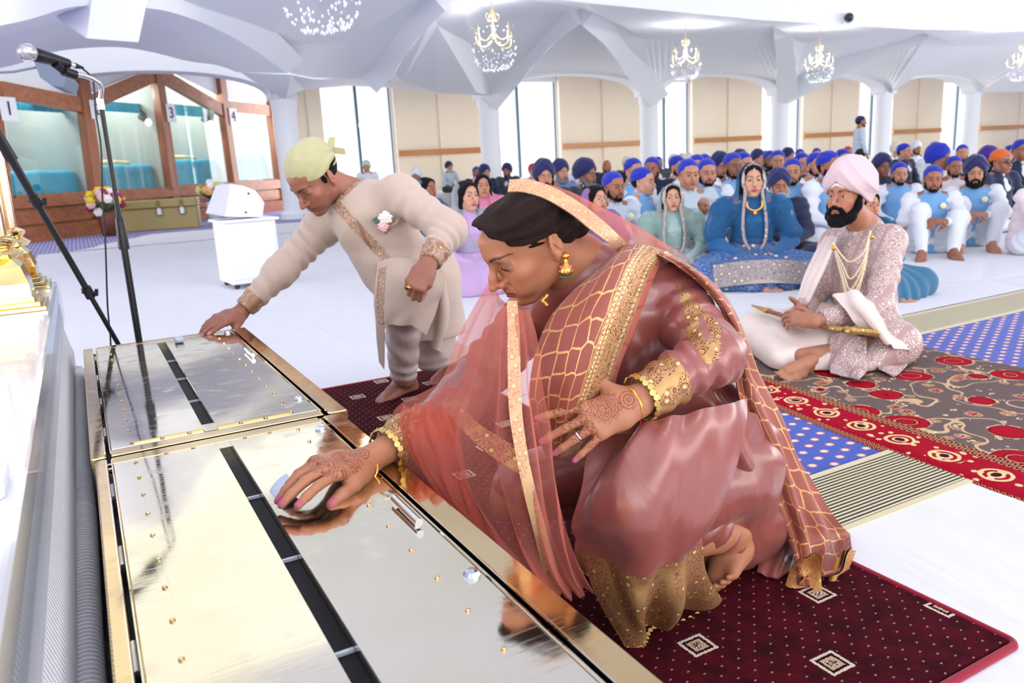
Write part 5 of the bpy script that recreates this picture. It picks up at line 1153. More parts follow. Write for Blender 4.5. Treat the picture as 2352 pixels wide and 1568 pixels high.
# ring
kn = J['wrL']+A(-.010, .098, .001)*.97@HR1; m = MB(); fdv = nrm(tp1[2][0]-kn); x = nrm(np.cross(fdv, A(0, 0, 1))); y = np.cross(fdv, x)
m.tube([kn+fdv*.022+x*math.cos(t)*.0098+y*math.sin(t)*.0098 for t in np.linspace(0, 6.283, 24, endpoint=False)], .0022, 8, closed=True); m.build('ring', STL, e, smooth=True)
m = MB(); rs0 = J['wrL']+(J['elL']-J['wrL'])*.08; m.tube([rs0+DN*.034, rs0+DN*.05+RT*.004, rs0+DN*.066+RT*.010], [.0010, .0014, .0018], 6); m.build('red_thread', plain('red_thread', rgb(220, 20, 30), .6), e, smooth=True)
# skirt of the kurta over the left knee, with its wide gold hem
def fz(x, y, z=.016): p = atz(x, y, z); return p
rows = [px3([(1392, 1000, 1.50), (1450, 985, 1.44), (1550, 955, 1.43), (1640, 935, 1.47), (1712, 915, 1.56)]),
        px3([(1345, 1075, 1.47), (1420, 1055, 1.41), (1530, 1020, 1.39), (1630, 990, 1.44), (1706, 975, 1.53)]),
        px3([(1318, 1150, 1.46), (1400, 1130, 1.395), (1510, 1105, 1.37), (1610, 1075, 1.42), (1685, 1060, 1.50)]),
        px3([(1306, 1210, 1.47), (1390, 1205, 1.40), (1490, 1205, 1.375), (1580, 1185, 1.42), (1645, 1180, 1.50)]),
        px3([(1322, 1250, 1.505), (1400, 1265, 1.44), (1490, 1285, 1.43), (1560, 1258, 1.46), (1625, 1228, 1.52)]),
        px3([(1340, 1285, 1.53), (1400, 1310, 1.475), (1480, 1335, 1.47), (1550, 1300, 1.49), (1612, 1262, 1.545)]),
        px3([(1372, 1375, 1.56), (1430, 1385, 1.51), (1500, 1395, 1.51), (1570, 1370, 1.545), (1625, 1325, 1.60)]),
        [fz(1435, 1486), fz(1478, 1482), fz(1500, 1440, .02), fz(1580, 1420), fz(1655, 1372)]]
hem = lambda u, v: np.clip((u-.6)*3, 0, 1)
o = cloth('kurta_skirt', rows, [SAT, EMB], e, 110, 110, [wv(.6, 2.3, .009, 1., None, 2), wv(1.4, 1.2, .006, .3, None, 3), wv(.3, 6, .0035, 0, lambda u, v: np.clip(1.2-2*u, 0, 1), 2), noisew(14, .005, 3), wv(0, 3.2, .006, .8, hem, 1.5)], thick=.004, mi=lambda u, v: 1 if u > .668+.02*math.sin(v*9) else 0)
m = MB(); rw = resample(rows[-1], 40)
for k in range(2, 38, 2): m.lathe(rw[k]+DN*.000+A(0, 0, -.001), [(.0052, 0), (.0052, .0012)], 10, axis=-FWD)
m.build('hem_coins', COIN, o)
# trouser leg by the ankle and the hidden back of the outfit
s = Sdf(); a0, a1 = J['knL']+A(.06, .02, .02), J['anL']+A(-.01, 0, -.0); s.cone(a0, atd(1610, 1190, 1.74), .075, .058, k=.02); s.cone(atd(1610, 1190, 1.74), atd(1670, 1238, 1.80), .056, .043, k=.02)
s.disp(lambda P: .005*np.sin(along_t(P, atd(1600, 1190, 1.7), atd(1700, 1250, 1.8))*26+3*pn(P, 12, 1)))
solve_obj('trouser_leg', s, .005, SAT, e)
rows = [px3([(1640, 960, 1.62), (1700, 940, 1.62), (1740, 960, 1.72)]), px3([(1640, 1060, 1.66), (1720, 1050, 1.66), (1780, 1060, 1.80)]), px3([(1690, 1150, 1.80), (1770, 1160, 1.82), (1840, 1170, 1.94)]), px3([(1752, 1235, 1.90), (1800, 1245, 1.90), (1860, 1250, 2.0)]), [fz(1738, 1312, .025), fz(1785, 1325, .025), fz(1840, 1290, .03)]]
cloth('kurta_back', rows, SAT, e, 60, 50, [wv(.3, 2.5, .010, 0, lambda u, v: 1-u*.8, 2), noisew(12, .003, 2)], thick=.004)
# brocade shawl over the left shoulder
HEX = m_hexnet('rose_honeycomb_shawl', rgb(160, 78, 62), rgb(222, 170, 110), True)
rows = [px3([(1345, 655, 1.60), (1390, 600, 1.56), (1440, 566, 1.56), (1500, 566, 1.60), (1562, 592, 1.68)]),
        px3([(1300, 690, 1.50), (1360, 640, 1.47), (1420, 605, 1.47), (1470, 600, 1.52), (1520, 606, 1.61)]),
        px3([(1262, 735, 1.47), (1320, 715, 1.42), (1380, 690, 1.41), (1436, 675, 1.45), (1492, 665, 1.55)]),
        px3([(1236, 800, 1.45), (1295, 790, 1.39), (1350, 780, 1.38), (1400, 775, 1.41), (1452, 770, 1.50)]),
        px3([(1220, 880, 1.45), (1275, 870, 1.39), (1325, 865, 1.375), (1372, 860, 1.40), (1422, 850, 1.48)]),
        px3([(1222, 950, 1.465), (1262, 945, 1.42), (1305, 945, 1.40), (1345, 940, 1.42), (1400, 925, 1.49)]),
        px3([(1245, 1020, 1.49), (1268, 1020, 1.455), (1292, 1015, 1.44), (1320, 1005, 1.45), (1372, 985, 1.51)]),
        px3([(1262, 1062, 1.53), (1276, 1060, 1.50), (1292, 1055, 1.49), (1310, 1045, 1.50), (1342, 1030, 1.55)])]
cloth('shawl_front', rows, HEX, e, 90, 90, [wv(.2, 2.2, .004, .5, lambda u, v: (1-v)), noisew(12, .004, 5)], thick=.004)
HEX2 = m_hexnet('rose_honeycomb_fall', rgb(168, 88, 72), rgb(226, 170, 112), False, hs=24)
rows = [px3([(1490, 572, 1.60), (1530, 580, 1.62), (1568, 596, 1.70)]), px3([(1548, 606, 1.57), (1594, 618, 1.56), (1626, 640, 1.68)]), px3([(1620, 662, 1.58), (1658, 684, 1.56), (1684, 706, 1.70)]),
        px3([(1668, 738, 1.58), (1700, 765, 1.58), (1718, 790, 1.72)]), px3([(1682, 830, 1.66), (1715, 850, 1.66), (1745, 870, 1.78)]), px3([(1700, 930, 1.68), (1745, 945, 1.70), (1800, 970, 1.84)]),
        px3([(1735, 1040, 1.74), (1790, 1050, 1.76), (1852, 1070, 1.90)]), px3([(1775, 1150, 1.80), (1830, 1160, 1.82), (1905, 1175, 1.96)]), px3([(1812, 1240, 1.86), (1860, 1250, 1.87), (1950, 1235, 2.02)]),
        [fz(1835, 1325, .05), fz(1868, 1345, .02), fz(1960, 1262, .10)]]
cloth('shawl_fall', rows, HEX2, e, 120, 40, [wv(.4, 2.6, .009, 0, lambda u, v: np.clip(u*2, .2, 1), 2), noisew(14, .004, 8)], thick=.004)
rows = [[fz(1800, 1352, .012), fz(1850, 1352, .02), fz(1888, 1358, .012)], px3([(1812, 1300, 1.90), (1850, 1290, 1.90), (1900, 1300, 1.90)])+[]]
BOR = m_embroid('copper_border', rgb(190, 112, 84), rgb(232, 180, 104), sc=.8, shine=.2)
cloth('shawl_end', [[fz(1802, 1350, .012), fz(1845, 1354, .014), fz(1888, 1360, .012)], [fz(1815, 1310, .04), fz(1850, 1305, .05), fz(1885, 1310, .05)], [fz(1840, 1280, .09), fz(1865, 1275, .10), fz(1890, 1280, .10)]], BOR, e, 24, 24, [wv(0, 1.2, .005)], thick=.003)
cloth('shawl_end', [[fz(1902, 1335, .014), fz(1925, 1330, .02), fz(1945, 1305, .014)], [fz(1915, 1290, .06), fz(1940, 1270, .08), fz(1962, 1262, .06)]], BOR, e, 24, 24, [wv(0, 1.2, .005)], thick=.003)
# sheer veil
SHEER = m_sheer('sheer_pink', rgb(232, 140, 124), .30, .55)
VB = m_embroid('veil_gold_border', rgb(206, 140, 110), rgb(240, 198, 150), sc=1.3, shine=.45)
rows = [px3([(1190, 424, 1.50), (1245, 438, 1.50), (1300, 470, 1.51), (1350, 508, 1.53), (1400, 545, 1.56), (1440, 572, 1.58)]), px3([(1215, 416, 1.55), (1275, 428, 1.56), (1340, 462, 1.58), (1410, 503, 1.61), (1470, 540, 1.64), (1530, 572, 1.66)]), px3([(1240, 418, 1.62), (1310, 440, 1.65), (1380, 475, 1.68), (1450, 512, 1.70), (1530, 560, 1.72), (1612, 615, 1.74)])]
cloth('veil_back', rows, SHEER, e, 24, 60, [noisew(16, .002, 3)])
rows = [px3([(1166, 440, 1.455), (1200, 440, 1.45), (1250, 455, 1.45), (1305, 486, 1.45), (1352, 524, 1.465), (1392, 554, 1.51), (1428, 588, 1.60)]), px3([(1170, 412, 1.475), (1218, 412, 1.47), (1280, 434, 1.475), (1335, 468, 1.485), (1385, 506, 1.51), (1425, 543, 1.55), (1462, 576, 1.63)])]
cloth('veil_border', rows, VB, e, 12, 90, [noisew(30, .001, 3)], thick=.002)
R_ = [[(1120, 650, 1.84), (1134, 664, 1.80), (1154, 690, 1.70), (1186, 704, 1.60), (1218, 708, 1.54)], [(1096, 702, 1.80), (1124, 706, 1.66), (1158, 712, 1.47), (1188, 716, 1.425), (1216, 720, 1.455)], [(1048, 790, 1.78), (1095, 790, 1.62), (1150, 790, 1.46), (1192, 790, 1.38), (1232, 795, 1.41)], [(1012, 875, 1.72), (1065, 885, 1.56), (1140, 890, 1.42), (1190, 890, 1.35), (1240, 895, 1.38)],
      [(925, 930, 1.60), (1015, 950, 1.49), (1125, 965, 1.38), (1195, 970, 1.325), (1255, 975, 1.36)], [(905, 985, 1.52), (1000, 1030, 1.43), (1120, 1050, 1.355), (1210, 1055, 1.31), (1268, 1060, 1.34)], [(945, 1075, 1.50), (1030, 1120, 1.42), (1140, 1145, 1.35), (1230, 1150, 1.31), (1288, 1150, 1.34)],
      [(1030, 1170, 1.50), (1100, 1210, 1.42), (1180, 1240, 1.36), (1255, 1245, 1.34), (1308, 1240, 1.37)], [(1130, 1265, 1.52), (1180, 1300, 1.46), (1235, 1322, 1.42), (1285, 1322, 1.42), (1335, 1310, 1.46)], [(1225, 1350, 1.56), (1250, 1366, 1.54), (1280, 1372, 1.53), (1320, 1370, 1.54), (1362, 1356, 1.58)]]
rows = [px3(r) for r in R_]
fold = [wv(.35, 5.5, .009, 0, lambda u, v: np.clip(u*2.2, .15, 1), 2.2), wv(.2, 11, .004, 1, lambda u, v: u, 1.5), noisew(12, .004, 4)]
cloth('veil_front', rows, SHEER, e, 110, 110, fold)
rows2 = [[p+(q-p)*0.0-FWD*.0 for p, q in zip(r, r)] for r in rows]
rows3 = [px3([(x0, y, d), (x1, y, d)]) for x0, x1, y, d in ((1164, 1188, 690, 1.425), (1166, 1194, 760, 1.385), (1166, 1196, 850, 1.35), (1170, 1200, 950, 1.318), (1186, 1214, 1050, 1.298), (1205, 1234, 1140, 1.30), (1228, 1258, 1230, 1.33), (1246, 1280, 1310, 1.405), (1256, 1290, 1362, 1.52))]
cloth('veil_border', rows3, VB, e, 110, 8, [noisew(14, .003, 4)], thick=.0015)
SH2 = m_sheer('sheer_coral_dense', rgb(226, 118, 98), .50, .45)
rows = [px3([(928, 935, 1.53), (985, 930, 1.50), (1040, 950, 1.47)]), px3([(918, 985, 1.475), (990, 1000, 1.44), (1060, 1030, 1.42)]), px3([(960, 1080, 1.46), (1020, 1120, 1.42), (1085, 1150, 1.40)]), px3([(1060, 1200, 1.48), (1100, 1230, 1.44), (1150, 1255, 1.42)]), px3([(1150, 1285, 1.52), (1190, 1310, 1.48), (1240, 1330, 1.46)])]
cloth('veil_gather', rows, SH2, e, 60, 60, [wv(.5, 3.5, .006, 1, None, 2)])
# gold hem band seen through the veil
rows = [px3([(1010, 925, 1.56), (1060, 985, 1.52), (1120, 1040, 1.50), (1195, 1090, 1.50)]), px3([(1040, 905, 1.58), (1090, 965, 1.54), (1150, 1005, 1.52), (1215, 1040, 1.52)])]
cloth('kurta_hem', rows, EMB, e, 20, 60, [noisew(14, .003, 4)], thick=.003)
# banknote being pushed into the slot
g = G('banknote'); o_ = g.coord('UV'); g.set(col=g.mix(g.voro(o_, 7, 'F1').lt(.25), g.mix(g.noise(o_, 6, 3), rgb(170, 190, 205), rgb(214, 220, 232)), rgb(120, 150, 170)), rough=.6)
q0, q1 = atz(612, 1142, .435), atz(640, 1186, .435); tq = atz(668, 1128, .44)-atz(622, 1158, .44); tq[2] = 0
rows = [[q0, q1], [q0+tq*.35+A(0, 0, .014), q1+tq*.35+A(0, 0, .012)], [q0+tq*.75+A(0, 0, .020), q1+tq*.75+A(0, 0, .017)], [q0+tq*1.1+A(0, 0, .021), q1+tq*1.1+A(0, 0, .018)]]
o = cloth('banknote', rows, g.m, None, 14, 10, [], thick=.0006); tag(o, 'pale blue grey folded banknote pushed into the slot of the nearer gold box', 'banknote')
p0 = atz(645, 1178, .452)
p = atz(412, 785, .444); m = MB(); m.box(p+A(0, 0, .008), (.028, .05, .016), bev=.004); o = m.build('banknote', g.m); tag(o, 'small folded banknote at the far end of the slot, under the man\'s fingers', 'banknote')
# ---------------------------------------------------------------- the bending man with the pale green head scarf
def body_common(s, J, rt=.045, leg=True):
    s.chain([J['neck'], J['chest'], J['waist'], J['pel']], [.06, .11, .10, .12], k=.04)
    s.cone(J['neck'], J['shL'], .05, .05, k=.03); s.cone(J['neck'], J['shR'], .05, .05, k=.03)
    for a in 'LR':
        s.chain([J['sh'+a], J['el'+a], J['wr'+a]], [.05, .040, .028], k=.02)
        if leg: s.chain([J['hi'+a], J['kn'+a], J['an'+a]], [.085, .055, .04], k=.03)
MH = A(.791, 2.961, .97); MR = frame(A(-.704, -.305, -.642), A(-.588, -.257, .767))
def mh(x, y, z): return MH+A(x, y, z)@MR
J = dict(neck=atd(815, 452, 3.02), chest=atd(850, 500, 3.02), waist=atd(905, 600, 3.06), pel=atd(965, 640, 3.16), shL=atd(918, 448, 2.90), shR=atd(742, 520, 3.12), elL=atd(1030, 528, 2.78), wrL=atd(980, 612, 2.66),
         elR=atd(645, 622, 3.04), wrR=atd(545, 724, 2.98), hiL=atd(950, 655, 3.08), hiR=atd(985, 640, 3.26), knL=atd(925, 690, 2.98), knR=atd(985, 800, 3.42), anL=atd(928, 866, 3.30), anR=atd(1060, 830, 3.75))
e = empty('person', (1.1, 3.05, 0), 'man in cream kurta and pale green head scarf bending over the farther gold box', 'person')
SKM = rgb(168, 112, 92)
s = Sdf(); s.join(head_sdf(False, -.5, jaw=1.05, nose=1.05).place(MH, MR)); s.cone(mh(0, -.035, -.055), J['neck'], .058, .062, k=.03); body_common(s, J)
tp = atz(408, 772, .462); h1, HA, t1 = hand_sdf(J['wrR'], tp-J['wrR']+A(0, 0, .02), A(.15, -.35, 1), -1, 1.06, curl=((.22, .08, .05), (.30, .25, .2), (.36, .35, .3), (.42, .4, .3)), spread=(.05, 0, -.04, -.08), thumb=(.50, .45, .12))
h2, HB, t2 = hand_sdf(J['wrL'], atd(952, 655, 2.62)-J['wrL'], -FWD+A(0, 0, .25), -1, 1.0, curl=(1.15, 1.2, 1.2, 1.2), spread=(0, 0, 0, 0), thumb=(.35, .2, .5))
s.join(h1); s.join(h2)
hl = atz(946, 900, .0); td = atz(852, 934, 0)-hl; s.join(foot_sdf(hl, td, A(0, 0, 1), 1.0, -1)); s.cone(hl+nrm(td)*.02+A(0, 0, .06), J['anL'], .036, .038, k=.03)
hl2 = A(*J['anR'][:2], 0); s.join(foot_sdf(hl2, td, A(0, 0, 1), 1.0, 1)); s.cone(hl2+A(0, 0, .06), J['anR'], .036, .038, k=.03)
v, f = s.solve(.0042)
def mcol(P):
    C = face_paint((P-MH)@MR.T, SKM, lip=rgb(140, 78, 70), brow=rgb(36, 26, 24), stub=.30, thick=1.25); C = nail_paint(P, C, t1, rgb(196, 150, 134), .010); return C
mesh('body', v, f, skinmat(), e, col=mcol(v)); eyes(e, MH, MR, 1, False, -.5)
# scarf
s = Sdf(); s.ell((0, -.020, .044), (.083, .107, .090), k=0); s.cone((0, -.105, .012), (0, -.135, .016), .022, .012, k=.03)
s.op('s', (0, .1, -.06), .3, lambda P: (P-A(0, .09, .034))@nrm(A(0, -.20, 1)), .006)
s.disp(lambda P: .0035*np.sin(np.arctan2(P[:, 0], P[:, 2]-.01)*15+2*np.sin(P[:, 1]*30))*np.clip(.5-P[:, 1]*5, 0, 1)+.0015*pn(P, 50, 2))
s = s.place(MH, MR); GRN = fabric('pale_green_cloth', rgb(198, 194, 150), .8, rgb(178, 174, 128), .7, 900); solve_obj('head_scarf', s, .0026, GRN, e)
m = MB(); kp = mh(0, -.135, .014)
for k in range(5): d = nrm(-MR[1]+MR[0]*(.9*math.sin(k*2.2))+MR[2]*(.8*math.cos(k*1.9))-A(0, 0, .3)); w = nrm(np.cross(d, MR[0]+.2))*.012; m.grid(np.stack([resample([kp-w, kp+d*.025-w*1.3+MR[2]*.006, kp+d*.055-w], 6), resample([kp+w, kp+d*.025+w*1.2, kp+d*.05+w*.8], 6)], 1))
m.build('scarf_knot', GRN, e, smooth=True)
s = Sdf(); s.ell((0, -.022, .02), (.0775, .098, .080), k=0)
s.op('s', (0, 0, 0), .3, lambda P: np.minimum(-.006-P[:, 1], P[:, 2]+.052), .004)
for x in (-1, 1): s.ell((x*.071, .012, .004), (.006, .010, .020), k=.004)
solve_obj('hair', s.place(MH, MR), .0035, m_hair('black_hair', rgb(30, 26, 32)), e)
# kurta
g = G('cream_kurta_cloth'); o_ = g.coord(); w = g.noise(g.scale(o_, 1, 1, .12), 700, 2)*.5+g.noise(g.scale(o_, 1, .12, 1), 700, 2)*.5; g.set(col=g.mix(w*.6+g.noise(o_, 8, 3)*.4, rgb(184, 158, 142), rgb(210, 190, 176)), rough=.6, spec=.35, sheen=.3); g.bump(w*.12+g.noise(g.scale(o_, 1, 1, .5), 9, 3, .5, 1)*1.0, .010, .6); KUR = g.m
MEM = m_embroid('copper_thread', rgb(214, 190, 172), rgb(178, 132, 104), sc=1.1, shine=.35)
cR = J['wrR']+(J['elR']-J['wrR'])*.16; cL = J['wrL']+(J['elL']-J['wrL'])*.12
s = Sdf(); s.chain([J['neck']+A(0, 0, -.03), J['chest'], J['waist'], J['pel']], [.09, .150, .140, .165], k=.07)
s.cone(J['neck']+A(0, 0, -.03), J['shL'], .07, .080, k=.05); s.cone(J['neck']+A(0, 0, -.04), J['shR'], .07, .080, k=.05)
s.chain([J['shL'], J['elL'], cL], [.084, .072, .052], k=.04, k0=.05); s.chain([J['shR'], J['elR'], cR], [.084, .068, .052], k=.04, k0=.05)
s.cone(J['hiL'], J['knL'], .14, .105, k=.06); s.cone(J['pel'], J['pel']+A(.04, .05, -.20), .16, .17, k=.06)
nk = nrm(mh(0, -.03, -.03)-J['neck']); s.cone(J['neck'], J['neck']+nk*.055, .078, .070, k=.02)
s.cone(J['neck']+nk*.03, J['neck']+nk*.12, .060, .056, k=.004, kind='s')
s.disp(lambda P: .012+wrink(P, J['shL'], J['elL'], 4, .005, 1)+wrink(P, J['elL'], cL, 5, .005, 2)+wrink(P, J['shR'], J['elR'], 5, .006, 3)+wrink(P, J['elR'], cR, 4, .004, 4)+.006*np.sin((P@nrm(A(.3, .2, 1)))*70+4*pn(P, 5, 6))*np.exp(-((P-J['waist']-A(.05, 0, .05))**2).sum(1)/.03)+.003*pn(P, 18, 7))
for a, b in ((cL, J['wrL']), (cR, J['wrR'])):
    n = nrm(b-a); s.op('s', a, .085, lambda P, a=a, n=n: np.where(((P-a)**2).sum(1) < .0075, -((P-a)@n), .3), 0)
s.half(J['pel']+A(0, 0, -.24), A(0, 0, -1))
def uvp(c): d = c-EYE; z = d@FWD; return d@RT/z*F+1176, d@DN/z*F+784, z
def mmi(c):
    X, Y, z = uvp(c); t = along_t(c, J['elR'], cR); q = c-J['elR']-t[:, None]*(cR-J['elR']); k = (t > .68) & (np.linalg.norm(q, axis=1) < .1)
    t = along_t(c, J['elL'], cL); q = c-J['elL']-t[:, None]*(cL-J['elL']); k |= (t > .60) & (np.linalg.norm(q, axis=1) < .1) & (t < 1.2)
    ct = (c-J['neck'])@nk; rr = np.linalg.norm(c-J['neck']-ct[:, None]*nk, axis=1); k |= (ct > .0) & (rr < .095) & (ct < .09)
    a = atd(772, 470, 2.88); b = atd(908, 618, 2.88); ab = nrm((b-a)-FWD*np.dot(b-a, FWD)); pp = c-a; pp = pp-(pp@FWD)[:, None]*FWD; tt = pp@ab; dd = np.linalg.norm(pp-tt[:, None]*ab, axis=1)
    k |= (dd < .0185) & (tt > -.02) & (tt < .32) & (z < J['chest'][1]*0+3.02); return k.astype(np.int32)
solve_obj('kurta', s, .0062, [KUR, MEM], e, mi=mmi)
rows = [px3([(868, 600, 2.92), (905, 592, 2.84), (950, 596, 2.82), (1010, 600, 2.88)]), px3([(862, 650, 2.90), (900, 640, 2.82), (960, 650, 2.80), (1020, 660, 2.90)]), px3([(860, 700, 2.92), (900, 700, 2.85), (950, 705, 2.84), (1005, 700, 2.93)]), px3([(862, 745, 2.94), (900, 746, 2.88), (945, 748, 2.88), (978, 768, 2.96)])]
cloth('kurta_front', rows, [KUR, MEM], e, 60, 60, [wv(.3, 1.8, .006, 0, lambda u, v: u, 2), noisew(10, .004, 2)], thick=.004, mi=lambda u, v: 1 if .03 < v < .20 and u > .12 else 0)
rows = [px3([(985, 620, 3.05), (1015, 640, 3.0), (1045, 660, 3.15)]), px3([(975, 700, 3.10), (1015, 720, 3.05), (1048, 730, 3.25)]), px3([(965, 760, 3.20), (1000, 800, 3.15), (1040, 822, 3.3)])]
cloth('kurta_back', rows, KUR, e, 40, 40, [wv(.3, 2, .008, 0, None, 1), noisew(9, .005, 3)], thick=.004)
rows = [px3([(866, 650, 3.10), (885, 660, 3.05)]), px3([(864, 750, 3.15), (884, 750, 3.12)]), px3([(870, 830, 3.22), (882, 848, 3.22)])]
cloth('kurta_side', rows, KUR, e, 30, 10, [noisew(9, .004, 3)], thick=.003)
TRM = m_satin('mauve_beige_satin', rgb(206, 184, 178), .8, .4)
s = Sdf(); s.chain([J['hiL'], J['knL'], J['anL']+A(0, 0, .02)], [.12, .082, .056], k=.05); s.chain([J['hiR'], J['knR'], J['anR']+A(0, 0, .02)], [.12, .085, .056], k=.05)
s.disp(lambda P: wrink(P, J['knL'], J['anL'], 4, .005, 3)+.004*np.sin(P[:, 2]*130+3*pn(P, 9, 2))*np.clip(1-np.abs(P[:, 2]-.13)*9, 0, 1)+.003*pn(P, 14, 5)); s.half(J['anL']+A(0, 0, -.015), A(0, 0, -1))
solve_obj('trousers', s, .007, TRM, e)
# buttonhole flowers and pocket welt
bc = atd(886, 508, 2.80)
def on_chest(x, y, lift=0.): return atd(x, y, 2.845-lift)
bt = MB(); 
for (x, y, r) in ((886, 500, .021),):
    c = on_chest(x, y, .02)
    for k in range(18): a = k*2.4; rr = r*math.sqrt(k/18); bt.ball(c+RT*rr*math.cos(a)+DN*rr*math.sin(a)-FWD*(.012-rr*.4), A(.010, .010, .006), 8)
bt.build('white_rose', plain('rose_white', rgb(240, 234, 222), .6), e, smooth=True); bt = MB(); c = on_chest(880, 521, .02)
for k in range(14): a = k*2.4; rr = .016*math.sqrt(k/14); bt.ball(c+RT*rr*math.cos(a)+DN*rr*math.sin(a)-FWD*(.010-rr*.4), A(.008, .008, .005), 8)
bt.build('pink_rose', plain('rose_pink', rgb(238, 190, 190), .6), e, smooth=True)
bt = MB()
for x, y in ((862, 502), (866, 508), (858, 506), (867, 499), (864, 512)): bt.ball(on_chest(x, y, .01), A(.009, .009, .004), 8)
bt.build('leaf_sprig', plain('eucalyptus', rgb(92, 122, 104), .7), e, smooth=True)
bt = MB(); bt.tube([on_chest(882, 535, -.004), on_chest(903, 518, -.004), on_chest(921, 498, -.004)], .008, 6, flat=.5, up=FWD); bt.build('pocket_welt', MEM, e, smooth=True)
m = MB(); rc_ = t2[2][0]; kk = J['wrL']+A(-.012, .10, -.012)@HB; x = HB[0]; y = HB[2]
m.tube([kk+x*.0105*math.cos(t)+y*.0105*math.sin(t) for t in np.linspace(0, 6.283, 20, endpoint=False)], .003, 8, closed=True); m.box(kk+y*.012, (.012, .012, .006), HB); m.build('ring', MATS['jewel_gold'], e, smooth=True, auto=40)
# ---------------------------------------------------------------- the seated man with the pink turban
GH = A(3.237, 2.569, .752); GR = frame(A(-.97, -.14, .03), A(.05, .0, 1))
def gh(x, y, z): return GH+A(x, y, z)@GR
J = dict(neck=atd(1988, 522, 3.86), chest=atd(1985, 610, 3.86), waist=atd(1985, 700, 3.88), pel=atd(1990, 775, 3.90), shL=atd(2042, 555, 3.70), shR=atd(1918, 560, 4.02), elL=atd(2020, 705, 3.56), wrL=atd(1868, 738, 3.50), elR=atd(1865, 690, 3.98), wrR=atd(1838, 716, 3.72),
         hiL=atd(2010, 785, 3.80), hiR=atd(1950, 780, 3.98), knL=atd(2060, 812, 3.52), knR=atd(1745, 772, 3.92), anL=atd(1840, 838, 3.52), anR=atd(1960, 838, 3.50))
for k in ('knL', 'anL', 'anR', 'hiL', 'hiR', 'pel', 'knR'): J[k][2] = max(J[k][2], .07 if k[0] == 'a' else .11)
e = empty('person', (3.2, 2.45, 0), 'bearded man in pink turban and ivory embroidered coat cross-legged on the flowered rug', 'person')
s = Sdf(); s.join(head_sdf(False, -.1, jaw=1.0, nose=1.05).place(GH, GR)); s.cone(gh(0, -.03, -.06), J['neck'], .058, .064, k=.03); body_common(s, J)
hc = atd(1822, 722, 3.56)
h1, H1, t1 = hand_sdf(J['wrL'], atd(1792, 722, 3.60)-J['wrL'], -FWD+A(0, 0, .5), -1 if False else 1, 1.02, curl=(.35, .45, .5, .55), spread=(.1, .02, -.05, -.12), thumb=(.7, .1, .2))
h2, H2, t2 = hand_sdf(J['wrR'], atd(1812, 745, 3.55)-J['wrR']+A(0, 0, .03), -FWD*.3-RT, -1, 1.02, curl=(.5, .6, .65, .7), spread=(.12, .02, -.05, -.12), thumb=(.7, -.5, .1))
s.join(h1); s.join(h2)
ft = atz(1852, 862, .03); s.join(foot_sdf(ft+A(.10, .10, -.01), nrm(atz(1880, 868, 0)-atz(1940, 840, 0))*1.0, A(-.1, -.7, .8), .95, 1))
v, f = s.solve(.0052); SKG = rgb(186, 128, 100)
mesh('body', v, f, skinmat(), e, col=face_paint((v-GH)@GR.T, SKG, lip=rgb(176, 100, 96), brow=rgb(26, 20, 20), stub=.2, thick=1.5)); eyes(e, GH, GR, 1, False, -.1)
# beard and moustache
def beard(full=1.0):
    s = Sdf()
    for x in (-1, 1):
        s.chain([(x*.072, .012, .00), (x*.070, .018, -.050), (x*.052, .045, -.098), (x*.018, .078, -.125*full)], [.010, .016, .022, .024*full], k=.02)
        s.chain([(x*.004, .103, -.0545), (x*.026, .092, -.063), (x*.038, .080, -.082)], [.0085, .0085, .010], k=.01)
    s.ell((0, .083, -.112), (.036*full, .024, .030*full), k=.02); s.ell((0, .05, -.12), (.045, .035, .022*full), k=.02)
    s.ell((0, .105, -.0745), (.019, .012, .0075), k=.005, kind='s')
    s.disp(lambda P: -.0022*pn(P, 210, 4)-.002*pn(P, 90, 5)); return s
solve_obj('beard', beard().place(GH, GR), .004, m_hair('black_hair', rgb(30, 26, 32)), e)
def turban_sdf(h=1.0, fold=12, bulk=1.0):
    s = Sdf(); s.ell((0, -.026, .080), (.104*bulk, .132*bulk, .112*h), k=0); s.ell((.040, -.03, .050), (.078*bulk, .12*bulk, .075*h), k=.03); s.ell((-.040, -.03, .050), (.078*bulk, .12*bulk, .075*h), k=.03); s.ell((0, -.085, .01), (.085, .062, .075), k=.04)
    for x in (-1, 1): s.ell((x*.062, -.030, -.005), (.034, .060, .050), k=.02)
    # inverted V over the forehead
    s.op('s', (0, .1, -.06), .3, lambda P: P[:, 2]-np.maximum(.062-.72*np.abs(P[:, 0])-np.maximum(0, .03-P[:, 1])*.5, -.055), .006)
    s.disp(lambda P: .0075*np.abs(np.sin(fold*(P[:, 2]*.75+.75*np.abs(P[:, 0]+.012)-.35*P[:, 1])*4.6))**.7-.003); return s
TP = fabric('pink_turban_cloth', rgb(226, 200, 204), .75, rgb(212, 182, 188), .6, 700)
solve_obj('turban', turban_sdf().place(GH, GR), .0045, TP, e)
m = MB(); pts = [gh(x, .094-.55*abs(x)**1.3*2.2, .050-.36*abs(x)*.9) for x in np.linspace(-.062, .062, 15)]; m.tube(pts, .011, 8, flat=.4, up=GR[1]); m.build('under_band', plain('white_cloth', rgb(232, 236, 240), .8), e, smooth=True)
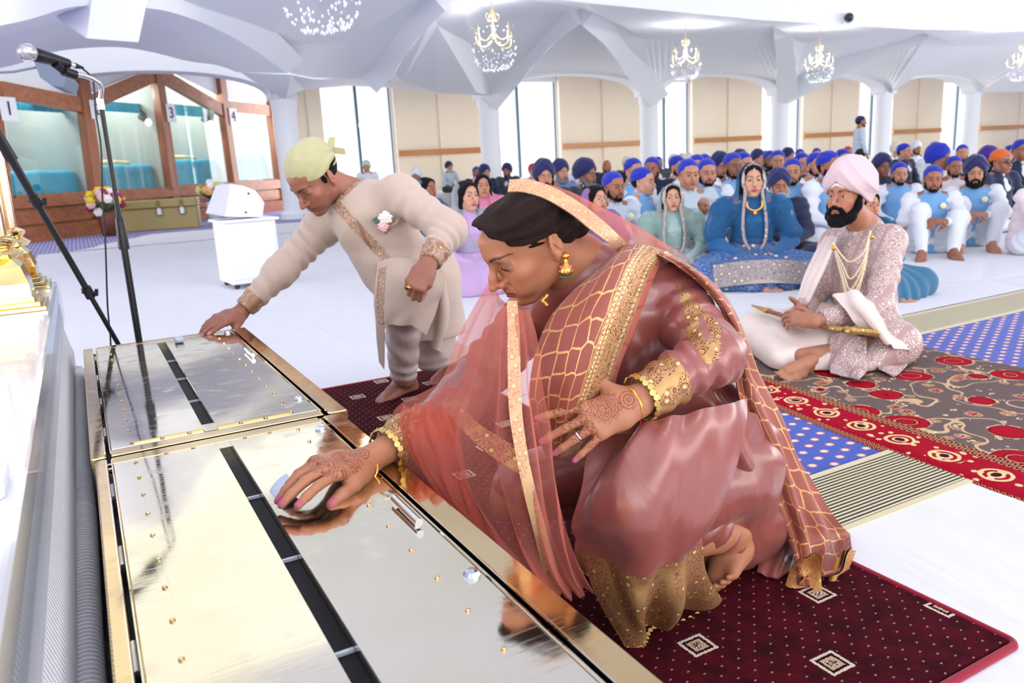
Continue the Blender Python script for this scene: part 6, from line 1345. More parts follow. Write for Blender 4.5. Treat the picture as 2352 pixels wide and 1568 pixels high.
# coat
SHW = m_embroid('ivory_pink_embroidery', rgb(226, 210, 206), rgb(196, 162, 158), sc=.5, shine=.05, seqc=rgb(206, 170, 160)); MATS['ivory_pink_embroidery'].node_tree.nodes['Principled BSDF']
cL = J['wrL']+(J['elL']-J['wrL'])*.12; cR = J['wrR']+(J['elR']-J['wrR'])*.12
s = Sdf(); s.chain([J['neck']+A(0, 0, -.04), J['chest'], J['waist'], J['pel']], [.10, .145, .140, .155], k=.07)
s.cone(J['neck']+A(0, 0, -.04), J['shL'], .07, .078, k=.05); s.cone(J['neck']+A(0, 0, -.04), J['shR'], .07, .078, k=.05)
s.chain([J['shL'], J['elL'], cL], [.082, .068, .052], k=.03, k0=.05); s.chain([J['shR'], J['elR'], cR], [.080, .068, .052], k=.03, k0=.05)
s.cone(J['hiL'], J['knL'], .13, .095, k=.05); s.chain([J['knL'], atd(1985, 838, 3.44)], [.10, .055], k=.05)
nk = nrm(gh(0, -.02, -.05)-J['neck']); s.cone(J['neck'], J['neck']+nk*.075, .078, .070, k=.02); s.cone(J['neck']+nk*.055, J['neck']+nk*.12, .061, .058, k=.003, kind='s')
s.disp(lambda P: .008+wrink(P, J['shL'], J['elL'], 4, .005, 1)+wrink(P, J['elL'], cL, 4, .004, 2)+.004*pn(P, 16, 3))
for a, b in ((cL, J['wrL']), (cR, J['wrR'])):
    n = nrm(b-a); s.op('s', a, .085, lambda P, a=a, n=n: np.where(((P-a)**2).sum(1) < .0075, -((P-a)@n), .3), 0)
s.op('i', (0, 0, 0), 99, lambda P: .022-P[:, 2], 0)
solve_obj('coat', s, .0075, SHW, e)
IV = m_satin('ivory_silk', rgb(236, 218, 208), .9, .5)
s = Sdf(); s.chain([J['hiR'], J['knR'], atd(1800, 830, 3.56)], [.125, .098, .075], k=.05); s.cone(J['hiR'], atd(1900, 800, 3.6), .12, .09, k=.06); s.cone(atd(1800, 835, 3.6), atd(1900, 838, 3.5), .075, .06, k=.04); s.cone(J['knR'], atd(1860, 800, 3.62), .09, .09, k=.05)
s.disp(lambda P: .010*np.sin((P@nrm(A(1, -.8, .9)))*42+4*pn(P, 6, 8))*.7+.004*pn(P, 15, 3)); s.op('i', (0, 0, 0), 99, lambda P: .022-P[:, 2], 0)
solve_obj('trousers', s, .0075, IV, e)
rows = [px3([(1905, 770, 3.50), (1950, 765, 3.46), (1990, 775, 3.46)]), px3([(1906, 815, 3.46), (1945, 812, 3.40), (1990, 820, 3.40)]), [atz(1908, 858, .03), atz(1945, 866, .03), atz(1975, 868, .05), atz(1990, 850, .03)]]
cloth('coat_panel', rows, SHW, e, 30, 30, [wv(.2, 1, .006), noisew(10, .003, 2)], thick=.005)
rows = [px3([(2000, 780, 3.50), (2060, 790, 3.50)]), px3([(2010, 825, 3.44), (2080, 815, 3.52)]), [atz(2020, 850, .03), atz(2060, 858, .03), atz(2105, 815, .03)]]
cloth('coat_panel', rows, SHW, e, 30, 30, [wv(.2, 1, .006), noisew(10, .003, 2)], thick=.005)
# ivory stole
rows = [px3([(1895, 545, 3.92), (1870, 590, 3.88), (1845, 640, 3.86), (1828, 690, 3.88), (1812, 705, 3.86)]), px3([(1930, 540, 3.80), (1905, 585, 3.74), (1880, 640, 3.72), (1862, 690, 3.72), (1850, 712, 3.70)])]
cloth('stole', rows, IV, e, 30, 50, [wv(2.5, .6, .007, 0, None, 1), noisew(10, .004, 2)], thick=.004)
rows = [px3([(1912, 682, 3.56), (1950, 668, 3.48), (2000, 685, 3.47), (2035, 720, 3.60)]), px3([(1932, 700, 3.46), (1975, 705, 3.39), (2020, 725, 3.40), (2055, 760, 3.58)]), px3([(1960, 735, 3.42), (2000, 750, 3.36), (2050, 770, 3.38), (2085, 800, 3.56)]), px3([(2000, 765, 3.42), (2045, 790, 3.36), (2085, 810, 3.42), (2105, 825, 3.55)])]
cloth('stole', rows, IV, e, 40, 50, [wv(.8, 2.2, .012, 0, None, 2), noisew(12, .006, 2)], thick=.004)
# pearl strings
PE = plain('pearl_cream', rgb(226, 208, 170), .3)
a, b = atd(1905, 558, 3.66), atd(1992, 533, 3.62)
for k, sag in enumerate((.12, .20, .25, .30, .34)):
    mid_ = (a+b)/2-A(0, 0, sag)-FWD*.06-RT*.02; pts = resample([a, a*.5+mid_*.5-A(0, 0, .03)-FWD*.02, mid_, b*.5+mid_*.5-A(0, 0, .03)-FWD*.03, b], 60); m = MB()
    pts = [p-FWD*.035 for p in pts]; m.tube(pts, [.003+.002*(q % 2) for q in range(60)], 6); m.build('pearl_string', PE, e, smooth=True)
for p in (a, b): m = MB(); m.ball(p-FWD*.05+A(0, 0, -.03), .011, 8); m.build('brooch', MATS['jewel_gold'], e, smooth=True)
# sword across the lap
SG = m_embroid('old_gold', rgb(150, 104, 60), rgb(220, 184, 112), sc=.8, shine=.8)
pts = resample([atd(1728, 707, 3.86), atd(1790, 728, 3.70), atd(1860, 750, 3.54), atd(1930, 762, 3.42), atd(2022, 770, 3.36)], 40); pts = np.array(pts)+A(0, 0, .012)
es = empty('sword', pts[20], 'curved gold-mounted sword lying across the lap of the bearded seated man', 'sword')
m = MB(); m.tube(pts[:28], [.006+.012*min(1, k/5) for k in range(28)], 10, flat=.5, up=A(0, 0, 1)); m.build('scabbard', m_wood('brown_leather', rgb(120, 70, 44), rgb(150, 92, 60), 1), es, smooth=True)
m = MB(); m.tube(pts[:7], [.008+.0025*k for k in range(7)], 10, flat=.55, up=A(0, 0, 1)); m.tube(pts[16:19], .022, 10, flat=.6); m.tube(pts[26:31], .021, 10, flat=.6); m.build('gold_mount', SG, es, smooth=True)
m = MB(); m.tube(pts[30:], [.016, .017, .016, .017, .016, .015, .016, .018, .022, .014], 10); sdv = nrm(np.cross(pts[35]-pts[30], A(0, 0, 1))); m.tube([pts[31]-sdv*.05+A(0, 0, .01), pts[31], pts[31]+sdv*.05-A(0, 0, .0)], [.008, .014, .008], 8); m.build('hilt', SG, es, smooth=True)
# ---------------------------------------------------------------- the congregation
POSE = {
 'cross': dict(pel=A(0, 0, .11), waist=A(0, .0, .26), chest=A(0, .0, .42), neck=A(0, -.005, .565), head=A(0, .03, .70), shL=A(-.185, 0, .515), shR=A(.185, 0, .515), elL=A(-.25, .07, .29), elR=A(.25, .07, .29), wrL=A(-.085, .25, .20), wrR=A(.085, .25, .19),
               hiL=A(-.09, .02, .11), hiR=A(.09, .02, .11), knL=A(-.34, .24, .10), knR=A(.34, .24, .10), anL=A(.05, .34, .055), anR=A(-.03, .27, .06)),
 'knee': dict(pel=A(0, -.05, .11), waist=A(0, -.03, .26), chest=A(0, .0, .42), neck=A(0, .02, .565), head=A(0, .05, .70), shL=A(-.185, .02, .515), shR=A(.185, .02, .515), elL=A(-.26, .17, .33), elR=A(.25, .17, .33), wrL=A(-.07, .37, .33), wrR=A(.075, .38, .34),
               hiL=A(-.09, .0, .11), hiR=A(.09, .0, .11), knL=A(-.20, .28, .36), knR=A(.13, .33, .42), anL=A(-.14, .43, .06), anR=A(.12, .50, .06)),
 'stand': dict(pel=A(0, 0, .95), waist=A(0, 0, 1.12), chest=A(0, 0, 1.28), neck=A(0, -.005, 1.44), head=A(0, .02, 1.58), shL=A(-.185, 0, 1.39), shR=A(.185, 0, 1.39), elL=A(-.22, -.02, 1.12), elR=A(.22, .03, 1.12), wrL=A(-.20, .03, .88), wrR=A(.2, .10, .90),
               hiL=A(-.09, 0, .92), hiR=A(.09, 0, .92), knL=A(-.10, .03, .50), knR=A(.1, -.02, .5), anL=A(-.1, 0, .08), anR=A(.1, .05, .08)),
 'chair': dict(pel=A(0, 0, .50), waist=A(0, 0, .65), chest=A(0, 0, .81), neck=A(0, -.005, .955), head=A(0, .03, 1.09), shL=A(-.185, 0, .905), shR=A(.185, 0, .905), elL=A(-.24, .07, .68), elR=A(.24, .07, .68), wrL=A(-.085, .26, .60), wrR=A(.085, .26, .59),
               hiL=A(-.09, .02, .50), hiR=A(.09, .02, .50), knL=A(-.14, .42, .50), knR=A(.14, .42, .50), anL=A(-.12, .44, .08), anR=A(.12, .44, .08)),
}
HRC = np.eye(3)
CACHE = {}
def cmesh(key, fn, res, ncol=None):
    if key in CACHE: return CACHE[key]
    s = fn(); v, f = s.solve(res); me = bpy.data.meshes.new(key); me.from_pydata([], [], [])
    me.vertices.add(len(v)); me.vertices.foreach_set('co', v.astype(np.float32).ravel()); n = len(f); me.loops.add(n*4); me.loops.foreach_set('vertex_index', f.ravel().astype(np.int32)); me.polygons.add(n); me.polygons.foreach_set('loop_start', np.arange(0, n*4, 4, dtype=np.int32)); me.update(calc_edges=True)
    me.polygons.foreach_set('use_smooth', np.ones(n, bool))
    if ncol is not None:
        a = me.color_attributes.new('col', 'FLOAT_COLOR', 'POINT'); c4 = np.ones((len(v), 4), np.float32); c4[:, :3] = ncol(v); a.data.foreach_set('color', c4.ravel())
    me.materials.append(None); CACHE[key] = me; return me
def head_at(s, J, R=HRC): return s.place(J['head'], R)
def b_body(J, fem, hi):
    s = Sdf(); s.join(head_at(head_sdf(fem, -.1), J)); s.cone(J['head']+A(0, -.03, -.06), J['neck'], .052, .058, k=.03); body_common(s, J)
    for a, sg in (('L', 1), ('R', -1)):
        tgt = (A(.02*sg, .32, .17) if J is POSE['cross'] else (J['wr'+a]+A(.08*sg, .05, .01) if J['head'][2] < 1 else J['wr'+a]+A(0, .05, -.10) if J is POSE['stand'] else A(.02*sg, .34, .56)))
        h, R_, t = hand_sdf(J['wr'+a], tgt-J['wr'+a], A(0, .5, 1), -sg, 1.05, curl=(.5, .5, .6, .6)); s.join(h)
        an = J['an'+a]; fd = A(sg*-.5, .6, 0) if J is POSE['cross'] else A(sg*-.15, 1, 0); s.join(foot_sdf(A(an[0], an[1], 0)+A(0, -.02, .0), fd, A(0, 0, 1), 1., -sg)); s.cone(an, A(an[0], an[1], .05), .036, .034, k=.03)
    return s
def b_top(J, inf=0., sleeves=True, seed=1):
    s = Sdf(); s.chain([J['neck']+A(0, 0, -.04), J['chest'], J['waist'], J['pel']], [.09+inf, .135+inf, .135+inf, .155+inf], k=.06)
    for a in 'LR':
        s.cone(J['neck']+A(0, 0, -.05), J['sh'+a]*A(.9 if not sleeves else 1, 1, 1), .06+inf, (.075 if sleeves else .062)+inf, k=.05)
        if sleeves: s.chain([J['sh'+a], J['el'+a], J['wr'+a]+(J['el'+a]-J['wr'+a])*.12], [.078+inf, .066+inf, .050+inf], k=.03, k0=.05)
    s.disp(lambda P: .013+.004*pn(P, 17, seed)+(.005*np.sin(P[:, 2]*70+3*pn(P, 8, seed)) if sleeves else 0*P[:, 0]))
    s.cone(J['neck']+A(0, .0, -.03), J['neck']+A(0, .012, .035), .078, .070, k=.02); s.cone(J['neck']+A(0, .02, .03), J['neck']+A(0, .04, .12), .054, .058, k=.008, kind='s'); return s
def b_legs(J, seed=2, r=1.0):
    s = Sdf()
    for a in 'LR': s.chain([J['hi'+a], J['kn'+a], J['an'+a]+A(0, 0, .0)], [.12*r, .090*r, .060*r], k=.05)
    s.disp(lambda P: .010+.006*pn(P, 13, seed)+.004*np.sin(P@A(40, 60, 50)+3*pn(P, 6, 1))); s.op('i', (0, 0, 0), 99, lambda P: .008-P[:, 2], 0); return s
def b_patka(J):
    s = Sdf(); s.ell((0, -.020, .044), (.084, .106, .092), k=0); s.cone((0, -.10, .0), (0, -.13, -.02), .022, .012, k=.03)
    s.op('s', (0, .1, -.06), .3, lambda P: (P-A(0, .09, .044))@nrm(A(0, -.22, 1)), .006); s.disp(lambda P: .003*np.sin(np.arctan2(P[:, 0], P[:, 2])*13)*np.clip(.5-P[:, 1]*5, 0, 1)); return head_at(s, J)
def b_hairback(J):
    s = Sdf(); s.ell((0, -.022, .02), (.0785, .098, .090), k=0); s.op('s', (0, 0, 0), .3, lambda P: np.minimum(-.004-P[:, 1]+np.maximum(0, P[:, 2]-.04)*2.4, P[:, 2]+.055), .006); return head_at(s, J)
def b_stub(J):
    s = Sdf()
    for x in (-1, 1): s.chain([(x*.064, .012, -.02), (x*.058, .012, -.062), (x*.018, .066, -.100)], [.008, .0165, .0175], k=.02); s.chain([(x*.004, .1015, -.0555), (x*.027, .090, -.064), (x*.034, .078, -.082)], [.005, .005, .007], k=.008)
    s.ell((0, .078, -.100), (.024, .020, .020), k=.02); return head_at(s, J)
def b_skirt(J, w=.40, h=.23):
    s = Sdf(); s.ell((0, .12, .02), (w, .34, h), k=0); s.cone((0, 0, .12), (0, 0, .30), .17, .13, k=.08)
    for a in 'LR': s.cone(J['hi'+a]+A(0, 0, .02), J['kn'+a], .13, .115, k=.08)
    s.disp(lambda P: .012*np.sin(np.arctan2(P[:, 0], P[:, 1]-.05)*17+4*pn(P, 6, 3))*np.clip(1.2-P[:, 2]*4, 0, 1)+.006*pn(P, 16, 2)); s.op('i', (0, 0, 0), 99, lambda P: .008-P[:, 2], 0); return s
def b_hood(J, open_=1.0, low=.30):
    s = Sdf(); s.ell(J['head']+A(0, -.026, .012), (.094, .118, .106), k=0); s.cone(J['head']+A(0, -.05, -.04), J['neck']+A(0, -.03, -.02), .10, .115, k=.06)
    s.cone(J['neck']+A(0, -.01, -.04), J['shL']+A(.02, -.01, -.02), .10, .10, k=.07); s.cone(J['neck']+A(0, -.01, -.04), J['shR']+A(-.02, -.01, -.02), .10, .10, k=.07)
    s.chain([J['chest']+A(0, .0, .02), J['waist']+A(0, 0, .02)], [.155, .17], k=.06)
    for a in 'LR': s.chain([J['sh'+a]+A(0, 0, -.02), J['el'+a]+A(0, 0, .06)], [.098, .085], k=.05)
    s.ell(J['head']+A(0, .118, -.005), (.072*open_, .122, .118), k=.008, kind='s'); s.ell(J['neck']+A(0, .15, -.03), (.055*open_, .13, .13), k=.02, kind='s')
    s.disp(lambda P: .014+.006*np.sin(P[:, 0]*55+3*pn(P, 7, 3))+.004*pn(P, 20, 2)); s.half(A(0, 0, low), A(0, -.15, -1)); return s
def b_whair(J):
    s = Sdf(); s.ell((0, -.024, .024), (.080, .104, .086), k=0); s.ell((0, .034, .044), (.066, .064, .054), k=.02); s.ell((0, -.08, -.05), (.06, .05, .09), k=.03)
    for x in (-1, 1): s.cone((x*.066, .02, .02), (x*.072, .01, -.12), .018, .018, k=.03)
    s.op('s', (0, .1, -.03), .2, lambda P: el(P, (0, .112, -.022), (.070, .080, .108)), .008); s.disp(lambda P: -.002*np.sin(P[:, 0]*200)*0-.0025*pn(P*A(2, 1, .4), 60, 3)); return head_at(s, J)
def b_lapel(J):
    s = Sdf(); s.cone(J['neck']+A(0, .085, -.03), J['waist']+A(0, .135, .05), .05, .012, k=.01, flat=(A(0, 1, 0), .35)); return s
SKT = [rgb(192, 138, 110), rgb(166, 110, 84), rgb(206, 156, 130), rgb(140, 92, 70)]
def skinN(i):
    def f(v, J, fem):
        return face_paint(v-J['head'], SKT[i], lip=rgb(150, 80, 76) if not fem else rgb(176, 70, 80), brow=rgb(30, 22, 20), stub=None if fem else .25, fem=fem, thick=1.4)
    return f
def cf(name, c, **k): return fabric('cloth_'+name, c, .8, **k)
CM = dict(royal=cf('royal', rgb(28, 48, 176)), navyt=cf('navyt', rgb(36, 38, 92)), white=cf('white', rgb(228, 232, 242)), sky=cf('sky', rgb(120, 172, 222)), navy=cf('navy', rgb(34, 42, 72)), black=cf('black', rgb(34, 34, 40)), grey=cf('grey', rgb(74, 80, 92)), pale=cf('pale', rgb(196, 208, 222)),
          orange=cf('orange', rgb(226, 104, 40)), purple=cf('purple', rgb(70, 36, 140)), red=cf('red', rgb(190, 40, 50)), lilac=cf('lilac', rgb(196, 164, 208)), violet=cf('violet', rgb(140, 104, 164)), sage=cf('sage', rgb(160, 186, 184)), teal=cf('teal', rgb(58, 112, 146)), pink=cf('pink', rgb(216, 130, 160)), palepink=cf('palepink', rgb(236, 220, 226)),
          mint=cf('mint', rgb(190, 214, 196)), blueshirt=cf('blueshirt', rgb(110, 140, 196)), cream=cf('cream', rgb(226, 220, 200)), charcoal=cf('charcoal', rgb(52, 56, 66)))
HB_ = m_hair('black_hair', None); HW = m_hair('white_hair', rgb(214, 216, 220)); HG = m_hair('grey_hair', rgb(150, 150, 156)); BROSE = plain('cream_rose', rgb(238, 232, 190), .6); LEAFM = plain('dark_leaf', rgb(50, 74, 50), .7)
NP = [0]
def person(x, y, d, label, pose='cross', face=0., base=0., fem=False, skin=0, top='white', vest=None, jacket=None, legs='white', head=None, hair=True, beard_=None, hood=None, skirt=None, hoodm=None, shirt=True, flower=False, tie=None, grp='seated congregation', sc=None, glasses=False, child=False):
    J = POSE[pose]; hi = d < 8.5; r1 = .006 if d < 6.8 else (.0075 if hi else .011); q = '%s_%s' % (pose, 'a' if d < 6.8 else 'b' if hi else 'c'); rb = r1*1.7
    P = atd(x, y, d); s_ = sc or min(1.18, max(.84, (P[2]-base)/J['head'][2])); fx, fy = -FWD[0], -FWD[1]; ang = math.atan2(fy, fx)-math.pi/2+face
    off = Matrix.Rotation(ang, 3, 'Z')@Vector(J['head'])*s_
    e = empty('person', (P[0]-off.x, P[1]-off.y, base), label, 'person', grp, rz=ang); e.scale = (s_,)*3; NP[0] += 1
    def part(name, me, mat):
        o = bpy.data.objects.new(name, me); COL.objects.link(o); o.parent = e; o.material_slots[0].link = 'OBJECT'; o.material_slots[0].material = mat; return o
    f_ = 'f' if fem else 'm'
    part('body', cmesh('body_%s_%s_%d' % (q, f_, skin), lambda: b_body(J, fem, hi), r1*.85 if d < 8.5 else .008, lambda v: skinN(skin)(v, J, fem)), skinmat())
    if hi:
        for sx in (-1, 1):
            def eyem(sx=sx):
                s = Sdf(); s.ell(J['head']+A(sx*.0315*(.93 if fem else 1), .0725, -.001), (.0135,)*3, k=0); return s
            part('eye', cmesh('eye%s%s%d' % (pose, f_, sx), eyem, .003), plain('dark_eye', rgb(60, 44, 40), .2))
    if skirt: part('skirt', cmesh('skirt_'+q, lambda: b_skirt(J), rb), CM.get(skirt, skirt) if isinstance(skirt, str) else skirt)
    else: part('trousers', cmesh('legs_'+q, lambda: b_legs(J), rb), CM[legs])
    part('kurta' if not jacket else 'shirt', cmesh('top_'+q, lambda: b_top(J), rb), CM[top] if isinstance(top, str) else top)
    if vest: part('waistcoat', cmesh('vest_'+q, lambda: b_top(J, .010, False, 3), rb), CM[vest])
    if jacket:
        def jk():
            s = b_top(J, .012, True, 4); s.cone(J['neck']+A(0, .16, .02), J['waist']+A(0, .20, .02), .085, .02, k=.01, kind='s'); return s
        part('jacket', cmesh('jack_'+q, jk, rb), CM[jacket])
        if tie: part('tie', cmesh('tie_'+q, lambda: b_lapel(J), r1), CM[tie])
    if head:
        k_, c_ = head; part('turban' if k_ == 'turban' else 'head_scarf', cmesh(k_+q, (lambda: b_patka(J)) if k_ == 'patka' else (lambda: head_at(turban_sdf(.92, 12, .94), J)), r1), CM[c_])
        if k_ == 'patka': part('hair', cmesh('hb'+q, lambda: b_hairback(J), r1*1.2), HB_)
    elif fem: part('hair', cmesh('wh'+q, lambda: b_whair(J), r1), HB_)
    elif hair: part('hair', cmesh('hs'+q, lambda: b_hairback(J), r1), HB_)
    if beard_: 
        kk, col_ = beard_; part('beard', cmesh('bd'+kk+q, (lambda: head_at(beard(.9), J)) if kk == 'full' else (lambda: b_stub(J)), r1), {'b': HB_, 'w': HW, 'g': HG}[col_])
    if hood: part('veil', cmesh('hood_'+q, lambda: b_hood(J), rb), hoodm or CM[hood])
    if flower and hi:
        def fl():
            s = Sdf(); c = J['chest']+A(-.085, .145, .04)
            for k in range(6): s.ell(c+A(.016*math.cos(k), .004, .016*math.sin(k)), (.014, .010, .014), k=.003)
            s.ell(c, (.018, .016, .018), k=.003); return s
        o = part('buttonhole_flower', cmesh('flo'+q, fl, .005), BROSE)
    if glasses:
        def gs():
            s = Sdf()
            for sx in (-1, 1): s.ell(J['head']+A(sx*.032, .098, 0), (.024, .006, .018), k=0)
            s.cone(J['head']+A(-.07, .03, 0), J['head']+A(-.05, .09, 0), .003, k=.002); s.cone(J['head']+A(.07, .03, 0), J['head']+A(.05, .09, 0), .003, k=.002); return s
        part('glasses', cmesh('gls'+q, gs, .004), plain('dark_glasses', rgb(40, 30, 28), .2))
    return e
C_ = 'crowd on the white sheet'
# front row, right side
person(2143, 412, 6.9, 'man in royal blue scarf and sky waistcoat clasping one knee, front right row', 'knee', -.35, skin=1, vest='sky', head=('patka', 'royal'), beard_=('stub', 'b'), flower=True, grp=C_)
person(2240, 398, 7.2, 'man with navy turban, full black beard and sky blue waistcoat at the right', 'knee', -.45, skin=0, vest='sky', head=('turban', 'navyt'), beard_=('full', 'b'), flower=True, grp=C_, glasses=False)
person(2066, 400, 8.2, 'man in royal blue scarf and sky waistcoat leaning, right of the pink turban', 'cross', -.2, skin=0, vest='sky', head=('patka', 'royal'), beard_=('stub', 'b'), flower=True, grp=C_)
person(2158, 366, 9.2, 'man with large royal blue turban and white shirt behind the right front row', 'cross', .7, skin=1, head=('turban', 'royal'), grp=C_)
person(2300, 372, 8.4, 'man in orange head scarf, dark glasses and navy jacket', 'cross', .3, skin=1, jacket='navy', head=('patka', 'orange'), glasses=True, grp=C_)
person(2272, 368, 9.6, 'man with purple turban and dark beard beside the orange scarf', 'cross', .1, skin=3, jacket='navy', head=('turban', 'purple'), beard_=('full', 'b'), grp=C_)
person(2392, 400, 6.5, 'man in white with pale pink shawl cut off by the right edge', 'knee', .5, skin=1, top='palepink', head=('patka', 'royal'), grp=C_)
person(2346, 346, 10.5, 'man in royal blue scarf, white shirt and navy jacket at the right edge', 'cross', 0., skin=1, jacket='navy', head=('patka', 'royal'), grp=C_)
person(2027, 384, 9.6, 'man in black turban and grey suit with tie right of the pink turban', 'cross', .0, skin=3, jacket='charcoal', tie='navy', head=('turban', 'navyt'), grp=C_)
# centre
person(1790, 428, 6.9, 'old man with navy turban, white beard and navy suit beside the woman in blue', 'cross', -.15, skin=1, jacket='navy', legs='navy', head=('turban', 'navyt'), beard_=('full', 'w'), flower=True, grp=C_)
person(1820, 396, 8.0, 'man in royal blue scarf and sky waistcoat behind the white-bearded man', 'cross', -.3, skin=0, vest='sky', head=('patka', 'royal'), beard_=('stub', 'b'), grp=C_)
person(1905, 382, 7.7, 'man in royal blue scarf and sky waistcoat left of the pink turban', 'cross', .5, skin=1, vest='sky', head=('patka', 'royal'), beard_=('stub', 'b'), grp=C_)
person(1582, 402, 7.3, 'clean-shaven man in royal blue scarf and white kurta behind the sage-veiled woman', 'cross', .1, skin=0, top='pale', head=('patka', 'royal'), grp=C_)
person(1624, 398, 8.0, 'man with goatee, royal blue scarf and sky waistcoat behind the small child', 'cross', .0, skin=0, vest='sky', head=('patka', 'royal'), beard_=('stub', 'b'), grp=C_)
person(1478, 418, 7.5, 'balding man in royal blue scarf and sky waistcoat turned to the right', 'cross', .9, skin=2, vest='sky', head=('patka', 'royal'), flower=True, grp=C_)
person(1410, 430, 6.9, 'bearded man in royal blue scarf and pale grey kurta behind the violet veil', 'cross', .45, skin=1, top='pale', head=('patka', 'royal'), beard_=('stub', 'b'), flower=True, grp=C_)
person(1250, 402, 8.6, 'man with navy turban, black beard and dark suit left of the violet veil', 'cross', .15, skin=0, jacket='navy', legs='black', head=('turban', 'navyt'), beard_=('full', 'b'), grp=C_)
person(1347, 402, 9.2, 'grey-bearded man with deep blue turban and dark grey suit', 'cross', .8, skin=1, jacket='charcoal', legs='black', head=('turban', 'navyt'), beard_=('full', 'g'), grp=C_)
person(1288, 378, 11.5, 'man in black turban raising a telephone', 'cross', .5, skin=0, top='blueshirt', head=('turban', 'navyt'), beard_=('full', 'g'), grp=C_)
# women
VT = m_sheer('sheer_sage', rgb(176, 204, 200), .50, .4, 34)
BLV = m_sheer('sheer_blue', rgb(70, 128, 176), .45, .45, 30)
SAGE = m_embroid('sage_silver_embroidery', rgb(146, 176, 174), rgb(206, 204, 204), sc=.35, shine=.25)
BLUE_L = m_embroid('blue_silver_embroidery', rgb(22, 84, 156), rgb(112, 136, 180), sc=.3, shine=.15)
BLUE_T = cf('deepteal', rgb(34, 96, 150)); SILV = m_embroid('silver_border', rgb(120, 112, 124), rgb(190, 176, 172), sc=.5, shine=.35)
def rim(e, J, mat, r=.012, wide=1.0):
    """embroidered edge of a veil: round the face and down the front"""
    m = MB(); pts = []
    for t in np.linspace(-2.4, 2.4, 40): pts.append(J['head']+A(.070*wide*math.sin(t), .072-.045*math.cos(t)*.6, -.012+.112*math.cos(t)))
    L_ = [A(-.075*wide, .14, J['chest'][2]+.02), A(-.07*wide, .17, J['chest'][2]-.10), A(-.03, .19, J['waist'][2]-.03)]; R_ = [p*A(-1, 1, 1) for p in L_]
    pts = resample(L_[::-1]+pts[1:-1:3]+R_, 90); m.tube(pts, r, 8, flat=.35, up=A(0, 1, 0)); o = m.build('veil_border', mat, None, smooth=True); o.parent = e; return o
SM_ = POSE['cross']
eb = person(1727, 412, 5.85, 'smiling woman in royal blue embroidered dress and blue sheer veil', 'cross', -.12, fem=True, skin=2, top=BLUE_T, skirt=BLUE_L, hood='teal', hoodm=BLV, grp='women seated in front'); rim(eb, SM_, SILV, .011)
m = MB(); m.tube([(.05*math.sin(t), .135+.02*math.cos(t), .545-.045*math.cos(t)) for t in np.linspace(-2, 2, 16)], .008, 6); m.tube([(0, .155, .50), (0, .16, .47)], .014, 6); o = m.build('gold_necklace', MATS['jewel_gold'], None, smooth=True); o.parent = eb
m = MB(); m.tube([(0, .100, .785), (0, .112, .760), (0, .116, .738)], .004, 6); m.ball((0, .116, .732), .006, 8); o = m.build('forehead_jewel', PE, None, smooth=True); o.parent = eb
m = MB(); m.grid(np.array([[[x_, .30+.10*math.cos(x_*3.2)+.02*k, .175-.035*k+.03*math.cos(x_*5)] for x_ in np.linspace(-.30, .30, 24)] for k in range(5)])); o = m.build('sash', SILV, None, smooth=True); o.parent = eb
es_ = person(1543, 452, 6.15, 'dark-haired woman in pale sage embroidered veil and dress', 'cross', -.05, fem=True, skin=2, top='sage', skirt=SAGE, hood='sage', hoodm=VT, grp='women seated in front'); rim(es_, SM_, SILV, .014, 1.1)
person(1368, 455, 6.45, 'woman in violet veil with earring, looking down to the left', 'cross', .55, fem=True, skin=2, top='violet', skirt='violet', hood='violet', grp='women seated in front')
person(1073, 448, 6.3, 'woman in pale grey veil and lilac dress between the bending man and crouching woman', 'cross', .55, fem=True, skin=2, top='lilac', skirt='lilac', hood='pale', hoodm=m_sheer('sheer_grey', rgb(200, 212, 220), .5, .4), grp='women seated in front')
person(1108, 425, 8.4, 'woman in rose pink veil partly hidden by the dark hair', 'cross', .2, fem=True, skin=0, top='pink', skirt='pink', hood='pink', grp='women seated in front')
person(980, 432, 8.6, 'woman under a teal blue veil with gold edge behind the cream kurta', 'cross', .9, fem=True, skin=1, top='teal', skirt='teal', hood='teal', grp='women seated in front')
person(1992, 470, 5.15, 'woman in teal blue embroidered veil directly behind the seated bearded man', 'cross', .2, fem=True, skin=0, top='teal', skirt='teal', hood='teal', hoodm=m_sheer('sheer_teal', rgb(58, 112, 146), .70, .3, 26), grp='women seated in front')
person(1617, 470, 6.35, 'small dark-haired child in pale blue shirt on a lap', 'cross', .2, base=.18, skin=0, top='pale', legs='pale', grp='children', sc=.56)
# second and third rows
ROW = [(1456, 384, 9.0, 'royal', 'sky', 0), (1497, 384, 9.8, 'royal', 'J', 1), (1557, 372, 10.5, 'royal', 'white', 0), (1600, 380, 9.2, 'royal', 'sky', 1), (1618, 366, 11., 'royal', 'J', 0), (1684, 380, 8.8, 'royal', 'sky', 1), (1708, 374, 9.3, 'royal', 'sky', 0), (1700, 360, 12, 'navyt', 'J', 1), (1786, 372, 10.5, 'royal', 'J', 0),
       (1842, 378, 9.8, 'royal', 'J', 1), (1874, 380, 9.0, 'royal', 'white', 0), (1768, 358, 12.5, 'royal', 'J', 1), (1936, 368, 10.5, 'royal', 'white', 0), (2192, 384, 9.0, 'royal', 'palepink', 1), (2210, 352, 13., 'royal', 'J', 0), (2078, 346, 14, 'royal', 'J', 0), (2148, 345, 14.5, 'royal', 'white', 1), (1655, 385, 9.6, 'navyt', 'white', 0)]
wh = ['royal blue head scarf', 'navy turban']
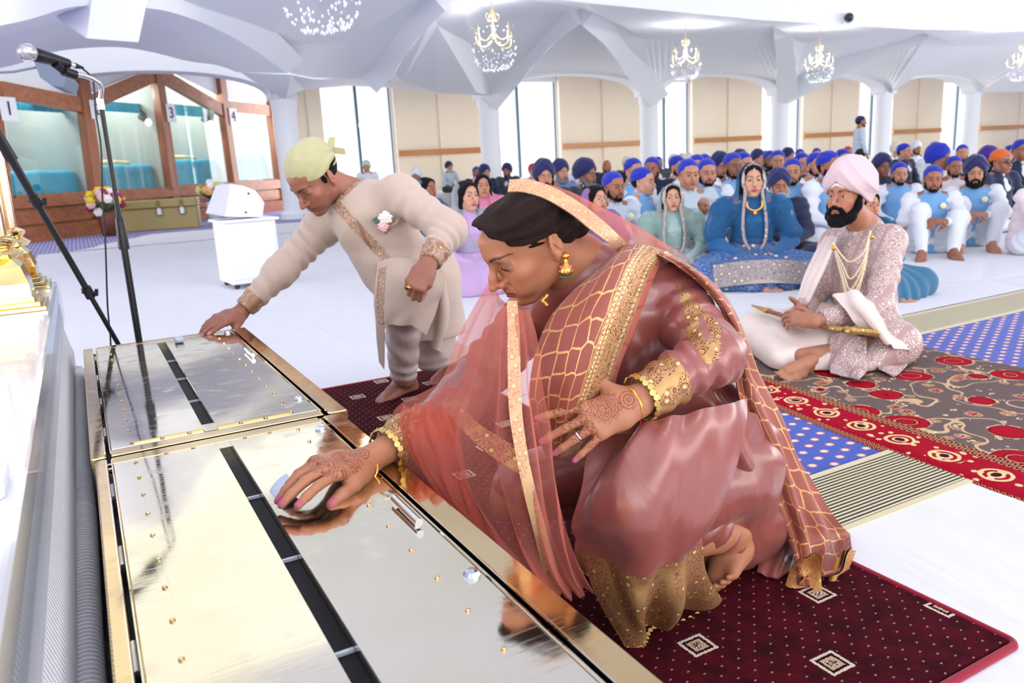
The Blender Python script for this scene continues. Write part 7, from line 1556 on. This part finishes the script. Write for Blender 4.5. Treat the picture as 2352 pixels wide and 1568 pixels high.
for i, (x, y, d, c, t, sk) in enumerate(ROW):
    hd_ = ('patka', c) if c == 'royal' else ('turban', c); kw = dict(jacket='navy' if i % 2 else 'black', legs='black', tie='navy') if t == 'J' else (dict(vest='sky') if t == 'sky' else dict(top=t))
    what = {'J': 'dark jacket', 'sky': 'sky blue waistcoat', 'white': 'white shirt', 'palepink': 'pale pink shirt'}[t]
    place = ['behind the balding man', 'behind the violet-veiled woman\'s right', 'in the third row above the sage veil', 'just behind the goateed man', 'far behind the small child', 'left behind the woman in blue', 'right above the woman in blue', 'far left above the woman in blue', 'above the white-bearded man', 'above and right of the white-bearded man', 'nearest left of the pink turban', 'in the farther row above the white-bearded man', 'peeping out above the pink turban', 'between the blue turban and the black beard', 'far back above the right front row', 'far back right of the pink turban', 'far back beside the last column', 'between the child and the woman in blue'][i]
    person(x, y, d, 'man, %s, %s, %s' % (wh[0 if c == 'royal' else 1], what, place), 'cross', random.Random(i).uniform(-.5, .6), skin=[0, 1, 3][i % 3] if sk else 0, head=hd_, beard_=('stub', 'b') if i % 3 else None, grp='rows farther back', **kw)
FARP = [(842, 384, 19.5, 'mint', 'white', 'pale green turban sitting below the left window'), (953, 372, 17.5, 'white', 'palepink', 'white turban and pink shirt by the left wall panel'), (1032, 384, 19.5, 'navyt', 'grey', 'black turban and white beard against the left wall panel'),
        (1094, 378, 18.5, 'royal', 'J', 'blue turban and dark suit left of the second column'), (1113, 376, 17.5, 'navyt', 'J', 'navy turban, white beard and tie in front of the second column'), (1163, 374, 19, 'navyt', 'G', 'dark turban and grey suit right of the second column'),
        (1226, 372, 16, 'red', 'white', 'red headcloth and white shirt below the second window'), (1243, 376, 17.5, 'grey', 'pale', 'grey turban behind the navy-suited beard'), (1327, 362, 18, 'royal', 'white', 'blue scarf and white shirt by the middle wall panel'), (1393, 358, 17.5, None, 'J', 'black hair, dark suit and tie by the middle wall panel'),
        (1440, 366, 20, 'cream', 'black', 'black clothes near the third column'), (1512, 358, 18, 'royal', 'G', 'blue scarf and grey suit below the third window'), (1550, 360, 19, 'white', 'white', 'white turban, first of three in the bright window'), (1568, 362, 19, 'cream', 'white', 'cream turban, second of three in the bright window'), (1583, 358, 19, 'white', 'white', 'white turban, third of three in the bright window'),
        (1620, 350, 17, 'white', 'black', 'white turban and black clothes left of the blue veil'), (1665, 352, 17, None, 'white', 'dark hair and white shirt above the blue veil'), (1688, 346, 17.5, 'royal', 'pale', 'blue scarf high above the blue veil'), (1742, 350, 16, 'navyt', 'J', 'navy turban behind the fourth column base, left'), (1760, 350, 17, 'royal', 'J', 'blue scarf and dark suit at the fourth column'),
        (1812, 346, 17.5, 'navyt', 'white', 'navy turban right of the fourth column'), (1838, 344, 18, 'royal', 'J', 'blue scarf in the fourth bright window, left one'), (1876, 342, 18, 'royal', 'J', 'blue scarf in the fourth bright window, right one'), (1948, 345, 18, 'red', 'white', 'red scarf left of the walking man'), (2062, 336, 18.5, 'cream', 'white', 'cream turban right of the fifth column'),
        (2105, 338, 19, 'white', 'white', 'white turban before the fifth wall panel'), (2322, 352, 13, 'royal', 'white', 'blue scarf and white shirt near the right edge')]
for i, (x, y, d, c, t, lab) in enumerate(FARP):
    kw = dict(jacket='navy' if t == 'J' else 'grey', legs='black', tie='navy') if t in 'JG' else dict(top=t if t != 'grey' else 'pale', legs='charcoal')
    bs = .38 if atd(x, y, d)[1] > 17.55 else 0.; pose = 'cross'
    person(x, y, d, 'distant man with '+lab, pose, random.Random(i+50).uniform(-.4, .7), base=bs, skin=i % 2, head=None if c is None else (('patka' if c in ('royal', 'red') else 'turban'), c), beard_=('full', 'w') if i in (1, 2, 4) else (('stub', 'b') if i % 2 else None), grp='people against the far wall', **kw)
person(1978, 280, 15.5, 'walking man in black cap, grey shirt and black trousers before the bright window', 'stand', 1.4, skin=1, top='pale', legs='black', head=('patka', 'navyt'), beard_=('stub', 'b'), grp=None)
